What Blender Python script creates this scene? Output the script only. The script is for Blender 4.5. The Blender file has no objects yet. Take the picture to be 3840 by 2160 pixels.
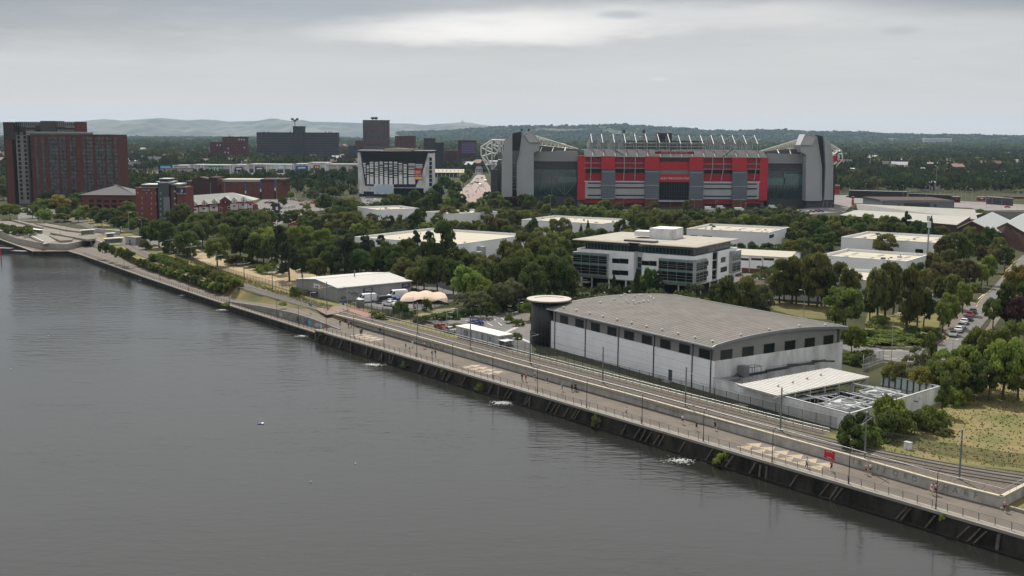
import bpy, math, random
import numpy as np
from mathutils import Vector, Matrix
random.seed(7); rng=np.random.default_rng(7)
S=bpy.context.scene; COL=S.collection
# ---------------------------------------------------------------- camera
F=4100.;CX=1920.;CY=1080.;HC=52.;YH=503.;ROLL=math.radians(0.3)
P=math.atan((CY-YH)/F)
cd=bpy.data.cameras.new('camera'); cam=bpy.data.objects.new('camera',cd); COL.objects.link(cam)
cd.sensor_width=36; cd.lens=36*F/3840; cd.clip_start=1; cd.clip_end=60000
_X=Vector((1,0,0)); _U=Vector((0,math.sin(P),math.cos(P))); _W=Vector((0,math.cos(P),-math.sin(P)))
_xc=math.cos(ROLL)*_X+math.sin(ROLL)*_U; _yc=-math.sin(ROLL)*_X+math.cos(ROLL)*_U
cam.matrix_world=Matrix(((_xc.x,_yc.x,-_W.x,0),(_xc.y,_yc.y,-_W.y,0),(_xc.z,_yc.z,-_W.z,HC),(0,0,0,1)))
S.camera=cam
# ---------------------------------------------------------------- light
SUN_EL=50.; SUN_AZ=101.   # azimuth of the sun in world xy, degrees from +x
sd=bpy.data.lights.new('sun','SUN'); sun=bpy.data.objects.new('sun',sd); COL.objects.link(sun)
sd.energy=5.0; sd.angle=math.radians(0.6); sd.color=(1,.95,.87)
_e=math.radians(SUN_EL);_a=math.radians(SUN_AZ)
sdir=Vector((math.cos(_e)*math.cos(_a),math.cos(_e)*math.sin(_a),math.sin(_e)))
sun.rotation_euler=sdir.to_track_quat('Z','Y').to_euler()
W=bpy.data.worlds.new('World'); S.world=W; W.use_nodes=True
nt=W.node_tree; nt.nodes.clear()
def nd(t,**k):
    n=nt.nodes.new(t)
    for a,b in k.items(): setattr(n,a,b)
    return n
def lk(a,b): nt.links.new(a,b)
def mth(op,a,b=None,c=None,clamp=False):
    n=nd('ShaderNodeMath',operation=op,use_clamp=clamp)
    for i,x in enumerate((a,b,c)):
        if x is None: continue
        if isinstance(x,(int,float)): n.inputs[i].default_value=x
        else: lk(x,n.inputs[i])
    return n.outputs[0]
out=nd('ShaderNodeOutputWorld'); bg=nd('ShaderNodeBackground'); bg.inputs[1].default_value=0.084
sky=nd('ShaderNodeTexSky',sky_type='NISHITA',sun_disc=False,sun_elevation=_e,sun_rotation=math.radians(90-SUN_AZ),air_density=1.2,dust_density=2.0,ozone_density=1.0,altitude=50)
tc=nd('ShaderNodeTexCoord'); sp=nd('ShaderNodeSeparateXYZ'); lk(tc.outputs['Generated'],sp.inputs[0])
X,Y,Z=sp.outputs
zc=mth('MAXIMUM',Z,0.0)
den=mth('ADD',zc,0.06)
cb=nd('ShaderNodeCombineXYZ'); lk(mth('DIVIDE',X,den),cb.inputs[0]); lk(mth('DIVIDE',Y,den),cb.inputs[1])
def noise(scale,detail,rough,vec,sx=1,sy=1,off=0):
    mp=nd('ShaderNodeMapping'); lk(vec,mp.inputs[0]); mp.inputs['Scale'].default_value=(sx,sy,1); mp.inputs['Location'].default_value=(off,off*.7,0)
    n=nd('ShaderNodeTexNoise'); lk(mp.outputs[0],n.inputs['Vector']); n.inputs['Scale'].default_value=scale; n.inputs['Detail'].default_value=detail; n.inputs['Roughness'].default_value=rough
    return n.outputs[0]
def ramp(f,stops):
    r=nd('ShaderNodeValToRGB'); e=r.color_ramp.elements
    while len(e)<len(stops): e.new(.5)
    for el,(p,c) in zip(e,stops):
        el.position=p; el.color=(c,c,c,1) if isinstance(c,(int,float)) else (*c,1)
    lk(f,r.inputs[0]); return r.outputs[0]
def mixc(f,a,b,mode='MIX'):
    m=nd('ShaderNodeMix',data_type='RGBA',blend_type=mode)
    if isinstance(f,(int,float)): m.inputs[0].default_value=f
    else: lk(f,m.inputs[0])
    for i,x in ((6,a),(7,b)):
        if isinstance(x,tuple): m.inputs[i].default_value=(*x,1)
        else: lk(x,m.inputs[i])
    return m.outputs[2]
# veil of high cloud (grey, thinner at the top where the blue shows), streaks, one long bright bank
n1=noise(.55,6,.58,cb.outputs[0],1,.9,3.1); n2=noise(1.6,8,.62,cb.outputs[0],.35,1,9.3)
el=mth('ARCSINE',Z); az=mth('ARCTAN2',X,Y)
veil=ramp(mth('ADD',mth('MULTIPLY',n1,.75),mth('MULTIPLY',n2,.35)),[(.30,.0),(.75,1.)])
low=ramp(Z,[(.0,1.),(.06,.9),(.125,.0),(.16,.25),(.28,1.),(.6,1.)])
base=mixc(low,(2.7,3.05,3.5),(6.25,6.25,6.1))
base=mixc(mth('MULTIPLY',veil,.5),base,(6.9,6.9,6.9))
base=mixc(ramp(Z,[(.0,.75),(.045,0.)]),base,(7.9,7.35,6.45))
base=mixc(ramp(Z,[(.22,0.),(.4,1.)]),base,(8.2,8.2,8.2))
# long bright bank: ellipse in azimuth / elevation broken up by noise
def ell(a0,e0,ra,re,amt,edge=.35,nz=n2):
    da=mth('DIVIDE',mth('SUBTRACT',az,a0),ra); de=mth('DIVIDE',mth('SUBTRACT',el,e0),re)
    d=mth('SQRT',mth('ADD',mth('MULTIPLY',da,da),mth('MULTIPLY',de,de)))
    d=mth('ADD',d,mth('MULTIPLY',mth('SUBTRACT',nz,.5),2.2))
    m=nd('ShaderNodeMapRange'); lk(d,m.inputs[0]); m.inputs[1].default_value=1+edge; m.inputs[2].default_value=1-edge; m.inputs[3].default_value=0; m.inputs[4].default_value=amt; m.interpolation_type='SMOOTHSTEP'
    return m.outputs[0]
n3=noise(9,7,.6,tc.outputs['Generated'],1,1,1.7)
n4=noise(14,8,.62,tc.outputs['Generated'],.5,.5,5.7)
n5=nd('ShaderNodeTexNoise'); mp5=nd('ShaderNodeMapping'); mp5.inputs['Scale'].default_value=(1,1,6); lk(tc.outputs['Generated'],mp5.inputs[0]); lk(mp5.outputs[0],n5.inputs['Vector']); n5.inputs['Scale'].default_value=7; n5.inputs['Detail'].default_value=8; n5.inputs['Roughness'].default_value=.62
n5=n5.outputs[0]
def AZ(px): return (px-1920)/4100
def EL(py): return (503-py)/4150
base=mixc(ell(AZ(1850),EL(115),.125,.013,.95,.5,n5),base,(9.9,9.6,9.2))
base=mixc(ell(AZ(2500),EL(75),.22,.010,.6,.7,n5),base,(8.7,8.55,8.3))
base=mixc(ell(AZ(3200),EL(140),.24,.03,.45,.8,n5),base,(6.9,6.85,6.8))
base=mixc(ell(AZ(350),EL(190),.26,.035,.35,.8,n5),base,(6.4,6.35,6.3))
base=mixc(ell(AZ(2330),EL(66),.02,.0035,.75,.6,n4),base,(4.6,4.9,5.2))
base=mixc(ell(AZ(3290),EL(138),.015,.0035,.8,.5,n4),base,(5.0,5.2,5.4))
base=mixc(ell(AZ(95),EL(150),.009,.0022,.8,.4,n4),base,(3.7,3.9,4.2))
base=mixc(ell(AZ(185),EL(155),.007,.0015,.5,.4,n4),base,(4.2,4.4,4.6))
base=mixc(ell(AZ(2455),EL(298),.008,.0012,.8,.4,n4),base,(7.2,7.1,7.0))
base=mixc(ell(AZ(3750),EL(30),.12,.015,.7,.7,n5),base,(2.9,3.2,3.5)); base=mixc(ell(AZ(100),EL(60),.16,.03,.6,.8,n5),base,(2.7,3.0,3.3)); base=mixc(ell(AZ(1150),EL(60),.12,.014,.5,.8,n5),base,(3.3,3.8,4.4))
n6=nd('ShaderNodeTexNoise'); mp6=nd('ShaderNodeMapping'); mp6.inputs['Scale'].default_value=(1,1,11); lk(tc.outputs['Generated'],mp6.inputs[0]); lk(mp6.outputs[0],n6.inputs['Vector']); n6.inputs['Scale'].default_value=4.2; n6.inputs['Detail'].default_value=9; n6.inputs['Roughness'].default_value=.66; n6.inputs['Distortion'].default_value=.3
base=mixc(mth('MULTIPLY',ramp(Z,[(.02,.25),(.08,1.)]),.55),base,mixc(n6.outputs[0],(.72,.74,.78),(1.28,1.26,1.22)),'MULTIPLY')
final=mixc(.95,sky.outputs[0],base)
lk(final,bg.inputs[0]); lk(bg.outputs[0],out.inputs[0])
S.view_settings.view_transform='Standard'; S.view_settings.look='None'; S.view_settings.gamma=1; S.view_settings.exposure=0.27
S.render.engine='CYCLES'
S.cycles.max_bounces=5; S.cycles.diffuse_bounces=2; S.cycles.glossy_bounces=3; S.cycles.transmission_bounces=3; S.cycles.volume_bounces=0; S.cycles.transparent_max_bounces=6
HAZE_D=2.9e-5
# ---------------------------------------------------------------- photo point -> place on the ground
GZ=1.5
def ray(px,py):
    x=(px-CX)/F; y=(CY-py)/F
    x,y=x*math.cos(ROLL)-y*math.sin(ROLL), x*math.sin(ROLL)+y*math.cos(ROLL)
    return (x, math.cos(P)+y*math.sin(P), -math.sin(P)+y*math.cos(P))
def G(px,py,z=GZ):
    d=ray(px,py); t=(z-HC)/d[2]; return Vector((d[0]*t,d[1]*t,z))
def proj(p):
    X,Y,Z=p[0],p[1],p[2]-HC
    yc=Y*math.sin(P)+Z*math.cos(P); dc=Y*math.cos(P)-Z*math.sin(P)
    x=X/dc;y=yc/dc; r=-ROLL; x,y=x*math.cos(r)-y*math.sin(r),x*math.sin(r)+y*math.cos(r)
    return (CX+x*F,CY-y*F)
def Hat(b,py):
    lo,hi=-50.,800.
    for _ in range(45):
        m=(lo+hi)/2
        if proj((b[0],b[1],m))[1]>py: lo=m
        else: hi=m
    return lo
def zz(ox,oy,s=3.386): return lambda x,y:(ox+x/s,oy+y/s)
class Fr:      # local frame: origin, unit u (along), unit v (away)
    def __init__(s,o,u,v=None):
        s.o=Vector((o[0],o[1])); s.u=Vector((u[0],u[1])).normalized()
        s.v=Vector((-s.u.y,s.u.x)) if v is None else Vector((v[0],v[1])).normalized()
    def p(s,x,y,z): q=s.o+s.u*x+s.v*y; return Vector((q.x,q.y,z))
    def px(s,px,py,y=0.):   # photo point on the vertical plane at depth y -> (x,z)
        d=ray(px,py); o=s.o+s.v*y
        # t*d.xy = o + u*a
        det=d[0]*(-s.u.y)-(-s.u.x)*d[1]
        t=(o.x*(-s.u.y)+s.u.x*o.y)/det; a=(d[0]*o.y-d[1]*o.x)/det
        a=-a if False else a
        q=Vector((d[0]*t,d[1]*t))-o
        return (q.dot(s.u), HC+d[2]*t)
def roof_frame(K,L,R,z):
    k,l,r=G(*K,z),G(*L,z),G(*R,z)
    u=Vector((l.x-k.x,l.y-k.y)); w=Vector((r.x-k.x,r.y-k.y))
    un=u.normalized(); vn=Vector((-un.y,un.x)); 
    if vn.dot(w)<0: vn=-vn
    return Fr((k.x,k.y),un,vn),u.length,w.dot(vn)
# ---------------------------------------------------------------- mesh builder
class MB:
    def __init__(s): s.v=[];s.f=[];s.m=[];s.cm=0
    def add(s,vs,fs):
        n=len(s.v); s.v+= [tuple(a) for a in vs]; s.f+=[tuple(i+n for i in f) for f in fs]; s.m+=[s.cm]*len(fs); return s
    def poly(s,pts): return s.add(pts,[tuple(range(len(pts)))])
    def hexa(s,b,t):  # b,t: 4 points each
        return s.add(list(b)+list(t),[(3,2,1,0),(4,5,6,7),(0,1,5,4),(1,2,6,5),(2,3,7,6),(3,0,4,7)])
    def box(s,fr,x0,x1,y0,y1,z0,z1):
        q=[(x0,y0),(x1,y0),(x1,y1),(x0,y1)]
        return s.hexa([fr.p(a,b,z0) for a,b in q],[fr.p(a,b,z1) for a,b in q])
    def prism(s,pts,z0,z1):
        n=len(pts); b=[(p[0],p[1],z0) for p in pts]; t=[(p[0],p[1],z1) for p in pts]
        return s.add(b+t,[tuple(range(n))[::-1],tuple(range(n,2*n))]+[(i,(i+1)%n,(i+1)%n+n,i+n) for i in range(n)])
    def outline(s,fr,xz,y0,y1):  # polygon in facade plane given thickness
        n=len(xz); b=[fr.p(x,y0,z) for x,z in xz]; t=[fr.p(x,y1,z) for x,z in xz]
        return s.add(b+t,[tuple(range(n)),tuple(range(n,2*n))[::-1]]+[(i,(i+1)%n,(i+1)%n+n,i+n) for i in range(n)])
    def tube(s,a,b,r,n=5,r2=None):
        a=Vector(a);b=Vector(b);d=b-a
        if d.length<1e-6: return s
        r2=r if r2 is None else r2
        q=d.to_track_quat('Z','Y'); vs=[]
        for (c,rr) in ((a,r),(b,r2)):
            for i in range(n):
                t=2*math.pi*i/n; vs.append(c+q@Vector((rr*math.cos(t),rr*math.sin(t),0)))
        return s.add(vs,[(i,(i+1)%n,(i+1)%n+n,i+n) for i in range(n)]+[tuple(range(n))[::-1],tuple(range(n,2*n))])
    def path(s,pts,r,n=5):
        for a,b in zip(pts,pts[1:]): s.tube(a,b,r,n)
        return s
    def lathe(s,c,prof,n=24):
        vs=[];fs=[]
        for r,z in prof:
            for i in range(n):
                t=2*math.pi*i/n; vs.append((c[0]+r*math.cos(t),c[1]+r*math.sin(t),c[2]+z))
        for k in range(len(prof)-1):
            for i in range(n): fs.append((k*n+i,k*n+(i+1)%n,(k+1)*n+(i+1)%n,(k+1)*n+i))
        fs.append(tuple(range(n))[::-1]); fs.append(tuple(range((len(prof)-1)*n,len(prof)*n)))
        return s.add(vs,fs)
    def build(s,name,mat,parent=None,smooth=False,**props):
        o0=Vector((0,0,0)); q=parent
        while q is not None: o0=o0+q.location; q=q.parent
        me=bpy.data.meshes.new(name)
        me.from_pydata([(a[0]-o0.x,a[1]-o0.y,a[2]-o0.z) for a in s.v],[],s.f)
        for m in (mat if isinstance(mat,(list,tuple)) else [mat]): me.materials.append(m)
        if isinstance(mat,(list,tuple)): me.polygons.foreach_set('material_index',s.m)
        if smooth: me.polygons.foreach_set('use_smooth',[True]*len(me.polygons))
        me.update(); o=bpy.data.objects.new(name,me); COL.objects.link(o); o.parent=parent
        for k,v in props.items(): o[k]=v
        return o
def tag(o,label,cat,group=None,kind=None):
    o['label']=label; o['category']=cat
    if group: o['group']=group
    if kind: o['kind']=kind
    return o
def thing(name,label,cat,loc,group=None):
    o=bpy.data.objects.new(name,None); COL.objects.link(o); o.location=(loc[0],loc[1],loc[2] if len(loc)>2 else GZ)
    o.empty_display_size=.5; return tag(o,label,cat,group)
def dup(root,loc,rz=0.,label=None,group=None,scale=None):
    r=root.copy(); COL.objects.link(r); r.location=loc; r.rotation_euler=(0,0,rz)
    if scale: r.scale=scale if not isinstance(scale,(int,float)) else (scale,)*3
    if label: r['label']=label
    if group: r['group']=group
    def rec(a,b):
        for ch in a.children:
            c=ch.copy(); COL.objects.link(c); c.parent=b; rec(ch,c)
    rec(root,r); return r
def sheet(name,pts,z,mat,kind='structure',label=None):
    m=MB(); m.poly([(p[0],p[1],z) for p in pts]); o=m.build(name,mat,kind=kind)
    if label: o['label']=label; o['category']=name.replace('_',' ')
    return o
# ---------------------------------------------------------------- materials
def mat(name,col,rough=.8,spec=.3,metal=0.,nz=None,col2=None,bump=0.,coord='Object',stretch=None,detail=4,rnd=None,emit=None,trans=0.,hi=.65,lo=.35):
    m=bpy.data.materials.new(name); m.use_nodes=True; t=m.node_tree; b=t.nodes['Principled BSDF']
    b.inputs['Base Color'].default_value=(*col,1); b.inputs['Roughness'].default_value=rough; b.inputs['Specular IOR Level'].default_value=spec; b.inputs['Metallic'].default_value=metal
    N=t.nodes.new; L=t.links.new; c=None
    if nz:
        tcx=N('ShaderNodeTexCoord'); no=N('ShaderNodeTexNoise'); no.inputs['Scale'].default_value=nz; no.inputs['Detail'].default_value=detail; no.inputs['Roughness'].default_value=.6
        src=tcx.outputs[coord]
        if stretch:
            mp=N('ShaderNodeMapping'); mp.inputs['Scale'].default_value=stretch; L(src,mp.inputs[0]); src=mp.outputs[0]
        L(src,no.inputs['Vector'])
        if col2 is not None:
            mr=N('ShaderNodeMapRange'); L(no.outputs[0],mr.inputs[0]); mr.inputs[1].default_value=lo; mr.inputs[2].default_value=hi
            mx=N('ShaderNodeMix'); mx.data_type='RGBA'; L(mr.outputs[0],mx.inputs[0]); mx.inputs[6].default_value=(*col,1); mx.inputs[7].default_value=(*col2,1)
            c=mx.outputs[2]
        if bump:
            bu=N('ShaderNodeBump'); bu.inputs['Strength'].default_value=bump; bu.inputs['Distance'].default_value=.1; L(no.outputs[0],bu.inputs['Height']); L(bu.outputs[0],b.inputs['Normal'])
    if rnd is not None:
        oi=N('ShaderNodeObjectInfo'); hs=N('ShaderNodeHueSaturation')
        if c is not None: L(c,hs.inputs['Color'])
        else: hs.inputs['Color'].default_value=(*col,1)
        for inp,(a0,a1) in zip(('Hue','Value'),rnd):
            mr=N('ShaderNodeMapRange'); mr.inputs[3].default_value=a0; mr.inputs[4].default_value=a1
            if inp=='Hue':
                w=N('ShaderNodeTexWhiteNoise'); w.noise_dimensions='1D'; L(oi.outputs['Random'],w.inputs['W']); L(w.outputs['Value'],mr.inputs[0])
            else: L(oi.outputs['Random'],mr.inputs[0])
            L(mr.outputs[0],hs.inputs[inp])
        c=hs.outputs[0]
    if c is not None: L(c,b.inputs['Base Color'])
    if emit: b.inputs['Emission Color'].default_value=(*col,1); b.inputs['Emission Strength'].default_value=emit
    m.diffuse_color=(*col,1)
    return m
def ribs(m,scale,axis='X',amt=.5,dist=.05):   # add fine corrugation bump
    t=m.node_tree; b=t.nodes['Principled BSDF']; N=t.nodes.new; L=t.links.new
    tcx=N('ShaderNodeTexCoord'); w=N('ShaderNodeTexWave'); w.wave_type='BANDS'; w.bands_direction=axis; w.inputs['Scale'].default_value=scale
    L(tcx.outputs['Object'],w.inputs['Vector']); bu=N('ShaderNodeBump'); bu.inputs['Strength'].default_value=amt; bu.inputs['Distance'].default_value=dist
    L(w.outputs['Fac'],bu.inputs['Height']); L(bu.outputs[0],b.inputs['Normal']); return m
asphalt=mat('asphalt',(.095,.092,.090),.9,.2,nz=.5,col2=(.135,.128,.12),bump=.2,detail=10)
concrete=mat('concrete',(.25,.235,.21),.95,.08,nz=.5,col2=(.22,.205,.18),detail=8)
paving=mat('paving',(.145,.125,.105),.92,.1,nz=.25,col2=(.115,.10,.085),detail=10)
paver_light=mat('paver_light',(.36,.29,.20),.85,.2,nz=2,col2=(.30,.24,.17))
paver_dark=mat('paver_dark',(.125,.11,.098),.85,.2,nz=2,col2=(.15,.13,.115))
whitep=mat('white_paint',(.75,.75,.73),.6,.3,nz=3,col2=(.6,.6,.57))
yellowp=mat('yellow_paint',(.55,.36,.08),.7,.3,nz=3,col2=(.4,.3,.1))
grass=mat('grass',(.085,.10,.035),.95,.1,nz=.12,col2=(.22,.17,.085),detail=12,bump=.4)
drygrass=mat('dry_grass',(.10,.11,.04),.95,.1,nz=.14,col2=(.20,.155,.075),detail=14,bump=.6)
soil=mat('soil',(.028,.036,.016),.95,.05,nz=.08,col2=(.06,.06,.032),detail=12)
sand=mat('sandy_ground',(.35,.27,.17),.95,.1,nz=.15,col2=(.22,.18,.11),detail=12)
ballast=mat('ballast',(.075,.063,.052),.95,.1,nz=2.5,col2=(.135,.115,.095),detail=10,bump=.6)
railst=mat('rail_steel',(.03,.024,.02),.55,.4,metal=.3)
railtop=mat('rail_head',(.13,.12,.11),.5,.4,metal=.3)
quay=mat('quay_wall',(.012,.012,.010),.9,.15,nz=.5,col2=(.05,.046,.038),detail=12,stretch=(1,1,.35),bump=.8)
timber=mat('weathered_timber',(.13,.115,.095),.9,.2,nz=1.5,col2=(.07,.062,.05),detail=8)
black=mat('black_metal',(.018,.018,.02),.5,.4)
dgrey=mat('dark_grey',(.045,.048,.052),.6,.4,nz=.5,col2=(.06,.063,.068))
mgrey=mat('mid_grey_panel',(.15,.16,.17),.55,.4,nz=.15,col2=(.175,.185,.2))
lgrey=mat('light_grey_metal',(.38,.39,.40),.5,.4,nz=.4,col2=(.30,.31,.32))
galv=mat('galvanised',(.42,.43,.43),.45,.4,metal=.2,nz=1.5,col2=(.30,.31,.31))
white=mat('white_cladding',(.80,.81,.82),.5,.4,nz=.12,col2=(.70,.71,.72),detail=8)
whited=mat('weathered_white',(.72,.73,.74),.6,.3,nz=.35,col2=(.42,.42,.41),detail=12,stretch=(1,1,.3))
cream=mat('cream_roof',(.40,.37,.305),.95,.05,nz=.15,col2=(.40,.37,.30),detail=10)
brick=mat('red_brick',(.17,.062,.045),.9,.15,nz=.7,col2=(.115,.05,.04),detail=8)
brickd=mat('dark_brick',(.085,.045,.04),.9,.15,nz=.5,col2=(.055,.032,.03),detail=8)
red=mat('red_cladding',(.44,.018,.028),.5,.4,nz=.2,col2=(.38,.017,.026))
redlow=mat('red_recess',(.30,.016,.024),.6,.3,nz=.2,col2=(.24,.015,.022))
glass=mat('dark_glass',(.008,.012,.014),.2,.22)
glassg=mat('green_glass',(.02,.05,.05),.10,.8,nz=.25,col2=(.015,.03,.035))
glasst=mat('teal_glass',(.06,.17,.155),.15,.8,nz=.5,col2=(.035,.10,.10))
navy=mat('navy',(.02,.03,.075),.5,.4)
steelw=mat('white_steel',(.62,.63,.62),.5,.4)
steelc=mat('cream_steel',(.55,.54,.47),.5,.4)
green_sign=mat('green_sign',(.02,.17,.075),.5,.3)
blue_sign=mat('blue_sign',(.03,.10,.32),.5,.3)
paleb=mat('pale_blue',(.45,.58,.68),.5,.3)
orange=mat('orange',(.55,.14,.04),.6,.3)
cyan=mat('cyan_canopy',(.10,.42,.62),.6,.3)
purple=mat('purple',(.10,.07,.16),.5,.3)
# text as a mesh
def text_mesh(name,s,size,mtl,origin,u,up,depth,parent=None,align='CENTER',**props):
    cu=bpy.data.curves.new(name,'FONT'); cu.body=s; cu.size=size; cu.align_x=align; cu.align_y='CENTER'; cu.extrude=depth; cu.resolution_u=2
    ob=bpy.data.objects.new(name+'_tmp',cu); COL.objects.link(ob)
    dg=bpy.context.evaluated_depsgraph_get(); me=bpy.data.meshes.new_from_object(ob.evaluated_get(dg))
    bpy.data.objects.remove(ob); bpy.data.curves.remove(cu)
    u=Vector(u).normalized(); up=Vector(up).normalized(); n=u.cross(up)
    o0=Vector((0,0,0)); q=parent
    while q is not None: o0=o0+q.location; q=q.parent
    M=Matrix(((u.x,up.x,n.x,origin[0]-o0.x),(u.y,up.y,n.y,origin[1]-o0.y),(u.z,up.z,n.z,origin[2]-o0.z),(0,0,0,1)))
    me.transform(M); me.materials.clear(); me.materials.append(mtl); me.name=name
    o=bpy.data.objects.new(name,me); COL.objects.link(o); o.parent=parent
    for k,v in props.items(): o[k]=v
    return o
def windows(parent,fr,xs,zs,w,h,y,mtl,frame=None,keep=None,name='window',lim=100,proud=.03,shallow=.25):
    # one part per window (up to lim), the rest as one part
    n=0; rest=MB()
    for z in zs:
        for x in xs:
            if keep and not keep(x,z): continue
            m=MB() if n<lim else rest
            if frame is not None: m.cm=0; m.box(fr,x-w/2-.12,x+w/2+.12,y-proud,y+shallow,z-.12,z+h+.12); m.cm=1; m.box(fr,x-w/2,x+w/2,y-proud-.03,y,z,z+h)
            else: m.box(fr,x-w/2,x+w/2,y-proud,y+shallow,z,z+h)
            if n<lim: m.build(name,[frame,mtl] if frame is not None else mtl,parent)
            n+=1
    if rest.v: rest.build(name,[frame,mtl] if frame is not None else mtl,parent,kind='stuff')
# ================================================================ water, ground, quay
C=Fr((-18.3,246.8),(.625,-.780)); C.v=Vector((.780,.625))     # canal frame: s along the quay, t landwards
WZ=-2.9
wm=bpy.data.materials.new('canal_water'); wm.use_nodes=True; t=wm.node_tree; b=t.nodes['Principled BSDF']
b.inputs['Base Color'].default_value=(.014,.0145,.012,1); b.inputs['Roughness'].default_value=.13; b.inputs['IOR'].default_value=1.55; b.inputs['Specular IOR Level'].default_value=.5
tx=t.nodes.new('ShaderNodeTexCoord')
def wn(scale,sx,sy,detail,rot=0.,rough=.55,dist=0.):
    mp=t.nodes.new('ShaderNodeMapping'); mp.inputs['Scale'].default_value=(sx,sy,1); mp.inputs['Rotation'].default_value=(0,0,rot); t.links.new(tx.outputs['Object'],mp.inputs[0])
    n=t.nodes.new('ShaderNodeTexNoise'); n.inputs['Scale'].default_value=scale; n.inputs['Detail'].default_value=detail; n.inputs['Roughness'].default_value=rough; n.inputs['Distortion'].default_value=dist; t.links.new(mp.outputs[0],n.inputs['Vector']); return n.outputs[0]
def tm(op,a,b_):
    n=t.nodes.new('ShaderNodeMath'); n.operation=op
    for i,x in enumerate((a,b_)):
        if isinstance(x,(int,float)): n.inputs[i].default_value=x
        else: t.links.new(x,n.inputs[i])
    return n.outputs[0]
patch=wn(.013,1,1.6,3,.3); pr=t.nodes.new('ShaderNodeMapRange'); t.links.new(patch,pr.inputs[0]); pr.inputs[1].default_value=.36; pr.inputs[2].default_value=.62; pr.inputs[3].default_value=.25; pr.inputs[4].default_value=1.05
h=tm('ADD',tm('ADD',tm('MULTIPLY',wn(.15,1,3.,3,.12,.55,.5),1.9),tm('MULTIPLY',wn(.42,1,2.4,3,.1,.5,.4),.8)),tm('MULTIPLY',wn(1.7,1,1.8,3,-.15),.10))
bu=t.nodes.new('ShaderNodeBump'); bu.inputs['Distance'].default_value=.18; t.links.new(tm('MULTIPLY',pr.outputs[0],.42),bu.inputs['Strength']); t.links.new(h,bu.inputs['Height']); t.links.new(bu.outputs[0],b.inputs['Normal'])
sheet('water',[(-2500,-400),(1200,-400),(1200,900),(-2500,900)],WZ,wm)
# quay edge: lower quay on the left (ZL), raised promenade from s=-53 onwards (z 0)
ZL=-1.2
Qpx=[(0,897),(38,910),(127,942),(258,941),(310,956),(407,990),(560,1044),(760,1111),(837,1136)]
Q=[G(-420,800,ZL),G(-200,850,ZL)]+[G(*p,ZL) for p in Qpx]+[C.p(-53,.3,0),C.p(-53,-1.3,0),C.p(160,-.2,0)]
wallb=[G(*p,0.) for p in [(1257,1202),(1334,1220),(1561,1285),(1760,1344),(2089,1436),(2408,1524),(2760,1625),(3080,1716),(3269,1772),(3500,1840),(3756,1906)]]
WE=wallb[-1]                      # end corner of the retaining wall
corner_top=G(3840,1826,GZ); cdir=Vector((corner_top.x-WE.x,corner_top.y-WE.y)).normalized()
far_c=(WE.x+cdir.x*60,WE.y+cdir.y*60)
inner=[(-420,795),(-200,838),(0,868),(60,892),(150,905),(250,905),(330,918),(430,955),(560,998),(700,1045),(800,1078)]
innerL=[Vector((*G(*p,GZ)[:2],ZL)) for p in [(-420,795),(-200,838),(0,870),(60,893),(150,911),(250,916)]]+[G(*p,ZL) for p in inner[6:]]+[C.p(-121,7.6,ZL)]
xy=lambda p:(p[0],p[1])
prom=[C.p(-53,-1.3,0),C.p(160,-.2,0),C.p(165,7.6,0),C.p(132.5,7.6,0)]+wallb[::-1][:-1]+[C.p(-49,9.8,0),C.p(-49,4.4,0),C.p(-53,4.4,0)]
sheet('promenade',[xy(p) for p in prom],0.0,paving)
sheet('lower_promenade',[xy(q) for q in Q[:-3]]+[xy(C.p(-53,.3,0)),xy(C.p(-53,4.0,0)),xy(C.p(-121,4.0,0))]+[xy(w) for w in innerL[::-1]],ZL,paving)
bankT=[Vector((w.x+(1.3 if n_>5 else .1),w.y+(2.6 if n_>5 else .2))) for n_,w in enumerate(innerL[:-1])]+[Vector(C.p(-121,10.4,0)[:2])]
land=[(w.x,w.y) for w in bankT]+[xy(C.p(-96,10.4,0)),xy(C.p(-64,10.6,0))]+[(w.x+.2,w.y+.2) for w in wallb]+[far_c,(400,180),(26000,-2000),(26000,30000),(-26000,30000),(-26000,-1500),(bankT[0].x-2500,bankT[0].y+900)]
sheet('ground',land,GZ,soil)
SP=[-121,-108,-96,-85,-75,-64,-57,-49]
def pz(s_): return float(np.interp(s_,[-121,-96,-75,-62,-49],[ZL+.02,.35,1.05,.75,.02]))
def tr_(s_): return float(np.interp(s_,[-121,-96,-75,-61.7,-49],[7.6,8.8,9.6,10.0,9.8]))
m=MB()
ms_=MB()
for k_,(a,b_,c,d) in enumerate(zip(innerL,innerL[1:],bankT,bankT[1:])):
    if k_>6: m.poly([(a.x,a.y,ZL),(b_.x,b_.y,ZL),(d.x,d.y,GZ),(c.x,c.y,GZ)]); continue
    for r_ in range(5):
        f0,f1=r_/5,(r_+1)/5; z0,z1=ZL+(GZ-ZL)*f0,ZL+(GZ-ZL)*f1; L=lambda p,t_,f:(p.x+(t_.x-p.x)*f,p.y+(t_.y-p.y)*f)
        ms_.poly([(*L(a,c,f0),z0),(*L(b_,d,f0),z0),(*L(b_,d,f0),z1),(*L(a,c,f0),z1)]); ms_.poly([(*L(a,c,f0),z1),(*L(b_,d,f0),z1),(*L(b_,d,f1),z1),(*L(a,c,f1),z1)])
tag(ms_.build('quay_steps',mat('step_concrete',(.34,.32,.28),.9,.1,nz=.5,col2=(.27,.25,.22))),'pale wide steps from the tram stop down to the lower quay','steps')
for a,b_ in zip(SP[:-2],SP[1:-1]): m.poly([C.p(a,tr_(a),pz(a)),C.p(b_,tr_(b_),pz(b_)),C.p(b_,10.6,GZ),C.p(a,10.4,GZ)])
m.build('grass_bank',drygrass,kind='structure')
sheet('grass_verge',[C.p(132.5,7.6,0)[:2],C.p(165,7.6,0)[:2],C.p(220,60,0)[:2],far_c,(WE.x,WE.y)],0.03,drygrass)
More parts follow.
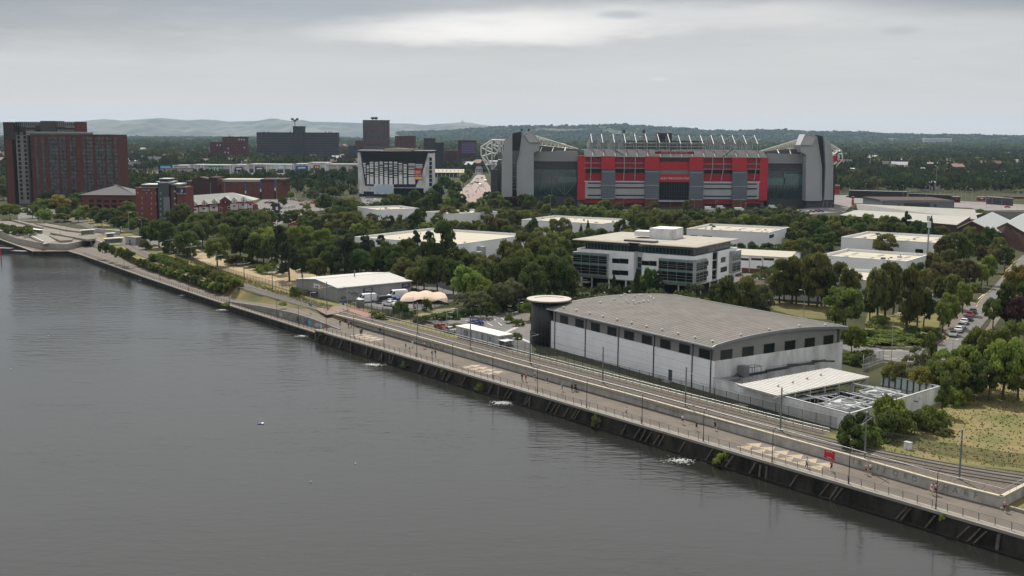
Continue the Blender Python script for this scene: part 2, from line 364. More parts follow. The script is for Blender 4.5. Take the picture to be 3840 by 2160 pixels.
q=MB(); q.box(C,132.2,165,7.4,7.9,-.1,.45); tag(q.build('kerb_wall',concrete),'low grey kerb wall beside the runner at the end of the promenade','wall')
rp=MB()
for a,b_ in zip(SP,SP[1:]): rp.poly([C.p(a,4.2,pz(a)+.01),C.p(b_,4.2,pz(b_)+.01),C.p(b_,tr_(b_)+.05,pz(b_)+.01),C.p(a,tr_(a)+.05,pz(a)+.01)])
rp.build('path',paving,kind='structure')
root=thing('ramp_wall','low grey wall of the ramp path covered with pale blue and pink graffiti','wall',C.p(-90,4,0))
q=MB(); n=24; tops=[]
for i in range(n+1): s=-121+72*i/n; tops.append((s,pz(s)+.14))
for (s0,z0),(s1,z1) in zip(tops,tops[1:]): q.hexa([C.p(s0,3.9,ZL-.3),C.p(s1,3.9,ZL-.3),C.p(s1,4.25,ZL-.3),C.p(s0,4.25,ZL-.3)],[C.p(s0,3.9,z0),C.p(s1,3.9,z1),C.p(s1,4.25,z1),C.p(s0,4.25,z0)])
q.box(C,-53.2,-52.8,-1.3,3.9,WZ-1,.02)
q.build('wall_face',bpy.data.materials.get('ramp_concrete') or mat('ramp_concrete',(.24,.235,.22),.9,.1,nz=.6,col2=(.16,.155,.145),detail=12),root)
q=MB(); q.path([C.p(s_,4.07,z_+.95) for s_,z_ in tops],.03,4)
for s_,z_ in tops[::2]: q.tube(C.p(s_,4.07,z_),C.p(s_,4.07,z_+.95),.03,4)
q.build('ramp_rail',galv,root)
gr=[(-72,2.6,black),(-71.6,1.8,paleb),(-67.5,2.4,purple),(-66,1.6,cyan),(-61.5,3.0,lgrey),(-57,2.2,orange),(-59.2,1.2,paleb),(-83,2.,lgrey)]
for s,w,mt in gr:
    q=MB(); zt=np.interp(s,[a for a,b_ in tops],[b_ for a,b_ in tops])
    for k in range(6):
        a=s-w/2+w*k/6; hh=ZL+(zt-ZL)*(.55+.35*random.random()); q.add([C.p(a,3.86,ZL+.2),C.p(a+w/6*1.1,3.86,ZL+.25),C.p(a+w/6,3.86,hh),C.p(a+.05,3.86,hh-.15)],[(0,1,2,3)])
    q.build('graffiti',mt,root)
# quay wall with raking timbers
root=thing('quay_wall','dark stained quay wall with raking timber fenders below the promenade','wall',C.p(40,-1,0))
q=MB(); q.box(C,-53,165,-1.3,.2,WZ-2,-.35); q.build('wall_face',quay,root)
q=MB(); q.box(C,-53.2,165,-1.45,.1,-.36,.06); q.build('coping',concrete,root)
q=MB(); q.box(C,-53,165,-1.95,-1.31,WZ-1,WZ+.18); q.build('ledge',quay,root)
ft=[(930,0),(965,0),(1000,0)]
ks=sorted([random.uniform(-51,160) for _ in range(66)])
for i,s in enumerate(ks):
    q=MB(); vert=random.random()<.2; le=random.uniform(1.0,1.5)
    a=C.p(s,-1.5,-.5-random.random()*.3); b_=C.p(s-(0 if vert else le),-1.55-.2,WZ+.2)
    d=Vector((C.u.x,C.u.y,0))*.14
    q.hexa([a-d,a+d,a+d+Vector((0,0,-.1)),a-d+Vector((0,0,-.1))],[b_-d,b_+d,b_+d-Vector((C.v.x,C.v.y,0))*.2,b_-d-Vector((C.v.x,C.v.y,0))*.2])
    q2=MB(); V3=Vector((C.v.x,C.v.y,0))*.12
    q2.hexa([a-d-V3,a+d-V3,a+d+V3,a-d+V3],[b_-d-V3,b_+d-V3,b_+d+V3,b_-d+V3]); q2.build('fender_timber',timber,root)
# lower quay on the left
root=thing('quay_wall','low dark quay wall along the left half of the canal path','wall',C.p(-130,0,0))
q=MB(); cp=MB()
pts=[Vector((p.x,p.y)) for p in Q[:-3]]+[Vector(C.p(-53,.3,0)[:2])]
for a,b_ in zip(pts,pts[1:]):
    d=(b_-a).normalized(); nrm=Vector((d.y,-d.x))   # waterward
    if nrm.dot(Vector((C.v.x,C.v.y)))>0: nrm=-nrm
    o1=nrm*.25
    q.hexa([(a.x+o1.x,a.y+o1.y,WZ-2),(b_.x+o1.x,b_.y+o1.y,WZ-2),(b_.x-o1.x,b_.y-o1.y,WZ-2),(a.x-o1.x,a.y-o1.y,WZ-2)],[(a.x+o1.x,a.y+o1.y,ZL-.25),(b_.x+o1.x,b_.y+o1.y,ZL-.25),(b_.x-o1.x,b_.y-o1.y,ZL-.25),(a.x-o1.x,a.y-o1.y,ZL-.25)])
    o1=nrm*.45
    cp.hexa([(a.x+o1.x,a.y+o1.y,ZL-.24),(b_.x+o1.x,b_.y+o1.y,ZL-.24),(b_.x-o1.x,b_.y-o1.y,ZL-.24),(a.x-o1.x,a.y-o1.y,ZL-.24)],[(a.x+o1.x,a.y+o1.y,ZL+.07),(b_.x+o1.x,b_.y+o1.y,ZL+.07),(b_.x-o1.x,b_.y-o1.y,ZL+.07),(a.x-o1.x,a.y-o1.y,ZL+.07)])
q.build('wall_face',quay,root); cp.build('coping',concrete,root)
# retaining wall of the tramway, with railing and lettering
root=thing('retaining_wall','long pale concrete retaining wall between promenade and tram tracks, lettered near its right end','wall',(wallb[4].x,wallb[4].y,0))
q=MB(); cp=MB(); st=MB()
for a,b_ in zip(wallb,wallb[1:]):
    d=Vector((b_.x-a.x,b_.y-a.y)); L_=d.length; f=Fr((a.x,a.y),d); f.v=Vector((-f.u.y,f.u.x)) 
    q.box(f,0,L_,0,.4,-.2,GZ-.05+.1); cp.box(f,-.02,L_+.02,-.1,.5,GZ+.06,GZ+.24)
fe=Fr((WE.x,WE.y),cdir); fe.v=Vector((-fe.u.y,fe.u.x)); q.box(fe,.02,9,0,.4,-.2,GZ+.06); cp.box(fe,.02,9,-.1,.5,GZ+.06,GZ+.24)
pier=MB()
q.build('wall_face',mat('wall_concrete',(.42,.41,.385),.92,.1,nz=.6,col2=(.28,.27,.25),detail=12,stretch=(1,1,.5)),root); cp.build('coping',cream,root)
def along(pts,step,start=0.):
    out=[];acc=start
    for a,b_ in zip(pts,pts[1:]):
        d=Vector((b_[0]-a[0],b_[1]-a[1])); L_=d.length
        while acc<=L_: out.append((a[0]+d.x*acc/L_,a[1]+d.y*acc/L_,math.atan2(d.y,d.x))); acc+=step
        acc-=L_
    return out
rl=[Vector((w.x+.2,w.y+.25,GZ+.24)) for w in wallb]
rl2=[rl[-1],rl[-1]+Vector((cdir.x*9,cdir.y*9,0))]
r=thing('handrail','thin pale handrail along the top of the long retaining wall','railing',rl[4])
q=MB(); q.path([p+Vector((0,0,1.05)) for p in rl+rl2[1:]],.035); q.build('top_rail',galv,r)
for x,y,a in along(rl,2.2)[-92:]+along(rl2,2.2)[1:8]:
    q=MB(); q.tube((x,y,GZ+.24),(x,y,GZ+1.27),.03,4); q.build('post',galv,r)
letters='TRAFFORD'
fl=Fr((wallb[7].x,wallb[7].y),(WE.x-wallb[7].x,WE.y-wallb[7].y))
z6=zz(3080,1400); z7=zz(3080,1732)
lm=mat('faded_lettering',(.12,.125,.12),.9,.1,nz=3,col2=(.26,.26,.25))
def seg(px,py):   # point on the retaining wall face
    best=None
    for a,b_ in zip(wallb,wallb[1:]):
        f=Fr((a.x,a.y),(b_.x-a.x,b_.y-a.y)); x,z=f.px(px,py); L_=(b_-a).length
        if 0<=x<=L_ or (b_ is wallb[-1] and x>0): best=(f,x,z)
    return best
for ch,(x,y) in zip('TRAFFORD',[(405,1120),(490,1140),(620,1170),(720,1205),(810,1232),(940,1272),(1070,1305),(1185,1338)]):
    px,py=z6(x,y); f,xx,z_=seg(px,py); text_mesh('letter',ch,1.25,lm,f.p(xx,-.03,.92),(f.u.x,f.u.y,0),(0,0,1),.012,root)
for ch,(x,y) in zip('WHARF',[(1460,300),(1580,325),(1700,362),(1840,400),(1960,435)]):
    px,py=z7(x,y); f,xx,z_=seg(px,py); text_mesh('letter',ch,1.25,lm,f.p(xx,-.03,.9),(f.u.x,f.u.y,0),(0,0,1),.012,root)
f,xx,z_=seg(*z6(105,1045)); rs=thing('poster_board','red notice board fixed to the retaining wall left of the painted letters','sign',f.p(xx,-.1,.3))
q=MB(); q.box(f,xx-1.0,xx+1.0,-.09,-.02,.25,1.55); q.build('board',mat('poster_red',(.42,.012,.03),.5,.4),rs)
text_mesh('headline','BEFORE YOU',.2,whitep,f.p(xx,-.1,1.35),(f.u.x,f.u.y,0),(0,0,1),.004,rs); q=MB(); q.box(f,xx-.5,xx+.5,-.1,-.095,.38,.46); q.build('small_print',whitep,rs)
# quay railing: posts leaning outwards, thin rails
def railing(pts,label,step,z0):
    pp=along(pts,step); r=thing('promenade_railing',label,'railing',(pp[len(pp)//2][0],pp[len(pp)//2][1],z0))
    q=MB(); cv=[(0,0),(.02,.45),(-.04,.85),(-.16,1.15)]
    rows=[[] for _ in range(5)]
    for x,y,a in pp[-100:] if len(pp)>100 else pp:
        m=MB(); n=Vector((-math.sin(a),math.cos(a),0)); n=n if n.y>0 else -n; b0=Vector((x,y,z0+.06)); u=Vector((math.cos(a),math.sin(a),0))
        for (o0,h0),(o1,h1) in zip(cv,cv[1:]):
            A=b0-n*(-o0)+Vector((0,0,h0)); B=b0-n*(-o1)+Vector((0,0,h1)); m.tube(A,B,.055,4,.045)
        m.build('post',black,r)
    for x,y,a in pp:
        n=Vector((-math.sin(a),math.cos(a),0)); n=n if n.y>0 else -n
        for k,(o,h) in enumerate([(.0,.25),(.01,.48),(-.02,.7),(-.08,.92),(-.15,1.15)]): rows[k].append(Vector((x,y,z0+.06+h))+n*o)
    for k,row in enumerate(rows): q.path(row,.018 if k<4 else .03,4)
    q.build('rails',dgrey,r); return r
edgeL=[Vector((p.x+.25,p.y+.3)) for p in Q[4:-3]]+[Vector(C.p(-54,.7,0)[:2])]
railing([tuple(p) for p in edgeL],'dark railing of curved posts on the lower left quay beside the shrubs',2.3,ZL)
railing([tuple(C.p(-52,-.55,0)[:2]),tuple(C.p(158,-.4,0)[:2])],'long dark railing of curved posts along the raised quay with timber fenders',2.3,0)
# triangle paving patterns on the promenade (big arrows of light and dark setts)
def tri_pattern(s0,s1,t0,t1,n,name_lab):
    m=MB(); d=(s1-s0)/n
    for i in range(n):
        a=s0+i*d; tm_=(t0+t1)/2
        for j,(ta,tb) in enumerate(((t0,tm_),(tm_,t1))):
            m.cm=0; m.poly([C.p(a,ta,.012),C.p(a+d,ta,.012),C.p(a+d/2,tb,.012)])
            m.cm=1; m.poly([C.p(a+d/2,tb,.012),C.p(a+d,ta,.012),C.p(a+d*1.5,tb,.012)])
    return m.build('paving_pattern',[paver_light,paver_dark],kind='structure')
tri_pattern(88,105,1.6,6.6,6,''); tri_pattern(-41,-30,1.8,6.6,4,''); tri_pattern(8,19,2.,7,4,'')
# ================================================================ tramway
TF=[(-330,760),(-200,545),(-150,452),(-100.1,377.8),(-79.4,349.6),(-54.4,315.9),(-10.2,258.6),(4.9,239.0),(40.8,193.2),(52.1,179.3),(62.1,169.0),(77.4,157.8),(110,141)]
TF=[G(*p,GZ)[:2] if False else p for p in TF]
def smooth(pts,n=6):
    out=[]
    P_=[Vector(p) for p in pts]
    for i in range(len(P_)-1):
        p0=P_[max(i-1,0)];p1=P_[i];p2=P_[i+1];p3=P_[min(i+2,len(P_)-1)]
        for k in range(n):
            t_=k/n; out.append(.5*((2*p1)+(p2-p0)*t_+(2*p0-5*p1+4*p2-p3)*t_*t_+(3*p1-3*p2+p3-p0)*t_**3))
    out.append(P_[-1]); return out
def offs(pts,d):
    out=[]
    for i,p in enumerate(pts):
        a=pts[max(i-1,0)];b_=pts[min(i+1,len(pts)-1)]; t_=(b_-a).normalized(); n=Vector((-t_.y,t_.x)); out.append(p+n*d)
    return out
def strip(name,pts,d0,d1,z,mt,m=None,z1=None):
    A=offs(pts,d0);B=offs(pts,d1); q=m or MB()
    for i in range(len(A)-1):
        if z1 is None: q.poly([(A[i].x,A[i].y,z),(A[i+1].x,A[i+1].y,z),(B[i+1].x,B[i+1].y,z),(B[i].x,B[i].y,z)])
        else: q.hexa([(A[i].x,A[i].y,z),(A[i+1].x,A[i+1].y,z),(B[i+1].x,B[i+1].y,z),(B[i].x,B[i].y,z)],[(A[i].x,A[i].y,z1),(A[i+1].x,A[i+1].y,z1),(B[i+1].x,B[i+1].y,z1),(B[i].x,B[i].y,z1)])
    if m is None: return q.build(name,mt,kind='structure')
    return q
T1=smooth(TF); T2=offs(T1,-3.4)
strip('trackbed',T1,-4.75,2.2,GZ+.02,ballast)
bed2=strip('track_slab',T1,-.55,.55,GZ+.04,mat('slab_grey',(.14,.128,.112),.9,.1,nz=1,col2=(.105,.096,.085))); bed3=strip('track_slab',T2,-.55,.55,GZ+.04,mat('slab_brown',(.12,.105,.09),.9,.1,nz=1,col2=(.09,.08,.07)))
for T_,lab in ((T1,'farther tram track of two dark rails, next to the warehouse fence'),(T2,'nearer tram track of two dark rails, next to the retaining wall')):
    r=thing('tram_track',lab,'tram track',(T_[40].x,T_[40].y,GZ))
    for sg in (-.75,.75):
        q=MB(); strip('',T_,sg-.2,sg+.2,GZ+.045,None,q,GZ+.075); q.build('rail_groove',railst,r)
        q=MB(); strip('',T_,sg-.05,sg+.03,GZ+.08,None,q,GZ+.15); q.build('rail',railtop,r)
# verge of dry grass either side; shade behind the fence painted as dark soil
strip('verge',T1[:36],2.3,8.5,GZ+.03,drygrass); strip('verge',T1[35:60],2.3,4.2,GZ+.03,ballast); strip('verge',T1[35:58],4.2,14,GZ+.03,mat('verge_painted_shade',(.05,.055,.03),.95,.1,nz=.5,col2=(.09,.085,.055),detail=12)); strip('verge',T2[6:21],-5.0,-1.6,GZ+.03,drygrass)
sheet('verge',[C.p(96,14.2,0)[:2],C.p(112,14,0)[:2],(83,158.5),(120,145),(170,175),(160,240),(105,235),(86,212)],GZ+.035,drygrass)
sheet('track_edge',[(w.x+.5,w.y+.6) for w in wallb[4:]]+[(WE.x+cdir.x*9,WE.y+cdir.y*9)]+[tuple(p) for p in offs(T1,-4.7)[52:68]][::-1],GZ+.012,ballast)
# sandy strip behind the fence on the left, pavements
sheet('dirt_yard',[G(*p)[:2] for p in [(690,945),(760,985),(840,1015),(1000,1062),(1125,1100),(1150,1068),(1215,1045),(1130,1010),(1040,1000),(960,995),(880,985),(800,960),(740,935)]],GZ+.045,sand)
# car parks and roads
sheet('car_park',[G(*p)[:2] for p in [(1560,1190),(1640,1160),(1760,1150),(1905,1140),(1960,1170),(1995,1210),(1995,1330),(1900,1300),(1700,1240)]],GZ+.05,asphalt)
sheet('car_park',[G(*p)[:2] for p in [(1270,1122),(1420,1160),(1600,1165),(1700,1130),(1730,1060),(1640,1040),(1560,1052),(1545,1088)]],GZ+.042,asphalt)
sheet('car_park',[G(*p)[:2] for p in [(1560,1063),(1740,1040),(1770,1080),(1600,1100)]],GZ+.046,asphalt)
strip('kerb_verge',[Vector(G(*p)[:2]) for p in [(1570,1190),(1640,1172),(1760,1156),(1880,1149),(1935,1160),(1960,1190)]],0,3.2,GZ+.07,drygrass)
m=MB()
def line(m,a,b_,w=.14,z=GZ+.062):
    A=G(*a,z);B=G(*b_,z); d=(B-A); n=Vector((-d.y,d.x,0)).normalized()*w/2; m.poly([A-n,B-n,B+n,A+n])
z1k=zz(1600,1000)
for a,b_ in [((345,603),(385,622)),((460,597),(500,620)),((575,587),(620,618)),((680,580),(722,614)),((785,573),(825,612)),((890,572),(932,607)),((995,568),(1030,600)),((70,637),(135,662)),((130,622),(190,643)),((230,613),(320,640)),((0,655),(60,680)),((490,677),(600,702)),((730,667),(770,690)),((835,655),(880,680)),((950,652),(985,672)),((770,712),(835,750)),((905,707),(955,745)),((0,727),(90,748)),((0,668),(220,650)),((220,650),(420,625))]:
    line(m,z1k(*a),z1k(*b_),.16)
for k in range(9): a=z1k(1160-k*22,748+k*10); line(m,a,(a[0]+14,a[1]+1.5),.5)
for k in range(8): a=z1k(1140+k*22,900+k*9); line(m,a,(a[0]+14,a[1]-1),.5)
m.build('parking_lines',whitep,kind='structure')
sheet('pavement',[G(*z1k(*p))[:2] for p in [(1150,600),(1190,560),(1260,555),(1300,650),(1305,700),(1230,735),(1090,745),(1040,720),(1230,690)]],GZ+.09,paving)
# right-hand road
zr=zz(3080,1000); z6b=zz(3080,780)
roadL=[zr(*p) for p in [(1480,985),(1620,895),(1760,780),(1900,620),(1990,480),(2090,340),(2200,240),(2330,90),(2420,0)]]
roadR=[zr(*p) for p in [(1850,1010),(2000,800),(2080,700),(2180,590),(2230,400),(2290,200),(2420,90),(2520,10),(2573,-20)]]
tl=[z6b(*p) for p in [(2480,690),(2550,600)]]; tr=[z6b(*p) for p in [(2680,690),(2750,600)]]
roadL+= tl; roadR+= tr
# run the road on to the back and forward under the trees
RL=[G(*p)[:2] for p in roadL]; RR=[G(*p)[:2] for p in roadR]
sheet('road',RL+RR[::-1],GZ+.05,asphalt)
sheet('road',[G(*zr(*p))[:2] for p in [(640,1000),(760,1050),(1100,1070),(1300,1040),(1480,985),(1850,1010),(1700,1200),(1300,1220),(1000,1215),(780,1180),(500,1120),(240,1040),(230,990)]],GZ+.055,asphalt)
sheet('pavement',[G(*zr(*p))[:2] for p in [(1480,985),(1620,895),(1760,780),(1900,620),(1990,480),(1830,430),(1790,560),(1640,700),(1480,830),(1300,935)]],GZ+.09,paving)
sheet('pavement',[G(*zr(*p))[:2] for p in [(2180,640),(2120,760),(2020,860),(2080,880),(2200,760),(2280,640)]],GZ+.09,paving)
strip('pavement',[Vector(G(*zr(*p))[:2]) for p in [(540,930),(620,985),(760,1020),(1080,1020),(1230,985),(1300,935)]],-1.6,0,GZ+.16,paving)
m=MB()
for a,b_ in [((1500,985),(1620,897)),((1960,510),(1990,480)),((1980,470),(2080,345)),((2090,340),(2160,285)),((1840,430),(1970,470)),((1930,350),(2080,335))]: line(m,zr(*a),zr(*b_),.2,GZ+.10)
for a,b_ in [((2200,840),(2300,870)),((2300,870),(2340,830)),((2330,810),(2460,680)),((2350,780),(2410,760)),((2460,680),(2530,640))]: line(m,z6b(*a),z6b(*b_),.2,GZ+.10)
m.build('road_lines',yellowp,kind='structure')
m=MB()
for a,b_ in [((780,1130),(870,1133)),((890,1165),(960,1172)),((700,1060),(1180,1075)),((1990,410),(2060,350)),((1000,1165),(1090,1170)),((950,1050),(1030,1060)),((2040,545),(2060,546)),((2140,420),(2150,405))]: line(m,zr(*a),zr(*b_),.2,GZ+.10)
m.build('road_lines',whitep,kind='structure')
sheet('lawn',[G(*zr(*p))[:2] for p in [(600,560),(860,620),(1200,560),(1480,540),(1500,760),(1300,900),(1220,975),(1080,1010),(760,1010),(620,975),(540,930),(560,700)]],GZ+.05,mat('lawn',(.10,.105,.03),.95,.1,nz=.3,col2=(.16,.13,.055),detail=12,bump=.5))
z5=zz(2480,780)
sheet('lawn',[G(*z5(*p))[:2] for p in [(1400,1180),(2200,1240),(2200,1420),(1800,1400),(1400,1290)]],GZ+.05,mat('dull_lawn',(.085,.085,.03),.95,.1,nz=.3,col2=(.13,.11,.055),detail=12,bump=.5))
sheet('yard',[G(*z5(*p))[:2] for p in [(850,860),(1100,830),(1330,850),(1300,960),(1100,1000),(860,930)]],GZ+.05,paving)
# street and forecourt left of the stadium, and its car parks
z3=zz(1280,400)
sheet('street',[G(*z3(*p))[:2] for p in [(1480,1130),(1560,1020),(1640,960),(1700,880),(1740,860),(1820,870),(1850,960),(1890,1010),(1900,1100),(1800,1170),(1660,1230)]],GZ+.05,mat('pink_paving',(.27,.215,.195),.9,.1,nz=.05,col2=(.23,.19,.175)))
sheet('street',[G(*z3(*p))[:2] for p in [(230,1150),(320,1130),(520,1150),(480,1250),(300,1250)]],GZ+.05,asphalt)
z8=zz(500,650,4.6)
sheet('car_park',[G(*z8(*p))[:2] for p in [(2050,560),(2250,440),(2560,440),(3050,510),(3300,620),(2700,820),(2300,960),(1950,900),(2100,700)]],GZ+.05,asphalt)
z2=zz(760,400)
sheet('car_park',[G(*z2(*p))[:2] for p in [(1000,1200),(1250,1210),(1500,1240),(1460,1290),(1150,1240),(1010,1235)]],GZ+.06,paving)
zz6=zz(3080,440); z5a=zz(2480,440)
sheet('car_park',[G(*zz6(*p))[:2] for p in [(170,990),(620,985),(1600,1080),(1700,1060),(2600,1110),(2700,1180),(2000,1180),(1900,1150),(420,1090),(300,1200),(-150,1230),(-500,1200),(60,1120)]],GZ+.05,mat('pale_asphalt',(.21,.195,.185),.9,.1,nz=.03,col2=(.16,.15,.145)))
# retail park forecourt and yard at far left
sheet('car_park',[G(*z2(*p))[:2] for p in [(-760,830),(0,835),(1970,840),(1970,850),(-600,870)]],GZ+.05,asphalt)
sheet('plaza',[G(*zz(0,780)(*p))[:2] for p in [(-100,120),(140,170),(470,200),(1000,270),(1560,380),(1700,400),(1750,470)]]+[tuple(b_) for b_ in bankT[2:8]][::-1],GZ+.012,mat('pale_paving',(.19,.17,.145),.9,.1,nz=.1,col2=(.15,.135,.115)))
sheet('road',[G(*zz(0,780)(*p))[:2] for p in [(1700,400),(2050,395),(2240,420),(2480,390),(2573,420),(2300,580),(1900,440),(1750,440)]],GZ+.06,asphalt)
sheet('road',[G(*zz(0,400)(*p))[:2] for p in [(220,1290),(280,1270),(420,1300),(480,1449),(230,1449)]],GZ+.06,asphalt)
# ================================================================ main warehouse with drum
M=Fr((39.74,210.75),(-.5496,.8354)); M.v=Vector((.8345,.5510))
BZ=1.0
A=thing('riverside_warehouse','large warehouse with a curved grey roof, white lower walls and a dark glazed drum','warehouse',M.p(27,0,BZ))
LU,LV=54.6,37.8
slit=mat('white_wall_panel',(.80,.82,.84),.5,.35,nz=.25,col2=(.71,.73,.75),detail=8)
upg=mat('upper_grey_panel',(.205,.205,.20),.6,.3,nz=.2,col2=(.185,.185,.18))
q=MB(); q.box(M,0,LU,0,.3,BZ-.5,8); q.box(M,LU-.3,LU,.3,LV,BZ-.5,8); q.box(M,.3,LU-.3,LV-.3,LV,BZ-.5,8); q.build('lower_wall',slit,A)
q=MB(); q.box(M,-.06,.3,.3,LV,BZ-.5,8.02); q.build('lower_wall',whited,A)
for z in (2.9,4.6,6.3):
    q=MB(); q.box(M,.1,LU,-.012,.02,z,z+.035); q.build('panel_joint',lgrey,A)
prof=[(-.9,11.0),(0,11.35),(3,11.75),(6.6,12.1),(10,12.35),(14,12.5),(19,12.6),(24,12.5),(28,12.3),(32,12.0),(36,11.65),(38.7,11.3)]
q=MB()
q.box(M,.05,LU,.15,.45,8,11.2)
gp=[(v,z-.15) for v,z in prof if 0<=v<=37]
n=len(gp); q.add([M.p(.1,v if v>0 else .2,8) for v,z in gp]+[M.p(.1,v if v>0 else .2,z) for v,z in gp],[(i,i+1,i+1+n,i+n) for i in range(n-1)])
q.add([M.p(LU-.2,v if v>0 else .2,8) for v,z in gp]+[M.p(LU-.2,v if v>0 else .2,z) for v,z in gp],[(i,i+1,i+1+n,i+n) for i in range(n-1)])
q.box(M,.1,LU-.2,LV-1,LV-.8,8,11.4)
q.build('upper_wall',upg,A)
# roof: barrel sheet with thickness, edge trims
rm=mat('curved_roof',(.165,.155,.145),.85,.12,nz=.3,col2=(.13,.12,.108),detail=10); ribs(rm,1.6,'X',.35,.06)
t=rm.node_tree; 
for nd_ in t.nodes:
    if nd_.type=='TEX_WAVE':
        mp=t.nodes.new('ShaderNodeMapping'); mp.inputs['Rotation'].default_value=(0,0,math.radians(56.7)); t.links.new(nd_.inputs['Vector'].links[0].from_socket,mp.inputs[0]); t.links.new(mp.outputs[0],nd_.inputs['Vector'])
q=MB(); n=len(prof); x0,x1=-.5,LU+1.2
NS=14; q.add([M.p(x0+(x1-x0)*k/NS,v,z) for k in range(NS+1) for v,z in prof],[(k*n+i,k*n+i+1,(k+1)*n+i+1,(k+1)*n+i) for k in range(NS) for i in range(n-1)])
q.build('roof',rm,A,smooth=True)
q=MB()
for k in range(46):
    x=x0+.6+k*(x1-x0-1.2)/45; q.path([M.p(x,v,z+.01) for v,z in prof],.03,3)
q.build('roof_seams',mat('seam_grey',(.14,.131,.122),.9,.1),A)
q=MB(); q.box(M,x0,x1,-1.05,-.88,10.75,11.05); q.build('gutter',lgrey,A)
q=MB()
for (v0,a),(v1,b_) in zip(prof,prof[1:]): q.hexa([M.p(x0-.06,v0,a-.55),M.p(x0-.06,v1,b_-.55),M.p(x0+.25,v1,b_-.55),M.p(x0+.25,v0,a-.55)],[M.p(x0-.06,v0,a+.05),M.p(x0-.06,v1,b_+.05),M.p(x0+.25,v1,b_+.05),M.p(x0+.25,v0,a+.05)])
q.build('roof_edge',mgrey,A)
q=MB()
for (v0,a),(v1,b_) in zip(prof,prof[1:]): q.hexa([M.p(x1-.2,v0,a-.3),M.p(x1-.2,v1,b_-.3),M.p(x1+.05,v1,b_-.3),M.p(x1+.05,v0,a-.3)],[M.p(x1-.2,v0,a+.06),M.p(x1-.2,v1,b_+.06),M.p(x1+.05,v1,b_+.06),M.p(x1+.05,v0,a+.06)])
q.box(M,x0,x1,38.6,38.8,11.0,11.42)
q.build('roof_edge',galv,A)
zb=zz(1900,1050,1.9815)
def w_front(xa,xb,z0=8.15,z1=9.88):
    q=MB(); q.cm=0; q.box(M,xa-.08,xb+.08,.04,.4,z0-.05,z1+.08); q.cm=1; q.box(M,xa,xb,.02,.3,z0,z1); q.build('window',[dgrey,glass],A)
for a,b_ in [(395,450),(508,566),(625,686),(747,811),(873,940),(1005,1075),(1142,1214),(1284,1360),(1433,1512)]:
    xa,_=M.px(*zb(b_,300+0)[0:1],1200.) if False else M.px(zb(b_,0)[0],1250.); xb,_=M.px(zb(a,0)[0],1250.); w_front(xa,xb)
MG=Fr((M.o.x,M.o.y),M.v); MG.v=M.u
for a,b_ in [(1596,1677),(1757,1835),(1915,1990),(2070,2143),(2217,2287),(2356,2424)]:
    xa,_=MG.px(zb(a,0)[0],1300.); xb,_=MG.px(zb(b_,0)[0],1300.)
    q=MB(); q.cm=0; q.box(MG,xa-.08,xb+.08,-.0,.3,8.02,9.98); q.cm=1; q.box(MG,xa,xb,-.03,.2,8.06,9.9); q.build('window',[dgrey,glass],A)
rust=mat('rusty_pipe',(.10,.025,.018),.8,.2,nz=2,col2=(.05,.025,.02))
for i,(xt,mt) in enumerate([(358,black),(585,rust),(830,rust),(1095,black),(1383,black),(1523,black)]):
    x,_=M.px(zb(xt,0)[0],1300.); q=MB(); q.box(M,x-.09,x+.09,-.16,.02,BZ,8.05); q.build('downpipe',mt,A); q=MB(); q.box(M,x-.06,x+.06,.0,.16,8.05,11.1); q.build('downpipe',black,A)
q=MB(); x0_,_=M.px(zb(1230,0)[0],1400.); x1_,_=M.px(zb(1203,0)[0],1400.); q.box(M,x0_,x1_,-.06,.05,1.75,4.0); q.build('door',mat('door_grey',(.06,.075,.085),.6),A)
q=MB(); q.box(M,x0_-.6,x1_+.3,-1.6,-.06,1.55,1.7)
for k in range(9): q.tube(M.p(x1_+.3+k*.35,-1.5,1.65-k*.1),M.p(x1_+.3+k*.35,-1.5,2.65-k*.12),.03,4)
q.path([M.p(x0_-.6,-1.55,2.7),M.p(x1_+.3,-1.55,2.7),M.p(x1_+3.2,-1.5,1.7)],.03,4); q.path([M.p(x0_-.6,-1.55,2.2),M.p(x1_+.3,-1.55,2.2)],.03,4)
q.build('door_steps',galv,A)
# faint repair marks on the gable wall
q=MB()
for xa,xb,z in ((9,14,6.7),(16,27,6.2),(3.2,9,5.2)): q.box(MG,xa,xb,.02,.05,z,z+.1) if False else q.box(MG,xa,xb,-.075,-.05,z-1.2,z-1.08)
for xa,z0,z1 in ((16,2.6,5.1),(12,3,5),(7.9,2.4,4.1)): q.box(MG,xa,xa+.12,-.078,-.05,z0,z1)
q.build('conduit',lgrey,A)
# roof vents
vm=MB()
for i in range(11):
    q=MB(); u_=1.5+i*5.0; p=M.p(u_,.9,11.5); q.lathe(p,[(.16,0),(.16,.3),(.3,.32),(.05,.5)],8); q.build('roof_vent',galv,A)
for v_ in (8,16,25,33):
    q=MB(); p=M.p(.8,v_,np.interp(v_,[a for a,b_ in prof],[b_ for a,b_ in prof])); q.lathe(p,[(.16,0),(.16,.3),(.3,.32),(.05,.5)],8); q.build('roof_vent',galv,A)
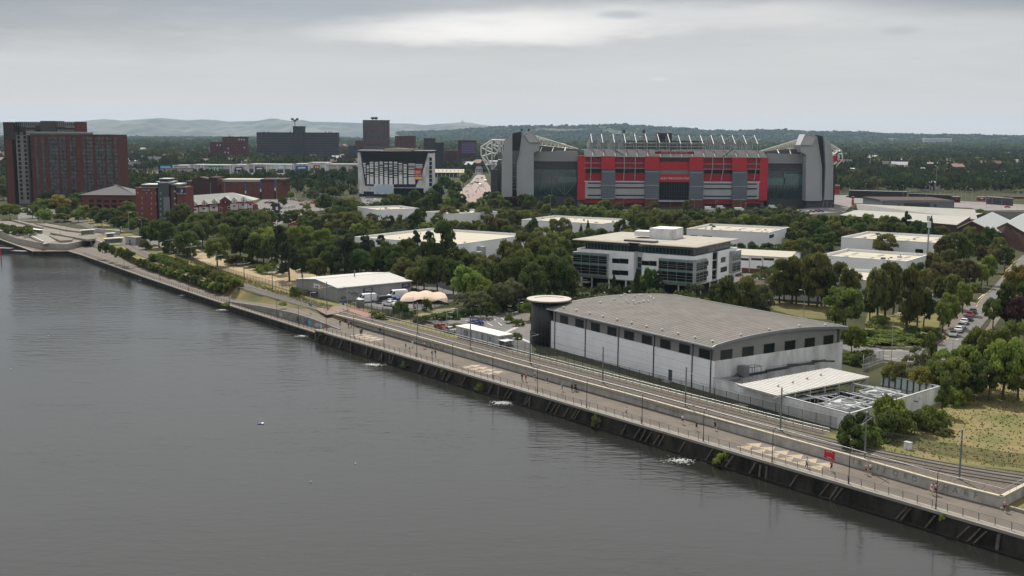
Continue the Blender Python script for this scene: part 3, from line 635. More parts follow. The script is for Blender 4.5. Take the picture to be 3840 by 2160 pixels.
# drum
DC=G(1991,1291,1.5); dr=4.3; d0=Vector((DC.x,DC.y)); lat=Vector((d0.y,-d0.x)).normalized(); dc=d0+lat*dr+d0.normalized()*0.3
drumm=mat('dark_drum_cladding',(.012,.015,.017),.4,.35,nz=.3,col2=(.02,.024,.027),stretch=(1,1,.1))
q=MB(); q.lathe((dc.x,dc.y,0),[(dr,BZ-.3),(dr,12.35)],40); q.build('drum',drumm,A,smooth=True)
q=MB()
for k in range(28):
    a=2*math.pi*k/28; c_=Vector((dc.x+dr*math.cos(a),dc.y+dr*math.sin(a),0)); q.tube(c_+Vector((0,0,BZ)),c_+Vector((0,0,12.3)),.05,4)
q.build('mullions',dgrey,A)
q=MB(); q.lathe((dc.x,dc.y,0),[(5.3,12.4),(5.4,12.55),(5.4,12.75),(4.9,12.8)],48); q.build('drum_roof',mat('drum_roof',(.38,.355,.315),.7,.2,nz=.4,col2=(.33,.31,.28)),A)
q=MB(); c0=Vector((dc.x,dc.y,12.83)); vv=Vector((M.v.x,M.v.y,0)); 
pts=[Vector((dc.x+3.9*math.cos(a),dc.y+2.9*math.sin(a)-.6,12.83)) for a in [math.radians(k) for k in (155,125,90,55,25)]]
q.path(pts,.07,4); q.build('roof_rail',black,A)
q=MB(); q.box(M,54.6,59.0,1.2,3.6,BZ,12.2); q.build('link_block',drumm,A)
q=MB(); q.box(M,LU+.0,56.0,-.02,.3,BZ-.5,8); q.build('lower_wall',slit,A)
# ---------------- plant compound
E0=thing('plant_compound','white walled plant yard with ribbed low roof and chillers beside the warehouse','plant yard',M.p(-20,8,BZ))
P2=M.p(-33.4,0,0); P3=G(3526,1450,4.7); P4=G(3307,1404,4.7)
q=MB(); q.box(M,-33.4,0,-.02,.3,BZ-.6,4.7); 
f=Fr((P2.x,P2.y),(P3.x-P2.x,P3.y-P2.y)); L3=(Vector(P3[:2])-Vector(P2[:2])).length; q.box(f,0,L3,0,.3,BZ-.6,4.7); q.build('outer_wall',whited,E0)
f4=Fr((P3.x,P3.y),(P4.x-P3.x,P4.y-P3.y)); L4=(Vector(P4[:2])-Vector(P3[:2])).length
q=MB(); q.box(f4,0,L4,0,.15,BZ-.6,4.7); q.build('screen_wall',mat('pale_green_panel',(.48,.55,.54),.5,.3,nz=1,col2=(.40,.46,.46)),E0)
for k in range(10):
    q=MB(); q.box(f4,k*L4/9.5,k*L4/9.5+.18,.15,.4,BZ,4.8); q.build('screen_post',dgrey,E0)
q=MB(); q.box(f4,0,L4,.1,.35,2.6,2.75); q.box(f4,0,L4,-.05,.3,4.7,4.85); q.box(f,0,L3,-.05,.36,4.7,4.82); q.box(M,-33.4,0,-.07,.36,4.7,4.82); q.build('wall_capping',galv,E0)
q=MB(); q.poly([(p.x,p.y,BZ+.03) for p in (M.p(0,.3,0),P2,P3,P4,M.p(0,30,0))]); q.build('yard_floor',concrete,E0)
zp=zz(2600,1240)
rq=[G(*zp(*p),5.2) for p in [(555,685),(1720,470),(2240,585),(1060,825)]]
rwm=mat('ribbed_white_roof',(.46,.445,.415),.9,.1,nz=.5,col2=(.40,.385,.355),detail=8)
q=MB(); q.hexa([p-Vector((0,0,.25)) for p in rq],rq); q.build('low_roof',rwm,E0)
q=MB(); du=(rq[3]-rq[0]); dv=(rq[1]-rq[0])
for k in range(27): a=rq[0]+dv*k/26.5; q.tube(a+Vector((0,0,.03)),a+du+Vector((0,0,.03)),.05,4)
q.build('roof_seams',lgrey,E0)
q=MB()
for k in range(7): a=rq[3]+(rq[2]-rq[3])*(k+.2)/6.4; q.tube(a-Vector((0,0,.3)),(a.x,a.y,BZ),.12,6); q.tube(a-Vector((0,0,.4)),a-du*.15-Vector((0,0,1.5)),.1,5)
q.build('roof_column',lgrey,E0)
for k in range(4):
    a=rq[0]+dv*(.2+.18*k)+du*(.55-.06*k); q=MB(); q.lathe(a,[(.18,0),(.18,.25),(.3,.3),(.1,.45)],8); q.build('roof_vent',galv,E0)
# gear along the gable: ducts and cable trays
q=MB()
for a,b_,r_ in [((1.5,.8,4.9),(14,.8,5.0),.3),((5,1.3,5.2),(20,1.0,5.2),.22),((13,1.6,5.5),(31,1.2,5.6),.25),((20,.9,5.8),(27,1.8,5.4),.2),((27,1.2,5.9),(33,2.,5.3),.2),((2,2.2,4.6),(6,.6,5.4),.25)]:
    q.tube(M.p(-a[1],a[0],a[2]-.6),M.p(-b_[1],b_[0],b_[2]-.6),r_,5)
q.build('duct',dgrey,E0)
q=MB(); q.box(M,-2.6,-.6,1.0,5.0,4.0,4.6); q.box(M,-2.2,-.4,6.2,7.6,4.4,6.6); q.build('plant_box',mgrey,E0)
q=MB()
for x in (-2.6,-.8):
    for y in (8,10.5): q.tube(M.p(x,y,4.4),M.p(x,y,6.3),.05,4)
q.path([M.p(-2.6,8,6.3),M.p(-2.6,10.5,6.3),M.p(-.8,10.5,6.3),M.p(-.8,8,6.3),M.p(-2.6,8,6.3)],.05,4); q.build('plant_cage',dgrey,E0)
# chillers
def chiller(pts,label):
    k=[G(*p,3.6) for p in pts]; c_=sum(k,Vector((0,0,0)))/4
    r=thing('chiller',label,'chiller',(c_.x,c_.y,BZ))
    q=MB(); q.hexa([Vector((p.x,p.y,BZ+.4)) for p in k],k); q.build('casing',lgrey,r)
    a=(k[0]+k[3])/2; b_=(k[1]+k[2])/2; w=min((k[0]-k[3]).length,(k[1]-k[0]).length)
    ax=(k[1]-k[0]) if (k[1]-k[0]).length>(k[2]-k[1]).length else (k[2]-k[1])
    rr=min((k[1]-k[0]).length,(k[2]-k[1]).length,ax.length/2.1)*.40
    for s_ in (-.24,.24):
        cc=c_+ax*s_; q=MB(); q.lathe((cc.x,cc.y,3.58),[(rr,0),(rr,.25),(rr*.93,.27),(rr*.9,.1),(rr*.2,.08)],22); q.cm=0; f_=q.build('fan_ring',galv,r)
        q=MB(); q.lathe((cc.x,cc.y,3.7),[(rr*.86,0),(rr*.86,.02)],20); q.build('fan',dgrey,f_)
    for e in range(4):
        q=MB(); q.tube(k[e]+Vector((0,0,.25)),k[(e+1)%4]+Vector((0,0,.25)),.12,6); q.build('pipe',galv,r)
    return r
z6=zz(3080,1400)
chiller([z6(*p) for p in [(10,400),(290,460),(560,380),(240,305)]],'grey chiller with two round fans nearest the tram tracks')
chiller([z6(*p) for p in [(480,240),(760,320),(1010,245),(700,190)]],'grey chiller with two round fans at the back of the plant yard')
# pipe runs
P0=M.p(-16,3,0)
for i in range(16):
    x=-15-i*1.05; z_=2.6+1.4*random.random(); y0=1+random.random()*3; y1=y0+8+14*random.random()
    q=MB(); mt=[galv,steelw,galv,lgrey][i%4]; r_=.09+.10*random.random()
    q.tube(M.p(x,y0,z_),M.p(x-.2,y1,z_),r_,7); q.tube(M.p(x,y0,z_),M.p(x,y0,BZ),r_,7); q.tube(M.p(x-.2,y1,z_),M.p(x-.2,y1,BZ+.3),r_,7); q.build('pipe_run',mt,E0)
for i in range(13):
    y=2+i*1.8; q=MB(); z_=3.+1.6*random.random(); x0_=-16-2*random.random(); q.tube(M.p(x0_,y,z_),M.p(-31+2*random.random(),y,z_),.07+.07*random.random(),6); q.tube(M.p(x0_,y,z_),M.p(x0_,y,BZ),.1,6); q.build('pipe_run',[steelw,galv,lgrey,dgrey][i%4],E0)
for i in range(16):
    q=MB(); x=-15.5-random.random()*16.5; y=1.2+random.random()*20; q.box(M,x,x+.7+random.random(),y,y+.6+random.random(),BZ,BZ+.8+random.random()*1.2); q.build('plant_box',[dgrey,lgrey,mgrey,galv][i%4],E0)
# gulls on the big roof
gull=MB(); 
def mk_gull():
    r=thing('gull','white and grey gull standing on the curved warehouse roof','bird',(0,0,0),'gulls resting on the curved roof')
    q=MB(); n=8; rings=[(-.28,.01),(-.2,.07),(-.05,.12),(.1,.10),(.2,.05),(.25,.055),(.30,.05),(.34,.01)]
    vs=[];fs=[]
    for k,(x,rr) in enumerate(rings):
        zc_=.22+(.0 if x<.12 else (x-.12)*.7)
        for i in range(n): a=2*math.pi*i/n; vs.append((x,rr*math.cos(a),zc_+rr*math.sin(a)))
    for k in range(len(rings)-1):
        for i in range(n): fs.append((k*n+i,k*n+(i+1)%n,(k+1)*n+(i+1)%n,(k+1)*n+i))
    q.add(vs,fs); q.tube((.0,.04,.0),(.0,.04,.14),.012,4); q.tube((.0,-.04,.0),(.0,-.04,.14),.012,4); q.tube((.33,0,.37),(.42,0,.35),.015,4,.004)
    q.build('body',steelw,r); w=MB(); w.hexa([(-.26,-.13,.2),(.12,-.14,.2),(.12,-.10,.2),(-.26,-.04,.2)],[(-.28,-.10,.30),(.1,-.12,.33),(.1,-.08,.33),(-.28,-.02,.30)]); w.hexa([(-.26,.13,.2),(.12,.14,.2),(.12,.10,.2),(-.26,.04,.2)],[(-.28,.10,.30),(.1,.12,.33),(.1,.08,.33),(-.28,.02,.30)]); w.build('wings',lgrey,r)
    return r
g0=mk_gull()
def roof_at(px,py):
    d=ray(px,py)
    for i in range(400):
        y=210+i*.25; x=d[0]/d[1]*y; z=HC+d[2]/d[1]*y; rel=Vector((x,y))-M.o; v_=rel.dot(M.v)
        if z<=np.interp(v_,[a for a,b_ in prof],[b_ for a,b_ in prof]): return Vector((x,y,np.interp(v_,[a for a,b_ in prof],[b_ for a,b_ in prof])))
zg=zz(1960,780); first=True
for (x,y) in [(985,1210),(1340,1212),(1408,1195),(1160,1172),(1500,1120),(1617,1132),(1355,1075),(1318,1190),(1535,1195),(1425,1225),(1590,1195),(1480,1210),(1300,1105),(1040,1090),(1245,1132),(1420,1130),(1625,1150),(1665,1168)]:
    p=roof_at(*zg(x,y)); lab='gull perched among the scattered flock on the curved grey roof'
    if first: g0.location=p; g0['label']=lab; g0.scale=(1.3,)*3; g0.rotation_euler=(0,0,1.); first=False
    else: dup(g0,p,random.random()*6,lab,scale=1.3)
# ================================================================ football stadium
SF=Fr((0,778),(1,0)); z4=zz(1780,440); z5=zz(2480,440); z3s=zz(1780,480,4.83)
def SX(zf,x,y,d=0.): return SF.px(*zf(x,y),d)
def rect(q,zf,x0,y0,x1,y1,d0,d1,fr=None,zmin=None):
    fr=fr or SF
    a,za=fr.px(*zf(x0,y0),d0); b_,zb_=fr.px(*zf(x1,y1),d0)
    if zmin is not None: zb_=zmin
    q.box(fr,a,b_,d0,d1,zb_,za); return q
T=thing('football_stadium','huge football stadium with red and grey front, white roof trusses and pylon corners','stadium',(110,800,GZ))
def sp(name,mt,rs,d0,d1,zmin=None,parent=None,**k):
    q=MB()
    for zf,x0,y0,x1,y1 in rs: rect(q,zf,x0,y0,x1,y1,d0,d1,zmin=zmin)
    return q.build(name,mt,parent or T,**k)
def A5(x): return (2480+x/3.386-1780)*3.386   # z5 x expressed in z4 units
R4=lambda x0,y0,x1,y1:(z4,x0,y0,x1,y1)
R5=lambda x0,y0,x1,y1:(z5,x0,y0,x1,y1)
X4=1310; 
# core volume behind everything
q=MB(); xa,_=SX(z4,1312,500); xb,_=SX(z5,1338,500); q.box(SF,xa+.3,xb-.3,3,34,GZ,36.5); q.build('stand_body',mgrey,T)
sp('red_front',red,[R4(1310,485,1400,1050)],-.6,3.2); sp('red_front',red,[R5(1255,510,1340,1058)],-.6,3.2)
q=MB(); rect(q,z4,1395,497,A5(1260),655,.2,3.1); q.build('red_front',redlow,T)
for x0,x1,zf in ((1610,1782,z4),(2163,2342,z4),(358,532,z5),(903,1085,z5)):
    yt={1610:493,2163:495,358:502,903:508}[x0]
    pr_=sp('pilaster',red,[(zf,x0,yt,x1,yt+170)],-2.2,1)
    sp('lower_cladding',mat('slate_panel',(.12,.14,.16),.5,.4,nz=.15,col2=(.10,.12,.14)) if x0==1610 else bpy.data.materials['slate_panel'],[(zf,x0+2,yt+170,x1-2,1042 if zf is z4 else 1047)],-1.6,1,parent=None)
    q=MB()
    for y in (690,863,1034): rect(q,zf,x0+6,y-3+(12 if zf is z5 else 0),x1-6,y+5+(12 if zf is z5 else 0),-1.8,-1.5)
    q.build('trim_band',lgrey,T)
    sp('brick_base',brick,[(zf,x0-4,1042,x1+4,1120)],-1.4,1,zmin=GZ-.5)
# bays between the pilasters
bays=[(z4,1395,1605,2),(z4,1784,2161,4),(z5,534,900,4),(z5,1087,1258,2)]
wl=mat('grey_louvre_panel',(.36,.375,.40),.5,.35,nz=.2,col2=(.32,.335,.35))
for zf,x0,x1,nw in bays:
    o=8 if zf is z5 else 0
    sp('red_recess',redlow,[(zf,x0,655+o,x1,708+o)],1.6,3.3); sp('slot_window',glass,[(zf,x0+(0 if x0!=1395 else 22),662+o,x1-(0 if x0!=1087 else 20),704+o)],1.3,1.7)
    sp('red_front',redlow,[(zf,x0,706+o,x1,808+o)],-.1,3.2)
    xl=x0 if x0!=1395 else 1392; xr=x1
    sp('grey_front',wl,[(zf,xl,808+o,xr,1032+o)],-.5,3.2)
    for y0,y1 in ((828,843),(885,903),(982,999)):
        sp('louvre',black,[(zf,x0+(40 if x0==1395 else 2),y0+o*1.5,x1-(45 if x0==1087 else 2),y1+o*1.5)],-.7,-.4)
    sp('pale_band',whited,[(zf,xl,808+o,xr,820+o)],-.62,-.45)
    q=MB()
    for y in (580,645): a,z_=SX(zf,x0,y+o*1.5,-.5); b_,_=SX(zf,x1,y+o*1.5,-.5); q.tube(SF.p(a,-.5,z_),SF.p(b_,-.5,z_),.22,5)
    q.build('front_tube',lgrey,T)
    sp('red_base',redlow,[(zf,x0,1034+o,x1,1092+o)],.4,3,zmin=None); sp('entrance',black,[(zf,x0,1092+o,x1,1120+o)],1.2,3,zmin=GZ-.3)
for zf,xs in ((z4,(1478,1900,2040)),(z5,(652,790,1205))):
    for x in xs:
        q=MB(); a,z_=SX(zf,x,495,-1); b_,zb_=SX(zf,x,640,-1); c_,zc_=SX(zf,x-8-(zf is z5)*18,800,-1); q.path([SF.p(a,-1,z_),SF.p(b_,-1,zb_),SF.p(c_,-.4,zc_)],.3,5); q.build('front_mast',lgrey,T)
# centre bay
sp('red_front',red,[R4(2342,497,A5(358),668)],-.4,3); sp('dark_recess',brickd,[R4(2350,515,A5(356),565)],-.6,-.35)
sp('grey_band',mgrey,[R4(2342,670,A5(356),722)],-.3,3)
sp('sign_panel',mat('sign_red',(.40,.016,.022),.5,.4),[R4(2342,722,A5(357),822)],-1.2,3)
a,z_=SX(z4,2387,760,-1.3); b_,zb_=SX(z5,312,790,-1.3)
text_mesh('sign_lettering','SIR ALEX FERGUSON STAND',2.02,whitep,SF.p((a+b_)/2,-1.35,(z_+zb_)/2-.1),(1,0,0),(0,0,1),.06,T)
sp('foyer_glass',glass,[R4(2345,822,A5(352),1055)],.8,3); 
q=MB()
for k in range(1,12): a,_=SX(z4,2345+k*(A5(352)-2345)/12,900,.6); q.box(SF,a-.1,a+.1,.6,.9,8,27)
for y in (880,940,1000): rect(q,z4,2345,y,A5(352),y+4,.6,.9)
q.build('foyer_mullions',dgrey,T)
sp('canopy',lgrey,[R4(2335,1055,A5(350),1075)],-5,1); sp('brick_base',brick,[R4(2335,1075,A5(350),1120)],-1,2,zmin=GZ-.3)
# roof fascia and roof
q=MB(); xa,_=SX(z4,1395,430); xb,_=SX(z5,1340,440)
q.add([SF.p(xa,-.8,36.9),SF.p(xb,-.8,36.9),SF.p(xb,10,41.0),SF.p(xa,10,41.0),SF.p(xa,10,36.5),SF.p(xb,10,36.5)],[(0,1,2,3),(2,5,4,3),(0,3,4),(1,5,2)])
q.box(SF,xa,xb,10,70,40.2,41); q.build('roof',mat('grey_roof',(.115,.118,.115),1.,.0,nz=.05,col2=(.10,.103,.10)),T)
q=MB(); q.box(SF,xa,xb,-1.1,-.7,36.4,37.2); q.box(SF,xa,xb,1.6,2.2,37.6,38.0); q.build('roof_gutter',lgrey,T)
q=MB(); a,z_=SX(z4,2290,432,-1.2); b_,zb_=SX(z5,415,467,-1.2); q.box(SF,a,b_,-1.2,-.9,zb_,z_); q.build('name_board',mat('name_red',(.20,.008,.02),.6,.3),T)
text_mesh('name_lettering','MANCHESTER UNITED',z_-zb_+.1,mat('name_pink',(.55,.25,.27),.6,.3),SF.p((a+b_)/2,-1.3,(z_+zb_)/2),(1,0,0),(0,0,1),.08,T)
# roof trusses
tx=[(z4,x) for x in (1475,1610,1755,1895,2030,2165,2320,2450)]+[(z5,x) for x in (215,350,495,630,765,900,1040,1180)]
for i,(zf,x) in enumerate(tx):
    dy=0 if zf is z4 else 14
    D=14.; xa,za=SX(zf,x,213+dy*1.2,D); 
    Ap=SF.p(xa,D,za); B=SF.p(xa+.3,3.,za-6.0); Cc=SF.p(xa+.3,3.6,40.); E_=SF.p(xa,D+1,41); R_=SF.p(xa,D+42,46.); 
    r=T
    q=MB(); q.tube(Ap,B,.26,5); q.build('truss_stay',whited,r)
    q=MB(); q.tube(B,Cc,.22,4); q.tube(Ap,SF.p(xa,D+8,41),.2,4); q.tube(B,SF.p(xa,D,41),.16,4); q.tube(Ap,R_,.3,4)
    for k in range(5): q.tube(Ap.lerp(R_,k/5),SF.p(xa,D+4+k*8,41.3),.14,4); q.tube(Ap.lerp(R_,(k+1)/5),SF.p(xa,D+4+k*8,41.3),.14,4)
    q.build('truss',lgrey,r)
    q=MB(); q.tube(SF.p(xa+.4,2,39.2),SF.p(xa+.9,-1.5,36.5),.22,4); q.build('fascia_strut',steelw,r)
q=MB(); xa,_=SX(z4,1475,300,14); xb,_=SX(z5,1180,300,14)
for d_,z_,r_ in ((14,52,.1),(3,46,.1),(18,47,.12)): q.tube(SF.p(xa,d_,z_),SF.p(xb,d_,z_),r_,4)
q.build('truss_tie',dgrey,T)
q=MB(); n_=52
for k in range(n_+1):
    a=xa+(xb-xa)*k/n_
    for d_,zt_ in ((24,48.5),(34,47.5)): q.tube(SF.p(a,d_,41),SF.p(a,d_,zt_),.11,4)
    if k<n_: q.tube(SF.p(a,24,41 if k%2 else 48.5),SF.p(a+(xb-xa)/n_,24,48.5 if k%2 else 41),.1,4)
for d_,z_ in ((24,48.5),(34,47.5),(24,44.5),(34,43.5)): q.tube(SF.p(xa,d_,z_),SF.p(xb,d_,z_),.13,4)
q.build('roof_lattice',mgrey,T)
xs,_=SX(z4,1900,300,20); xe,_=SX(z5,545,300,20)
for z_,w,mt in ((47.4,.8,black),(44.8,.9,dgrey),(42.6,1.1,dgrey),(46.2,.25,lgrey),(43.6,.25,lgrey)):
    q=MB(); q.box(SF,xs,xe,20,21,z_-w/2,z_+w/2); q.build('roof_gantry',mt,T)
q=MB()
for k in range(36): a=xs+(xe-xs)*k/35.; q.tube(SF.p(a,21,41),SF.p(a+(1.4 if k%2 else -1.4),21,47),.13,4)
q.build('gantry_bracing',lgrey,T)
q=MB(); rect(q,z4,2320,200,2502,300,24,29); a,_=SX(z4,2320,200,24); b_,_=SX(z4,2502,200,24); q.box(SF,a,a+1,24,29,40,47); q.box(SF,b_-1,b_,24,29,40,47); q.build('scoreboard',black,T)
for x in (1895,2150):
    q=MB(); rect(q,z4,x-16,158,x+16,200,60,62); a,_=SX(z4,x,200,61); q.tube(SF.p(a,61,40),SF.p(a,61,52),.5,5); q.build('floodlight',dgrey,T)
for x in (585,675):
    q=MB(); rect(q,z4,x,142,x+24,178,18,19); a,_=SX(z4,x+10,178,18); q.tube(SF.p(a,19,40),SF.p(a,19,50),.3,5); q.build('floodlight',dgrey,T)
# diagonal pipes on the roof
q=MB(); q.tube(SF.p(SX(z4,1775,390,2)[0],2,41.5),SF.p(SX(z4,1890,475,-1)[0],-1,37.5),.35,5); q.tube(SF.p(SX(z5,940,360,2)[0],6,43),SF.p(SX(z5,780,490,-1)[0],-1.2,37),.4,5); q.build('roof_pipe',black,T)
# quadrants: grey fascia over tinted glass
def quad_corner(zf,x0,x1,yt,yf,yg,yb,bands,bright):
    sp('quadrant_fascia',mat('quadrant_grey',(.25,.26,.265),.55,.35,nz=.1,col2=(.23,.24,.245)) if x0==750 else bpy.data.materials['quadrant_grey'],[(zf,x0,yt,x1,yf)],5,34)
    sp('glass_upper',dgrey,[(zf,x0,yf,x1,yg)],6,30)
    sp('glass_wall',glassg,[(zf,x0,yg,x1,yb)],6.2,30)
    for y in bands: sp('spandrel',glasst,[(zf,x0,y-3,x1,y+4)],5.8,6.3)
    sp('quadrant_base',dgrey,[(zf,x0,yb,x1,yb+40)],6.5,30,zmin=GZ-.3)
    for b in bright: sp('lit_glazing',glasst,[(zf,)+b],5.9,6.3)
    q=MB()
    for k in range(13): x=x0+(x1-x0)*k/12; a,_=SX(zf,x,700,5.9); q.box(SF,a-.07,a+.07,5.9,6.3,7,26)
    q.build('mullions',dgrey,T)
quad_corner(z4,750,1308,432,562,660,990,(667,745,825,910),[(1060,755,1300,822)])
quad_corner(z5,1340,1842,462,588,690,1030,(690,770),[(1342,775,1570,845),(1345,845,1840,862),(1560,720,1840,850)])
q=MB()
for a,b_ in (((980,830),(1140,990)),((1290,830),(1150,990)),((980,760),(980,990)),((1140,830),(1140,990)),((828,760),(828,960))):
    p=SX(z4,*a,5.5); r_=SX(z4,*b_,5.5); q.tube(SF.p(p[0],5.5,p[1]),SF.p(r_[0],5.5,r_[1]),.28,5)
q.build('glass_bracing',mat('tinted_steel',(.10,.16,.16),.5),T)
# sloping roofs of the quadrants
q=MB(); p=[SX(z4,*a,8) for a in ((750,432),(1340,420),(1300,405),(830,360),(800,420))]
q.outline(SF,[(a,z_) for a,z_ in p],8,30); q.build('quadrant_roof',bpy.data.materials['grey_roof'],T)
q=MB(); p=[SX(z5,*a,8) for a in ((1210,452),(1842,485),(1790,400),(1500,410),(1330,432))]
q.outline(SF,[(a,z_) for a,z_ in p],8,30); q.build('quadrant_roof',bpy.data.materials['grey_roof'],T)
def lattice(zf,top,bot,n,r_,d,mt,name='corner_truss'):
    q=MB(); P3=lambda a,dd:SF.p(*(lambda s:(s[0],dd))(SX(zf,a[0],a[1],d)),SX(zf,a[0],a[1],d)[1])
    def L(a,b,t): return (a[0]+(b[0]-a[0])*t,a[1]+(b[1]-a[1])*t)
    for dd in (d,d+5):
        q.tube(P3(top[0],dd),P3(top[1],dd),r_*1.5,5); q.tube(P3(bot[0],dd),P3(bot[1],dd),r_*1.3,5)
        for k in range(n):
            q.tube(P3(L(*bot,k/n),dd),P3(L(*top,(k+.5)/n),dd),r_*.7,4); q.tube(P3(L(*bot,(k+1)/n),dd),P3(L(*top,(k+.5)/n),dd),r_*.7,4)
    for k in range(n): q.tube(P3(L(*top,k/n),d),P3(L(*top,(k+.5)/n),d+5),r_*.6,4)
    q.build(name,mt,T)
lattice(z4,((775,238),(1315,402)),((800,355),(1310,408)),9,.3,12,steelc); lattice(z4,((780,262),(1150,345)),((820,360),(1180,392)),7,.25,20,steelc)
lattice(z5,((1810,265),(1260,435)),((1780,395),(1270,445)),9,.3,12,steelc); lattice(z5,((1770,300),(1420,400)),((1760,400),(1450,425)),7,.25,20,steelc)
for zf,ls in ((z4,((860,365,828,440),(1005,370,983,437),(1155,385,1143,430))),(z5,((1470,412,1495,458),(1625,405,1645,468),(1740,400,1780,475)))):
    for x0,y0,x1,y1 in ls:
        q=MB(); a=SX(zf,x0,y0,9); b_=SX(zf,x1,y1,4.8); q.tube(SF.p(a[0],9,a[1]),SF.p(b_[0],4.8,b_[1]),.4,5); q.build('roof_strut',steelw,T)
# corner pylons (folded grey towers with a glazed stair between)
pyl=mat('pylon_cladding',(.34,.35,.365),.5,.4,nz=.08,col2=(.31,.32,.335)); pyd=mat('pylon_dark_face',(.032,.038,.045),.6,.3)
def outl(name,mt,zf,pts,d0,d1):
    q=MB(); q.outline(SF,[SX(zf,x,y,d0) for x,y in pts],d0,d1); return q.build(name,mt,T)
outl('pylon',pyl,z4,[(340,1010),(345,620),(350,520),(380,300),(478,205),(478,1010)],-3,14)
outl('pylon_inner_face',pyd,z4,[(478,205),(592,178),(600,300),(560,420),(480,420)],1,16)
outl('stair_glazing',glassg,z4,[(478,375),(600,375),(560,600),(545,960),(478,990)],2,10)
q=MB()
for y in (575,685,750,820,860,910): rect(q,z4,480,y,540,y+5,1.6,2.1)
q.build('stair_landing',lgrey,T)
outl('pylon',pyl,z4,[(536,1010),(540,600),(575,450),(605,215),(630,215),(695,318),(822,318),(822,420),(750,450),(750,1010)],-4,13)
outl('pylon_cap',mat('pylon_cap',(.42,.43,.45),.5,.4),z4,[(624,210),(725,175),(822,315),(695,318)],-4.6,12)
q=MB()
for a,b_ in (((624,210),(725,175)),((725,175),(822,315)),((822,316),(695,318)),((695,318),(624,210)),((605,215),(575,450)),((575,450),(540,600)),((540,600),(536,950))):
    p=SX(z4,*a,-4.8); r_=SX(z4,*b_,-4.8); q.tube(SF.p(p[0],-4.8,p[1]),SF.p(r_[0],-4.8,r_[1]),.3,4)
q.build('pylon_edge',lgrey,T)
sp('dark_side',dgrey,[(z4,205,665,292,1010)],4,30,zmin=GZ); sp('side_glass',glassg,[(z4,292,540,340,1010)],8,30,zmin=GZ)
outl('pylon',pyl,z5,[(1832,1062),(1842,480),(1775,440),(1760,355),(1915,355),(1970,250),(2000,400),(2030,640),(2035,1062)],-4,13)
outl('pylon_cap',bpy.data.materials['pylon_cap'],z5,[(1832,215),(1970,245),(1915,355),(1772,350)],-4.6,12)
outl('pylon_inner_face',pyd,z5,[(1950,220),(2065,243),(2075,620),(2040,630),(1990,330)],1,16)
outl('stair_glazing',glassg,z5,[(2000,420),(2060,520),(2078,640),(2070,1062),(2032,1062),(2036,640)],2,10)
outl('pylon',pyl,z5,[(2068,1050),(2085,640),(2070,243),(2090,250),(2150,330),(2180,560),(2180,1050)],-3,14)
q=MB()
for a,b_ in (((1832,215),(1970,245)),((1970,245),(1915,355)),((1915,355),(1770,350)),((1832,215),(1770,350)),((1975,255),(2035,640)),((2035,640),(2035,1050)),((2150,330),(2180,560)),((2180,560),(2172,1045))):
    p=SX(z5,*a,-4.8); r_=SX(z5,*b_,-4.8); q.tube(SF.p(p[0],-4.8,p[1]),SF.p(r_[0],-4.8,r_[1]),.3,4)
q.build('pylon_edge',lgrey,T)
sp('pylon_base',dgrey,[(z5,1842,1055,2175,1150)],-2.5,12,zmin=GZ-.2)
sp('side_wall',brickd,[(z5,2180,600,2196,1050)],4,40,zmin=GZ)
# white frame sticking out on both sides
def frame_lines(zf,lines,d,r_,mt,depth=0):
    for (x0,y0,x1,y1) in lines:
        q=MB(); a=SX(zf,x0,y0,d); b_=SX(zf,x1,y1,d); q.tube(SF.p(a[0],d,a[1]),SF.p(b_[0],d,b_[1]),r_,5)
        if depth: q.tube(SF.p(a[0],d+depth,a[1]),SF.p(b_[0],d+depth,b_[1]),r_*.8,5); q.tube(SF.p(a[0],d,a[1]),SF.p(a[0],d+depth,a[1]),r_*.6,4)
        q.build('side_frame',mt,T)
frame_lines(z3s,[(110,345,310,215),(310,215,550,220),(110,345,115,490),(115,490,290,850),(290,850,290,900),(310,215,315,750),(130,510,310,460),(130,360,310,450),(205,330,205,500),(205,500,270,640),(270,640,405,640),(205,665,405,665),(205,330,300,390),(220,320,300,265),(310,460,420,460),(350,330,500,330),(340,320,420,240),(380,240,380,330),(440,240,440,430),(460,240,460,440),(500,240,500,480),(350,520,430,390),(340,350,430,430),(150,530,240,650),(520,240,520,300),(330,740,400,665),(370,240,470,320)],14,.42,steelw,8)
frame_lines(z5,[(2145,335,2285,420),(2285,420,2300,540),(2300,540,2180,665),(2160,480,2285,420),(2175,490,2250,430),(2240,430,2260,520),(2245,430,2245,540),(2180,610,2230,560),(2150,350,2250,430),(2300,465,2305,515)],16,.4,steelw,8)
sp('side_panel',red,[(z5,2180,485,2245,580)],20,26); sp('back_wall',mgrey,[(z4,180,560,340,680)],20,50)
# other stands so that the bowl reads from elsewhere
q=MB(); q.box(SF,-4,24,34,190,GZ,33); q.box(SF,205,232,34,190,GZ,33); q.box(SF,24,205,165,190,GZ,30); q.build('far_stands',dgrey,T)
q=MB(); q.box(SF,-8,34,34,190,33,34.2); q.box(SF,196,236,34,190,33,34.2); q.box(SF,34,196,150,192,30.5,31.5); q.build('far_roofs',bpy.data.materials['grey_roof'],T)
q=MB(); xa,_=SX(z4,1395,430); xb,_=SX(z5,1340,440); q.hexa([SF.p(xa,34,20),SF.p(xb,34,20),SF.p(xb,70,6),SF.p(xa,70,6)],[SF.p(xa,34,24),SF.p(xb,34,24),SF.p(xb,70,8),SF.p(xa,70,8)]); q.build('seating',redlow,T)
q=MB(); q.box(SF,34,196,75,150,GZ+.03,GZ+.06); q.build('pitch',grass,T)
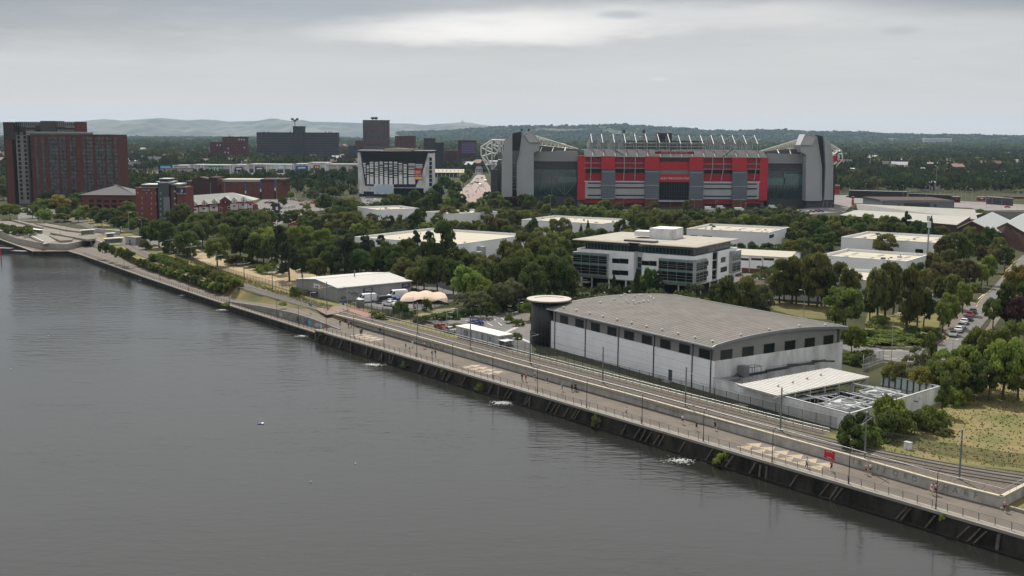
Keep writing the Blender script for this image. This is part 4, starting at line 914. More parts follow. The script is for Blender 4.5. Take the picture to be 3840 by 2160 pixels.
# ================================================================ white trading-estate sheds
def shed(K,L,R,zt,label,wins=(),lights=4,wall=white,seams=True,par=.75,ext=0.):
    f,a,b_=roof_frame(K,L,R,zt); a+=ext
    t=thing('white_shed',label,'warehouse',f.p(a/2,b_/2,GZ),'white flat-roofed sheds')
    for x0,x1,y0,y1 in ((0,a,0,.3),(0,a,b_-.3,b_),(0,.3,.3,b_-.3),(a-.3,a,.3,b_-.3)):
        q=MB(); q.box(f,x0,x1,y0,y1,GZ-.3,zt); q.build('wall',wall,t)
    q=MB(); q.box(f,.3,a-.3,.3,b_-.3,zt-par-.3,zt-par); r=q.build('roof',cream,t)
    q=MB()
    for x0,x1,y0,y1 in ((-.08,a+.08,-.08,.34),(-.08,a+.08,b_-.34,b_+.08),(-.08,.34,.34,b_-.34),(a-.34,a+.08,.34,b_-.34)): q.box(f,x0,x1,y0,y1,zt+.003,zt+.16)
    q.build('parapet_coping',steelw,t)
    for k in range(lights):
        x=a*(k+.6)/(lights+.2)
        for y in (.22,.62): q=MB(); q.box(f,x-.5,x+.5,b_*y,b_*(y+.2),zt-par,zt-par+.12); q.build('rooflight',mgrey,r)
    rv=random.Random(int(K[0]))
    for k in range(7): x,y=rv.uniform(2,a-3),rv.uniform(2,b_-3); q=MB(); w=rv.choice((.4,.8,1.4)); q.box(f,x,x+w,y,y+w*.8,zt-par,zt-par+rv.uniform(.3,.9)); q.build('roof_vent',rv.choice((lgrey,galv,dgrey)),r)
    if seams:
        q=MB(); q.box(f,.4,a-.4,b_*.49,b_*.5,zt-par,zt-par+.05); q.build('roof_ridge',lgrey,r)
    for (x0,x1,z0,z1) in wins: q=MB(); q.box(f,a*x0,a*x1,-.06,.1,z0,z1); q.build('window',glass,t)
    return f,a,b_,t
z5b=zz(2480,780); z6b=zz(3080,780)
S1=shed((2882,873),(2575,858),(2964,853),9.5,'long white shed with five rooflights behind the glass fronted office',[(.68,.8,4.6,6.8),(.86,.95,4.6,6.8)],5)
q=MB(); fR=Fr((S1[0].o.x,S1[0].o.y),S1[0].v); x0,z0=fR.px(*z5b(1370,345)); x1,z1_=fR.px(*z5b(1425,370)); q.box(fR,x0,x1,-.12,.05,z1_,z0) ; q.box(fR,x0,x1,.0,.05,z1_,z0); q.build('name_sign',navy,S1[3])
q=MB(); x0,z0=fR.px(*z5b(1530,385)); x1,_=fR.px(*z5b(1580,385)); q.box(fR,x0,x1,-.08,.05,GZ,z0); q.build('loading_door',lgrey,S1[3])
shed((3508,911),(3155,890),(3554,885),9.5,'white shed behind the tall mast on the right, round tree before it',[(.12,.2,5.,6.6)],4)
shed((3399,981),(3075,958),(3439,951),9.5,'white shed with three rooflights right of the low gabled block',(),3)
shed((3251,1052),(2893,1030),(3301,1015),9.0,'white shed mostly hidden behind the row of tall bare-stemmed trees',(),3)
shed((2258,840),(1956,824),(2332,821),9.5,'white shed with a pale blue wall below the stadium, behind the small fir',(),0)
f7,a7,b7,t7=shed((1717,917),(1330,889),(1943,877),9.5,'very large white shed behind the big dark tree in the middle',(),0)
for x,y,w,h in ((9,-3,4,4.5),(13,-2.2,3,6.2),(27,-2,4,4.),(33,-1.5,5,5.)):
    fr7=Fr((f7.o.x,f7.o.y),f7.v); fr7.v=-f7.u
    q=MB(); q.box(fr7,x,x+w,.05,-y+.05,GZ,GZ+h); q.build('outbuilding',lgrey,t7)
shed((1413,787),(1341,776),(1524,775),8.6,'small white shed in front of the black and white hotel',(),0)
shed((1690,803),(1595,794),(1782,786),8.6,'small white shed almost buried in trees below the street',(),0)
# long gabled office behind the glass block
def gable(K,L,R,zt,rise,label,walls,roofm,name='gabled_building',cat='building',group=None,along_u=True,base=GZ,over=.3):
    f,a,b_=roof_frame(K,L,R,zt); t=thing(name,label,cat,f.p(a/2,b_/2,GZ),group)
    q=MB(); q.box(f,0,a,0,.3,base-.3,zt); q.box(f,0,a,b_-.3,b_,base-.3,zt); q.build('wall',walls,t)
    q=MB(); 
    for x in (0,a-.3): q.add([f.p(x,.3,base),f.p(x,b_-.3,base),f.p(x,b_-.3,zt),f.p(x,b_/2,zt+rise),f.p(x,.3,zt),f.p(x+.3,.3,base),f.p(x+.3,b_-.3,base),f.p(x+.3,b_-.3,zt),f.p(x+.3,b_/2,zt+rise),f.p(x+.3,.3,zt)],[(0,1,2,3,4),(9,8,7,6,5)])
    q.build('gable_wall',walls,t)
    q=MB(); o=over
    q.hexa([f.p(-o,-o,zt-.05),f.p(a+o,-o,zt-.05),f.p(a+o,b_/2,zt+rise),f.p(-o,b_/2,zt+rise)],[f.p(-o,-o,zt+.15),f.p(a+o,-o,zt+.15),f.p(a+o,b_/2,zt+rise+.2),f.p(-o,b_/2,zt+rise+.2)])
    q.hexa([f.p(-o,b_/2,zt+rise),f.p(a+o,b_/2,zt+rise),f.p(a+o,b_+o,zt-.05),f.p(-o,b_+o,zt-.05)],[f.p(-o,b_/2,zt+rise+.2),f.p(a+o,b_/2,zt+rise+.2),f.p(a+o,b_+o,zt+.15),f.p(-o,b_+o,zt+.15)])
    q.build('roof',roofm,t); return f,a,b_,t
f2,a2,b2,t2=gable((2963,967),(2740,955),(3010,950),7.6,1.3,'long low gabled block with cream roof and dark upper windows behind the glass office',white,cream,name='office_block',cat='office building')
for x0,x1 in ((905,950),(975,1110),(1140,1273),(1300,1430)):
    xa,z_=f2.px(*z5b(x0,622)); xb,zb_=f2.px(*z5b(x1,662)); q=MB(); q.box(f2,min(xa,xb),max(xa,xb),-.06,.1,zb_-.2,z_-.3); q.build('window',glass,t2)
q=MB(); q.box(f2,0,a2,-.07,.1,GZ,2.9); q.build('brick_plinth',brick,t2)
for x in (960,1120,1285): xa,_=f2.px(*z5b(x,700)); q=MB(); q.box(f2,xa-.12,xa+.12,-.15,.05,GZ,7.3); q.build('downpipe',lgrey,t2)
# ---------------------------------------------------------------- grey shed by the tram line
f,a,b_,t=gable((1266,1080),(1125,1049),(1539,1053),5.7,1.2,'grey gabled shed with graffiti and sign boards beside the tram tracks',lgrey,mat('pale_sheet_roof',(.42,.41,.39),.95,.08,nz=.2,col2=(.44,.43,.41),detail=10),name='trackside_shed',cat='warehouse')
# rebuild roof direction: ridge runs away from the track, so swap
for ch in list(t.children): bpy.data.objects.remove(ch)
fk=Fr((f.o.x,f.o.y),f.v); fk.v=f.u; Lw=b_; Ww=a*1.12; gm=mat('grey_profiled_wall',(.27,.275,.27),.7,.3,nz=.4,col2=(.20,.205,.20),detail=10,stretch=(1,1,.2)); zt=5.7
q=MB(); q.box(fk,0,Lw,0,.3,GZ-.8,zt); q.build('side_wall',gm,t); q=MB(); q.box(fk,0,Lw,Ww-.3,Ww,GZ-.8,zt); q.build('side_wall',gm,t)
for x in (0,Lw-.3):
    q=MB(); P_=[(0.3,GZ-.8),(Ww-.3,GZ-.8),(Ww-.3,zt),(Ww/2,zt+1.15),(.3,zt)]; q.add([fk.p(x,y,z) for y,z in P_]+[fk.p(x+.3,y,z) for y,z in P_],[(0,1,2,3,4),(9,8,7,6,5),(0,1,6,5),(1,2,7,6),(2,3,8,7),(3,4,9,8),(4,0,5,9)]); q.build('gable_wall',gm,t)
rfm=bpy.data.materials['pale_sheet_roof']
for y0,y1,za,zc_ in ((-.3,Ww/2,zt-.1,zt+1.2),(Ww/2,Ww+.3,zt+1.2,zt-.1)):
    q=MB(); q.hexa([fk.p(-.3,y0,za),fk.p(Lw+.3,y0,za),fk.p(Lw+.3,y1,zc_),fk.p(-.3,y1,zc_)],[fk.p(-.3,y0,za+.2),fk.p(Lw+.3,y0,za+.2),fk.p(Lw+.3,y1,zc_+.2),fk.p(-.3,y1,zc_+.2)]); q.build('roof_slope',rfm,t)
q=MB(); q.box(fk,-.35,Lw+.35,Ww/2-.2,Ww/2+.2,zt+1.38,zt+1.5); q.build('ridge',steelw,t); q=MB(); q.box(fk,-.3,Lw+.3,-.45,-.28,zt-.2,zt+.05); q.build('gutter',lgrey,t)
fg=Fr((fk.o.x,fk.o.y),fk.v); z9=zz(1130,1020,5.855)
def board(fr,zf,x0,y0,x1,y1,mt,name='sign_board',d=.1,par=None):
    a0,za=fr.px(*zf(x0,y0)); a1,zb_=fr.px(*zf(x1,y1)); q=MB(); lo,hi=min(a0,a1),max(a0,a1); s=1 if fr.v.dot(Vector((0,1)))>0 or True else -1
    q.box(fr,lo,hi,-d if outw>0 else 0,0 if outw>0 else d,min(za,zb_),max(za,zb_)); return q.build(name,mt,par or t),lo,hi,min(za,zb_),max(za,zb_)
# outward direction for gable face: away from building interior (building lies towards fk.u)
fg.v=fk.u; outw=1
o_,lo,hi,zl,zh=board(fg,z9,275,250,470,385,whitep); vx=(1 if fg.u.x<0 else 1)
uu=(-fg.u.x,-fg.u.y,0)
text_mesh('sign_text','page',1.15,dgrey,fg.p((lo+hi)/2+(hi-lo)*.12,-.14,(zl+zh)/2),uu,(0,0,1),.01,t)
q=MB(); q.box(fg,lo+.1,lo+(hi-lo)*.26,-.13,-.1,zl+.12,zh-.12); q.build('sign_square',orange,t)
o_,lo,hi,zl,zh=board(fk,z9,2205,262,2380,335,navy)
text_mesh('sign_text','SAFETY\nEQUIPMENT',.42,whitep,fk.p((lo+hi)/2,-.14,(zl+zh)/2+.12),(fk.u.x,fk.u.y,0),(0,0,1),.01,t)
board(fk,z9,1360,360,1565,500,navy,'roller_door'); 
q=MB(); a0,_=fk.px(*z9(1355,400)); a1,_=fk.px(*z9(1572,400)); 
for z_ in (4.4,3.9,3.2): q.box(fk,a0+.5,a1-.6,-.13,-.1,z_,z_+.28)
q.build('door_panel',lgrey,t)
board(fk,z9,2010,385,2200,440,purple,'loading_bay'); board(fk,z9,1880,455,1895,520,dgrey,'door')
for k,(x,y,w,hh) in enumerate([(1020,430,60,45),(1090,450,50,50),(1150,440,50,50),(1200,445,50,65),(860,545,60,60),(920,540,60,30),(1140,515,110,12)]):
    a0,z0=fk.px(*z9(x,y)); a1,z1_=fk.px(*z9(x+w,y+hh)); q=MB()
    n=9; pts=[fk.p(a0+(a1-a0)*(.5+.5*math.cos(2.4*i)),-.03,z1_+(z0-z1_)*(.5+.5*math.sin(3.1*i+k))) for i in range(n)]; q.path(pts,.045,4); q.build('graffiti',dgrey,t)
for x,y,x1,y1 in ((140,400,260,520),(270,390,370,520)):
    a0,z0=fg.px(*z9(x,y)); a1,z1_=fg.px(*z9(x1,y1)); q=MB(); q.box(fg,min(a0,a1),max(a0,a1),-.05,0,z1_,z0-.2); q.build('side_door',dgrey,t)
for x,y in ((1168,60),):
    p=G(*z9(x,92),7.); q=MB(); q.tube(p,p+Vector((0,0,1.6)),.15,6); q.tube(p+Vector((0,0,1.6)),p+Vector((0,0,1.75)),.3,6); q.build('flue',dgrey,t)
# ---------------------------------------------------------------- beige stretch tent
zt_=zz(1000,1000)
tent=thing('stretch_tent','beige stretch tent with peaked edge beside the parked vans','tent',G(*zt_(1990,430)))
N=14; corners=[G(*zt_(1660,440),GZ+1.0),G(*zt_(2300,462),GZ+.3),G(*zt_(2180,350),GZ+2.0),G(*zt_(1860,335),GZ+2.)]
cf=[G(*zt_(1690,470)),G(*zt_(2310,480)),G(*zt_(2230,385)),G(*zt_(1800,385))]
vs=[];fs=[]
for j in range(N+1):
    for i in range(N+1):
        s_,t2_=i/N,j/N; p=(cf[0]*(1-s_)+cf[1]*s_)*(1-t2_)+(cf[3]*(1-s_)+cf[2]*s_)*t2_
        e=math.sin(math.pi*min(1,max(0,s_)))*.5+.5
        hgt=1.5+.62*abs(math.sin(s_*math.pi*2.5+.6))*(.4+.6*t2_)+.8*math.sin(math.pi*t2_) -1.4*abs(s_-.5)**2*2 - (.8*abs(math.sin(s_*math.pi*2.5)) if j==0 else 0)
        vs.append((p.x,p.y,GZ+max(.5,hgt)))
for j in range(N):
    for i in range(N): k=j*(N+1)+i; fs.append((k,k+1,k+N+2,k+N+1))
q=MB(); q.add(vs,fs); q.build('canopy',mat('tent_cloth',(.46,.36,.28),.8,.2,nz=.6,col2=(.40,.31,.24)),tent,smooth=True)
for c_ in cf+[(cf[0]+cf[1])/2,(cf[2]+cf[3])/2]: q=MB(); q.tube(c_,c_+Vector((0,0,2.2)),.06,5); q.build('pole',timber,tent)
# ---------------------------------------------------------------- site cabin row in the car park
zk=zz(1600,1000)
k=[G(*zk(*p),4.2) for p in [(375,750),(540,728),(1085,850),(915,880)]]
fc=Fr((k[0].x,k[0].y),(k[3].x-k[0].x,k[3].y-k[0].y)); lc=(k[3]-k[0]).length; wc=abs((k[1]-k[0]).xy.dot(fc.v)) if True else 3
fc.v=fc.v if (k[1]-k[0]).xy.dot(fc.v)>0 else -fc.v
t=thing('site_cabin','long pale grey portable cabin with flat roof behind the tram fence','cabin',fc.p(lc/2,1.5,GZ)); wc=4.2
for x0,x1,y0,y1 in ((0,lc,0,.15),(0,lc,wc-.15,wc),(0,.15,.15,wc-.15),(lc-.15,lc,.15,wc-.15)): q=MB(); q.box(fc,x0,x1,y0,y1,GZ,4.05); q.build('wall',lgrey,t)
q=MB(); q.box(fc,-.15,lc+.15,-.15,wc+.15,4.06,4.25); q.build('roof',mat('cabin_roof',(.55,.52,.46),.7,.3,nz=.5,col2=(.48,.46,.41)),t)
for i in range(1,8): q=MB(); q.box(fc,lc*i/8-.05,lc*i/8+.05,-.05,-.002,GZ,4.05); q.build('panel_rib',dgrey,t)
for i,(x,mt,z0,z1_) in enumerate([(.18,mgrey,GZ,3.6),(.24,mgrey,GZ,3.6),(.6,mgrey,2.4,3.5),(.78,mgrey,2.4,3.5)]): q=MB(); q.box(fc,lc*x,lc*x+.9,-.04,-.003,z0,z1_); q.build('door' if z0==GZ else 'window',mt,t)
q=MB(); q.box(fc,lc+.2,lc+3.2,-.5,2.2,3.3,3.4); q.build('entrance_canopy',steelw,t)
for y in (-.4,2.1): q=MB(); q.tube(fc.p(lc+3,y,GZ),fc.p(lc+3,y,3.3),.06,5); q.build('canopy_post',galv,t)
# electrical kiosk
p=G(*zt_(1190,515)); q=MB(); fz=Fr((p.x,p.y),(.62,-.78)); kt=thing('equipment_cabinet','tall green grey equipment cabinet by the foot crossing','cabinet',p); q.box(fz,-1,1,-.8,.8,GZ,GZ+2.3); q.build('body',mat('cabinet_green',(.18,.21,.19),.6),kt); q=MB(); q.box(fz,-1.1,1.1,-.9,.9,GZ+2.3,GZ+2.4); q.build('lid',lgrey,kt); q=MB(); q.box(fz,-.02,.02,-.83,-.8,GZ+.1,GZ+2.2); q.build('door_gap',black,kt)
p=G(*z6(1098,965)); fz=Fr((p.x,p.y),(.62,-.78)); kt=thing('equipment_cabinet','small white trackside cabinet on the dry grass at the right','cabinet',p); q=MB(); q.box(fz,-.55,.55,-.35,.35,GZ,GZ+1.15); q.build('body',steelw,kt); q=MB(); q.box(fz,-.62,.62,-.42,.42,GZ+1.15,GZ+1.25); q.build('lid',galv,kt); q=MB(); q.box(fz,-.01,.01,-.37,-.35,GZ+.1,GZ+1.1); q.build('door_gap',dgrey,kt)
# ---------------------------------------------------------------- glass fronted office
zo=zz(1960,780); OF,oa,ob=roof_frame((2605,962),(2164,931),(2741,928),14.2)
O=thing('glass_office','white and green glass office block with flat overhanging roof and rooftop plant','office building',OF.p(oa/2,ob/2,GZ))
OG=Fr((OF.o.x,OF.o.y),OF.v); OG.v=OF.u     # right-hand face, x runs away to the right
def ox(px): return OF.px(px,1000.)[0]
zb0=4.9
xn0=ox(2409); xn1=ox(2376)      # notch in the middle of the front
ow=mat('office_white_panel',(.84,.85,.86),.45,.4,nz=.2,col2=(.66,.675,.69),detail=4)
q=MB(); q.box(OF,0,xn0,0,.4,zb0,14.2); q.build('wall',ow,O)
q=MB(); q.box(OF,xn1+.0,oa,0,.4,zb0,14.2); q.build('wall',ow,O)
q=MB(); q.box(OF,xn0,xn1,3.0,3.4,zb0,14.2); q.box(OF,xn0-.4,xn0,.4,3.4,zb0,14.2); q.box(OF,xn1,xn1+.4,.4,3.4,zb0,14.2); q.build('wall',ow,O)
gb=[(0,ob*.43),(ob*.56,ob)]
q=MB(); q.box(OG,.4,gb[0][1],0,.4,zb0,14.2); q.build('side_wall',ow,O)
q=MB(); q.box(OG,gb[1][0],ob+2,0,.4,zb0,14.2); q.box(OG,ob+1.6,ob+2,.4,oa,GZ,14.2); q.build('side_wall',ow,O)
q=MB(); q.box(OG,gb[0][1],gb[1][0],3.,3.4,GZ,16.4); q.build('recess_wall',mgrey,O)
for z_ in (4.9,8.2,11.3): q=MB(); q.box(OG,gb[0][1],gb[1][0],.3,3,z_,z_+.25); q.build('balcony_slab',lgrey,O)
q=MB(); q.box(OF,oa-.4,oa,.4,ob,zb0,14.2); q.box(OF,0,oa,ob,ob+.4,GZ,14.2); q.build('rear_wall',ow,O)
q=MB(); q.box(OF,.4,oa-.4,3.4,ob-.4,13.9,14.1); q.box(OF,.4,xn0-.4,.4,3.4,13.9,14.1); q.box(OF,xn1+.4,oa-.4,.4,3.4,13.9,14.1); q.build('terrace',concrete,O)
q=MB(); q.box(OF,.2,oa-.2,.2,ob-.3,zb0-.3,zb0); q.build('soffit',lgrey,O)
# penthouse glazing + roof
pa0=1.2; 
q=MB(); q.box(OF,pa0,ox(2385),1.4,1.7,14.2,16.9); q.box(OF,ox(2352),oa-2.4,1.4,1.7,14.2,16.9); q.box(OF,ox(2385),ox(2352),4.2,4.5,14.2,16.9); q.box(OF,ox(2385)-.3,ox(2385),1.7,4.5,14.2,16.9); q.box(OF,ox(2352),ox(2352)+.3,1.7,4.5,14.2,16.9)
q.build('penthouse_glazing',glassg,O)
q=MB(); q.box(OG,1.7,gb[0][1]-1,pa0,pa0+.3,14.2,16.9); q.box(OG,gb[1][0]+1,ob-1,pa0,pa0+.3,14.2,16.9); q.build('penthouse_glazing',glassg,O)
q=MB(); q.box(OG,gb[0][1]-1,gb[1][0]+1,pa0,pa0+.3,14.2,16.9); q.box(OF,pa0,oa-2.4,ob-1.3,ob-1,14.2,16.9); q.box(OF,oa-2.7,oa-2.4,1.7,ob-1.3,14.2,16.9); q.build('penthouse_wall',mgrey,O)
q=MB()
for x in np.arange(pa0+.6,oa-2.4,1.25):
    y=1.36 if not (ox(2385)<x<ox(2352)) else 4.16
    q.box(OF,x-.05,x+.05,y-.04,y+.03,14.2,16.9)
for x in list(np.arange(2.2,gb[0][1]-1,1.1))+list(np.arange(gb[1][0]+1,ob-1,1.1)): q.box(OG,x-.06,x+.06,pa0-.1,pa0,14.2,16.9)
q.box(OF,pa0,ox(2385),1.3,1.4,16.1,16.9); q.box(OF,ox(2352),oa-2.4,1.3,1.4,16.1,16.9)
q.build('penthouse_mullions',mgrey,O)
zr_=17.0; rt=mat('office_roof',(.32,.295,.25),.85,.2,nz=.25,col2=(.27,.25,.215),detail=10)
pl=[(-.9,-.9),(ox(2404),-.9),(ox(2404),1.6),(ox(2353),1.6),(ox(2353),-.9),(oa+1.2,-.9),(oa+1.2,ob+.8),(-.9,ob+.8)]
q=MB(); q.prism([OF.p(x,y,0) for x,y in pl],zr_,zr_+.3); q.build('roof',rt,O)
q=MB()
for (x0,y0),(x1,y1) in zip(pl,pl[1:]+pl[:1]):
    a=OF.p(x0,y0,zr_+.12);b2_=OF.p(x1,y1,zr_+.12); d=(b2_-a).normalized()*.08; q.tube(a-d,b2_+d,.2,4)
q.build('roof_edge',cream,O)
q=MB(); q.box(OF,1.5,oa-1.5,.6,.9,zr_+.31,zr_+.36); q.box(OF,1.5,1.8,.9,ob-.9,zr_+.31,zr_+.36); q.box(OF,oa*.36,oa*.37,1.6,ob,zr_+.31,zr_+.36); q.box(OF,oa*.66,oa*.67,1.6,ob,zr_+.31,zr_+.36); q.build('roof_seam',cream,O)
# rooftop plant
def rbox(nm,mt,K,L,R,zt,z0):
    f,a,b_=roof_frame(K,L,R,zt); q=MB(); q.box(f,0,a,0,b_,z0,zt); return q.build(nm,mt,O),f,a,b_
rbox('plant_room',whited,zo(1905,270),zo(1610,255),zo(2065,245),20.8,zr_+.3)
rbox('air_handler',steelw,zo(1745,305),zo(1420,292),zo(1790,290),19.6,zr_+1.0)
rbox('air_handler',lgrey,zo(1860,305),zo(1800,300),zo(1870,298),19.4,zr_+.8)
q=MB(); q.box(OF,oa*.36,oa*.62,2.6,5.6,zr_+.35,zr_+.9); q.build('plant_frame',dgrey,O)
# projecting glass boxes
def gbox(fr,xa,xb,z0,z1,cols,dep=1.1,ret=False):
    lo,hi=min(xa,xb),max(xa,xb); H=z1-z0
    q=MB(); q.box(fr,lo,hi,-dep,-.02,z0,z1); g=q.build('glass_box',glass,O)
    for (f0,f1,mt) in ((.0,.085,paleG),(.47,.58,paleG),(.90,1.,paleG),(.82,.86,glassg)): q=MB(); q.box(fr,lo-.02,hi+.02,-dep-.03,-.02,z0+H*f0,z0+H*f1); q.build('spandrel',mt,g)
    for f0 in (.2,.32,.68,.76): q=MB(); q.box(fr,lo-.04,hi+.04,-dep-.1,-.02,z0+H*f0,z0+H*f0+.06); q.build('brise_soleil',galv,g)
    for k in range(cols+1): x=lo+(hi-lo)*k/cols; q=MB(); q.box(fr,x-.04,x+.04,-dep-.06,-.02,z0,z1); q.build('mullion',lgrey,g)
    q=MB(); q.box(fr,lo-.08,hi+.08,-dep-.08,-.02,z1,z1+.15); q.build('cap',lgrey,g); return g
paleG=mat('pale_green_glass',(.17,.24,.22),.25,.6,nz=.6,col2=(.13,.19,.175))
gx0,_=OF.px(*zo(1090,700)); gbox(OF,gx0,oa+.9,5.5,13.0,4)
gx1,_=OF.px(*zo(1745,750)); gbox(OF,-.9,gx1,5.5,12.9,4)
gx2,_=OG.px(*zo(2300,750)); gbox(OG,-1.1,gx2,5.5,12.9,3)
gx3=ob*.86; gbox(OG,gx3,ob+3,6,13.2,2)
for (x0,y0,x1,y1) in ((1140,640,1228,700),(1234,643,1340,707),(1140,788,1228,850),(1232,792,1338,855)):
    a0,z0=OF.px(*zo(x0,y0)); a1,z1_=OF.px(*zo(x1,y1)); q=MB(); q.cm=0; q.box(OF,a1-.1,a0+.1,-.04,.1,z1_-.1,z0+.1); q.cm=1; q.box(OF,a1,a0,-.07,.1,z1_,z0); q.build('window',[mgrey,glass],O)
for (x0,y0,x1,y1) in ((1515,670,1605,728),(1612,672,1698,735)):
    a0,z0=OF.px(*zo(x0,y0)); a1,z1_=OF.px(*zo(x1,y1)); q=MB(); q.cm=0; q.box(OF,a1-.1,a0+.1,-.04,.1,z1_-.1,z0+.1); q.cm=1; q.box(OF,a1,a0,-.07,.1,z1_,z0); q.build('window',[mgrey,glass],O)
for x0,x1 in ((1408,1510),):
    a0,z0=OF.px(*zo(x0,595),2.95); a1,_=OF.px(*zo(x1,595),2.95); q=MB(); q.box(OF,a1,a0,2.9,3.,GZ,12.4); q.build('notch_glazing',glassg,O)
    for z_ in (8.4,10.4,5.4): q=MB(); q.box(OF,a1,a0,2.86,2.99,z_,z_+.6); q.build('spandrel',paleG,O)
for (f0,f1,z0,z1_) in ((.27,.33,10.4,12),(.27,.33,7,8.6),(.64,.76,10.2,11.9),(.64,.8,6.9,8.6)):
    q=MB(); q.box(OG,ob*f0,ob*f1,-.06,.1,z0,z1_); q.build('window',glass,O)
q=MB(); q.box(OF,1.0,oa-1.0,2.2,2.5,GZ-.3,zb0-.3); q.box(OG,2.5,ob-1,2.0,2.3,GZ-.3,zb0-.3); q.build('ground_floor_glazing',glass,O)
for x in [ox(v) for v in (2167,2219,2283,2347)]+[ox(v) for v in (2420,2480,2545)]+[.35]: q=MB(); q.tube(OF.p(x,.3,GZ-.3),OF.p(x,.3,zb0),.25,8); q.build('column',steelw,O)
for x in (ob*.18,ob*.4,ob*.6,ob*.8): q=MB(); q.tube(OG.p(x,.3,GZ-.3),OG.p(x,.3,zb0),.25,8); q.build('column',steelw,O)
q=MB(); q.box(OF,oa-6,oa+5,-3.5,.2,3.2,3.4); q.build('entrance_deck',concrete,O); q=MB(); q.path([OF.p(oa-6,-3.4,4.4),OF.p(oa+5,-3.4,4.4)],.05,4); 
for k in range(9): q.tube(OF.p(oa-6+k*11/8,-3.4,3.4),OF.p(oa-6+k*11/8,-3.4,4.4),.04,4)
q.build('deck_rail',galv,O)
# ================================================================ black and white hotel
HF=Fr((0,891),(1,0)); z3=zz(1280,400)
def HX(x,y,d=0): return HF.px(*z3(x,y),d)
H=thing('slatted_hotel','black and white slab hotel with slatted front and a video screen','hotel',(-95,900,GZ))
def hp(name,mt,x0,y0,x1,y1,d0,d1,zmin=None,parent=None):
    q=MB(); rect(q,z3,x0,y0,x1,y1,d0,d1,fr=HF,zmin=zmin); return q.build(name,mt,parent or H)
def ho(name,mt,pts,d0,d1):
    q=MB(); q.outline(HF,[HX(x,y,d0) for x,y in pts],d0,d1); return q.build(name,mt,H)
hp('body',black,218,575,1155,1105,.6,24,zmin=GZ-.3)
ho('white_wing',whited,[(207,575),(240,580),(302,1003),(412,1010),(412,1080),(282,1075),(282,1112),(216,1100)],-.5,.58)
ho('white_wing',whited,[(1100,588),(1163,592),(1163,1110),(1085,1110),(1045,1090),(1045,1033),(940,1023),(985,930),(1030,830),(1062,680),(1078,680),(1088,640)],-.5,.58)
q=MB(); rect(q,z3,1163,592,1164,1110,-.5,24,fr=HF); q.build('end_wall',whited,H)
for k,y in enumerate((645,700,752,805,860,912,965,1035)): hp('window',glass,1116,y,1150,y+44,-.62,-.4)
hp('roof_slab',dgrey,188,553,1178,566,-2.5,25); ho('roof_canopy',cream,[(500,566),(560,532),(690,524),(945,536),(880,566)],-3,6); ho('roof_canopy',cream,[(700,553),(900,524),(945,536),(860,566)],-3.2,-3.05)
hp('upper_glazing',glass,245,600,1090,700,-.1,.6)
cols=[(262,310,715),(322,352,745),(360,408,700),(424,470,703),(485,530,698),(545,590,700),(605,650,698),(667,712,700),(728,775,715),(790,832,732),(852,938,722)]
for x0,x1,yt in cols:
    xl=max(x0, 262+ (0 if x0>300 else 0)); hp('slat_panel',white,xl if x0>300 else 265+0,yt,x1,985 if x0>300 else 900,-.3,.1)
    yy=yt+12+random.random()*6; 
    q=MB()
    while yy<900:
        rect(q,z3,x0-1,yy,x1+1,yy+random.choice((5,7,10,14)),-.42,-.28,fr=HF); yy+=random.choice((16,18,22,28))*(1 if yy<850 else 1.8)
    q.build('slat_gap',black,H)
hp('slat_panel',white,942,730,1030,780,-.3,.1); q=MB()
for y in (740,752,766): rect(q,z3,940,y,1032,y+6,-.42,-.28,fr=HF)
q.build('slat_gap',black,H)
sc=hp('screen',mat('screen_red',(.20,.03,.03),.4,.4,nz=.25,col2=(.06,.02,.04),emit=.12),930,780,1027,928,-1.,-.3)
hp('screen_image',mat('screen_orange',(.55,.16,.05),.4,emit=.2),938,812,1005,850,-1.05,-1.,parent=sc); hp('screen_image',mat('screen_pink',(.45,.22,.3),.4,nz=.4,col2=(.1,.03,.1),emit=.2),938,862,1022,888,-1.05,-1.,parent=sc); hp('screen_image',mat('screen_yellow',(.65,.32,.08),.4,emit=.2),930,895,1024,922,-1.05,-1.,parent=sc)
ho('frame_line',navy,[(240,580),(252,580),(318,990),(412,995),(412,1008),(302,1003)],-.7,-.5); ho('frame_line',navy,[(1100,588),(1090,640),(1030,830),(985,930),(940,1023),(665,1018),(665,1005),(925,1000),(975,925),(1020,820),(1076,640),(1088,588)],-.7,-.5)
hp('lower_box',whited,412,985,664,1112,-1.2,.5); hp('lower_screen',paleb,432,1003,646,1092,-1.3,-1.2); hp('lower_glass',glass,668,1036,1046,1110,-.2,.6); hp('white_band',whited,665,1026,1046,1036,-.6,.5)
# ================================================================ brick tower on the left
z1=zz(0,400)
def facade(loc_y,name,label,cat,xmid,group=None):
    f=Fr((0,loc_y),(1,0)); t=thing(name,label,cat,(xmid,loc_y+8,GZ),group); return f,t
def fp(f,t,name,mt,zf,x0,y0,x1,y1,d0,d1,ground=False,**k):
    q=MB(); rect(q,zf,x0,y0,x1,y1,d0,d1,fr=f,zmin=GZ-.5 if ground else None); return q.build(name,mt,t,**k)
tb1=mat('tower_brick_red',(.125,.052,.042),.9,.15,nz=.25,col2=(.09,.04,.034),detail=8,stretch=(1,1,.1)); tb2=mat('tower_brick_dark',(.07,.05,.046),.9,.15,nz=.4,col2=(.05,.038,.036)); tg=mat('tower_grey',(.20,.19,.175),.8,.2,nz=.3,col2=(.17,.16,.15))
wing=mat('window_glazing',(.06,.085,.09),.2,.6,nz=.35,col2=(.02,.03,.033),detail=3,lo=.45,hi=.55)
TFm,T=facade(775,'brick_tower','very wide brick apartment tower at the far left with glazed top floor','apartment block',-320)
fp(TFm,T,'main_block',tb1,z1,380,350,1500,1240,0,24,True); fp(TFm,T,'grey_block',tg,z1,192,322,1028,360,-.1,22)
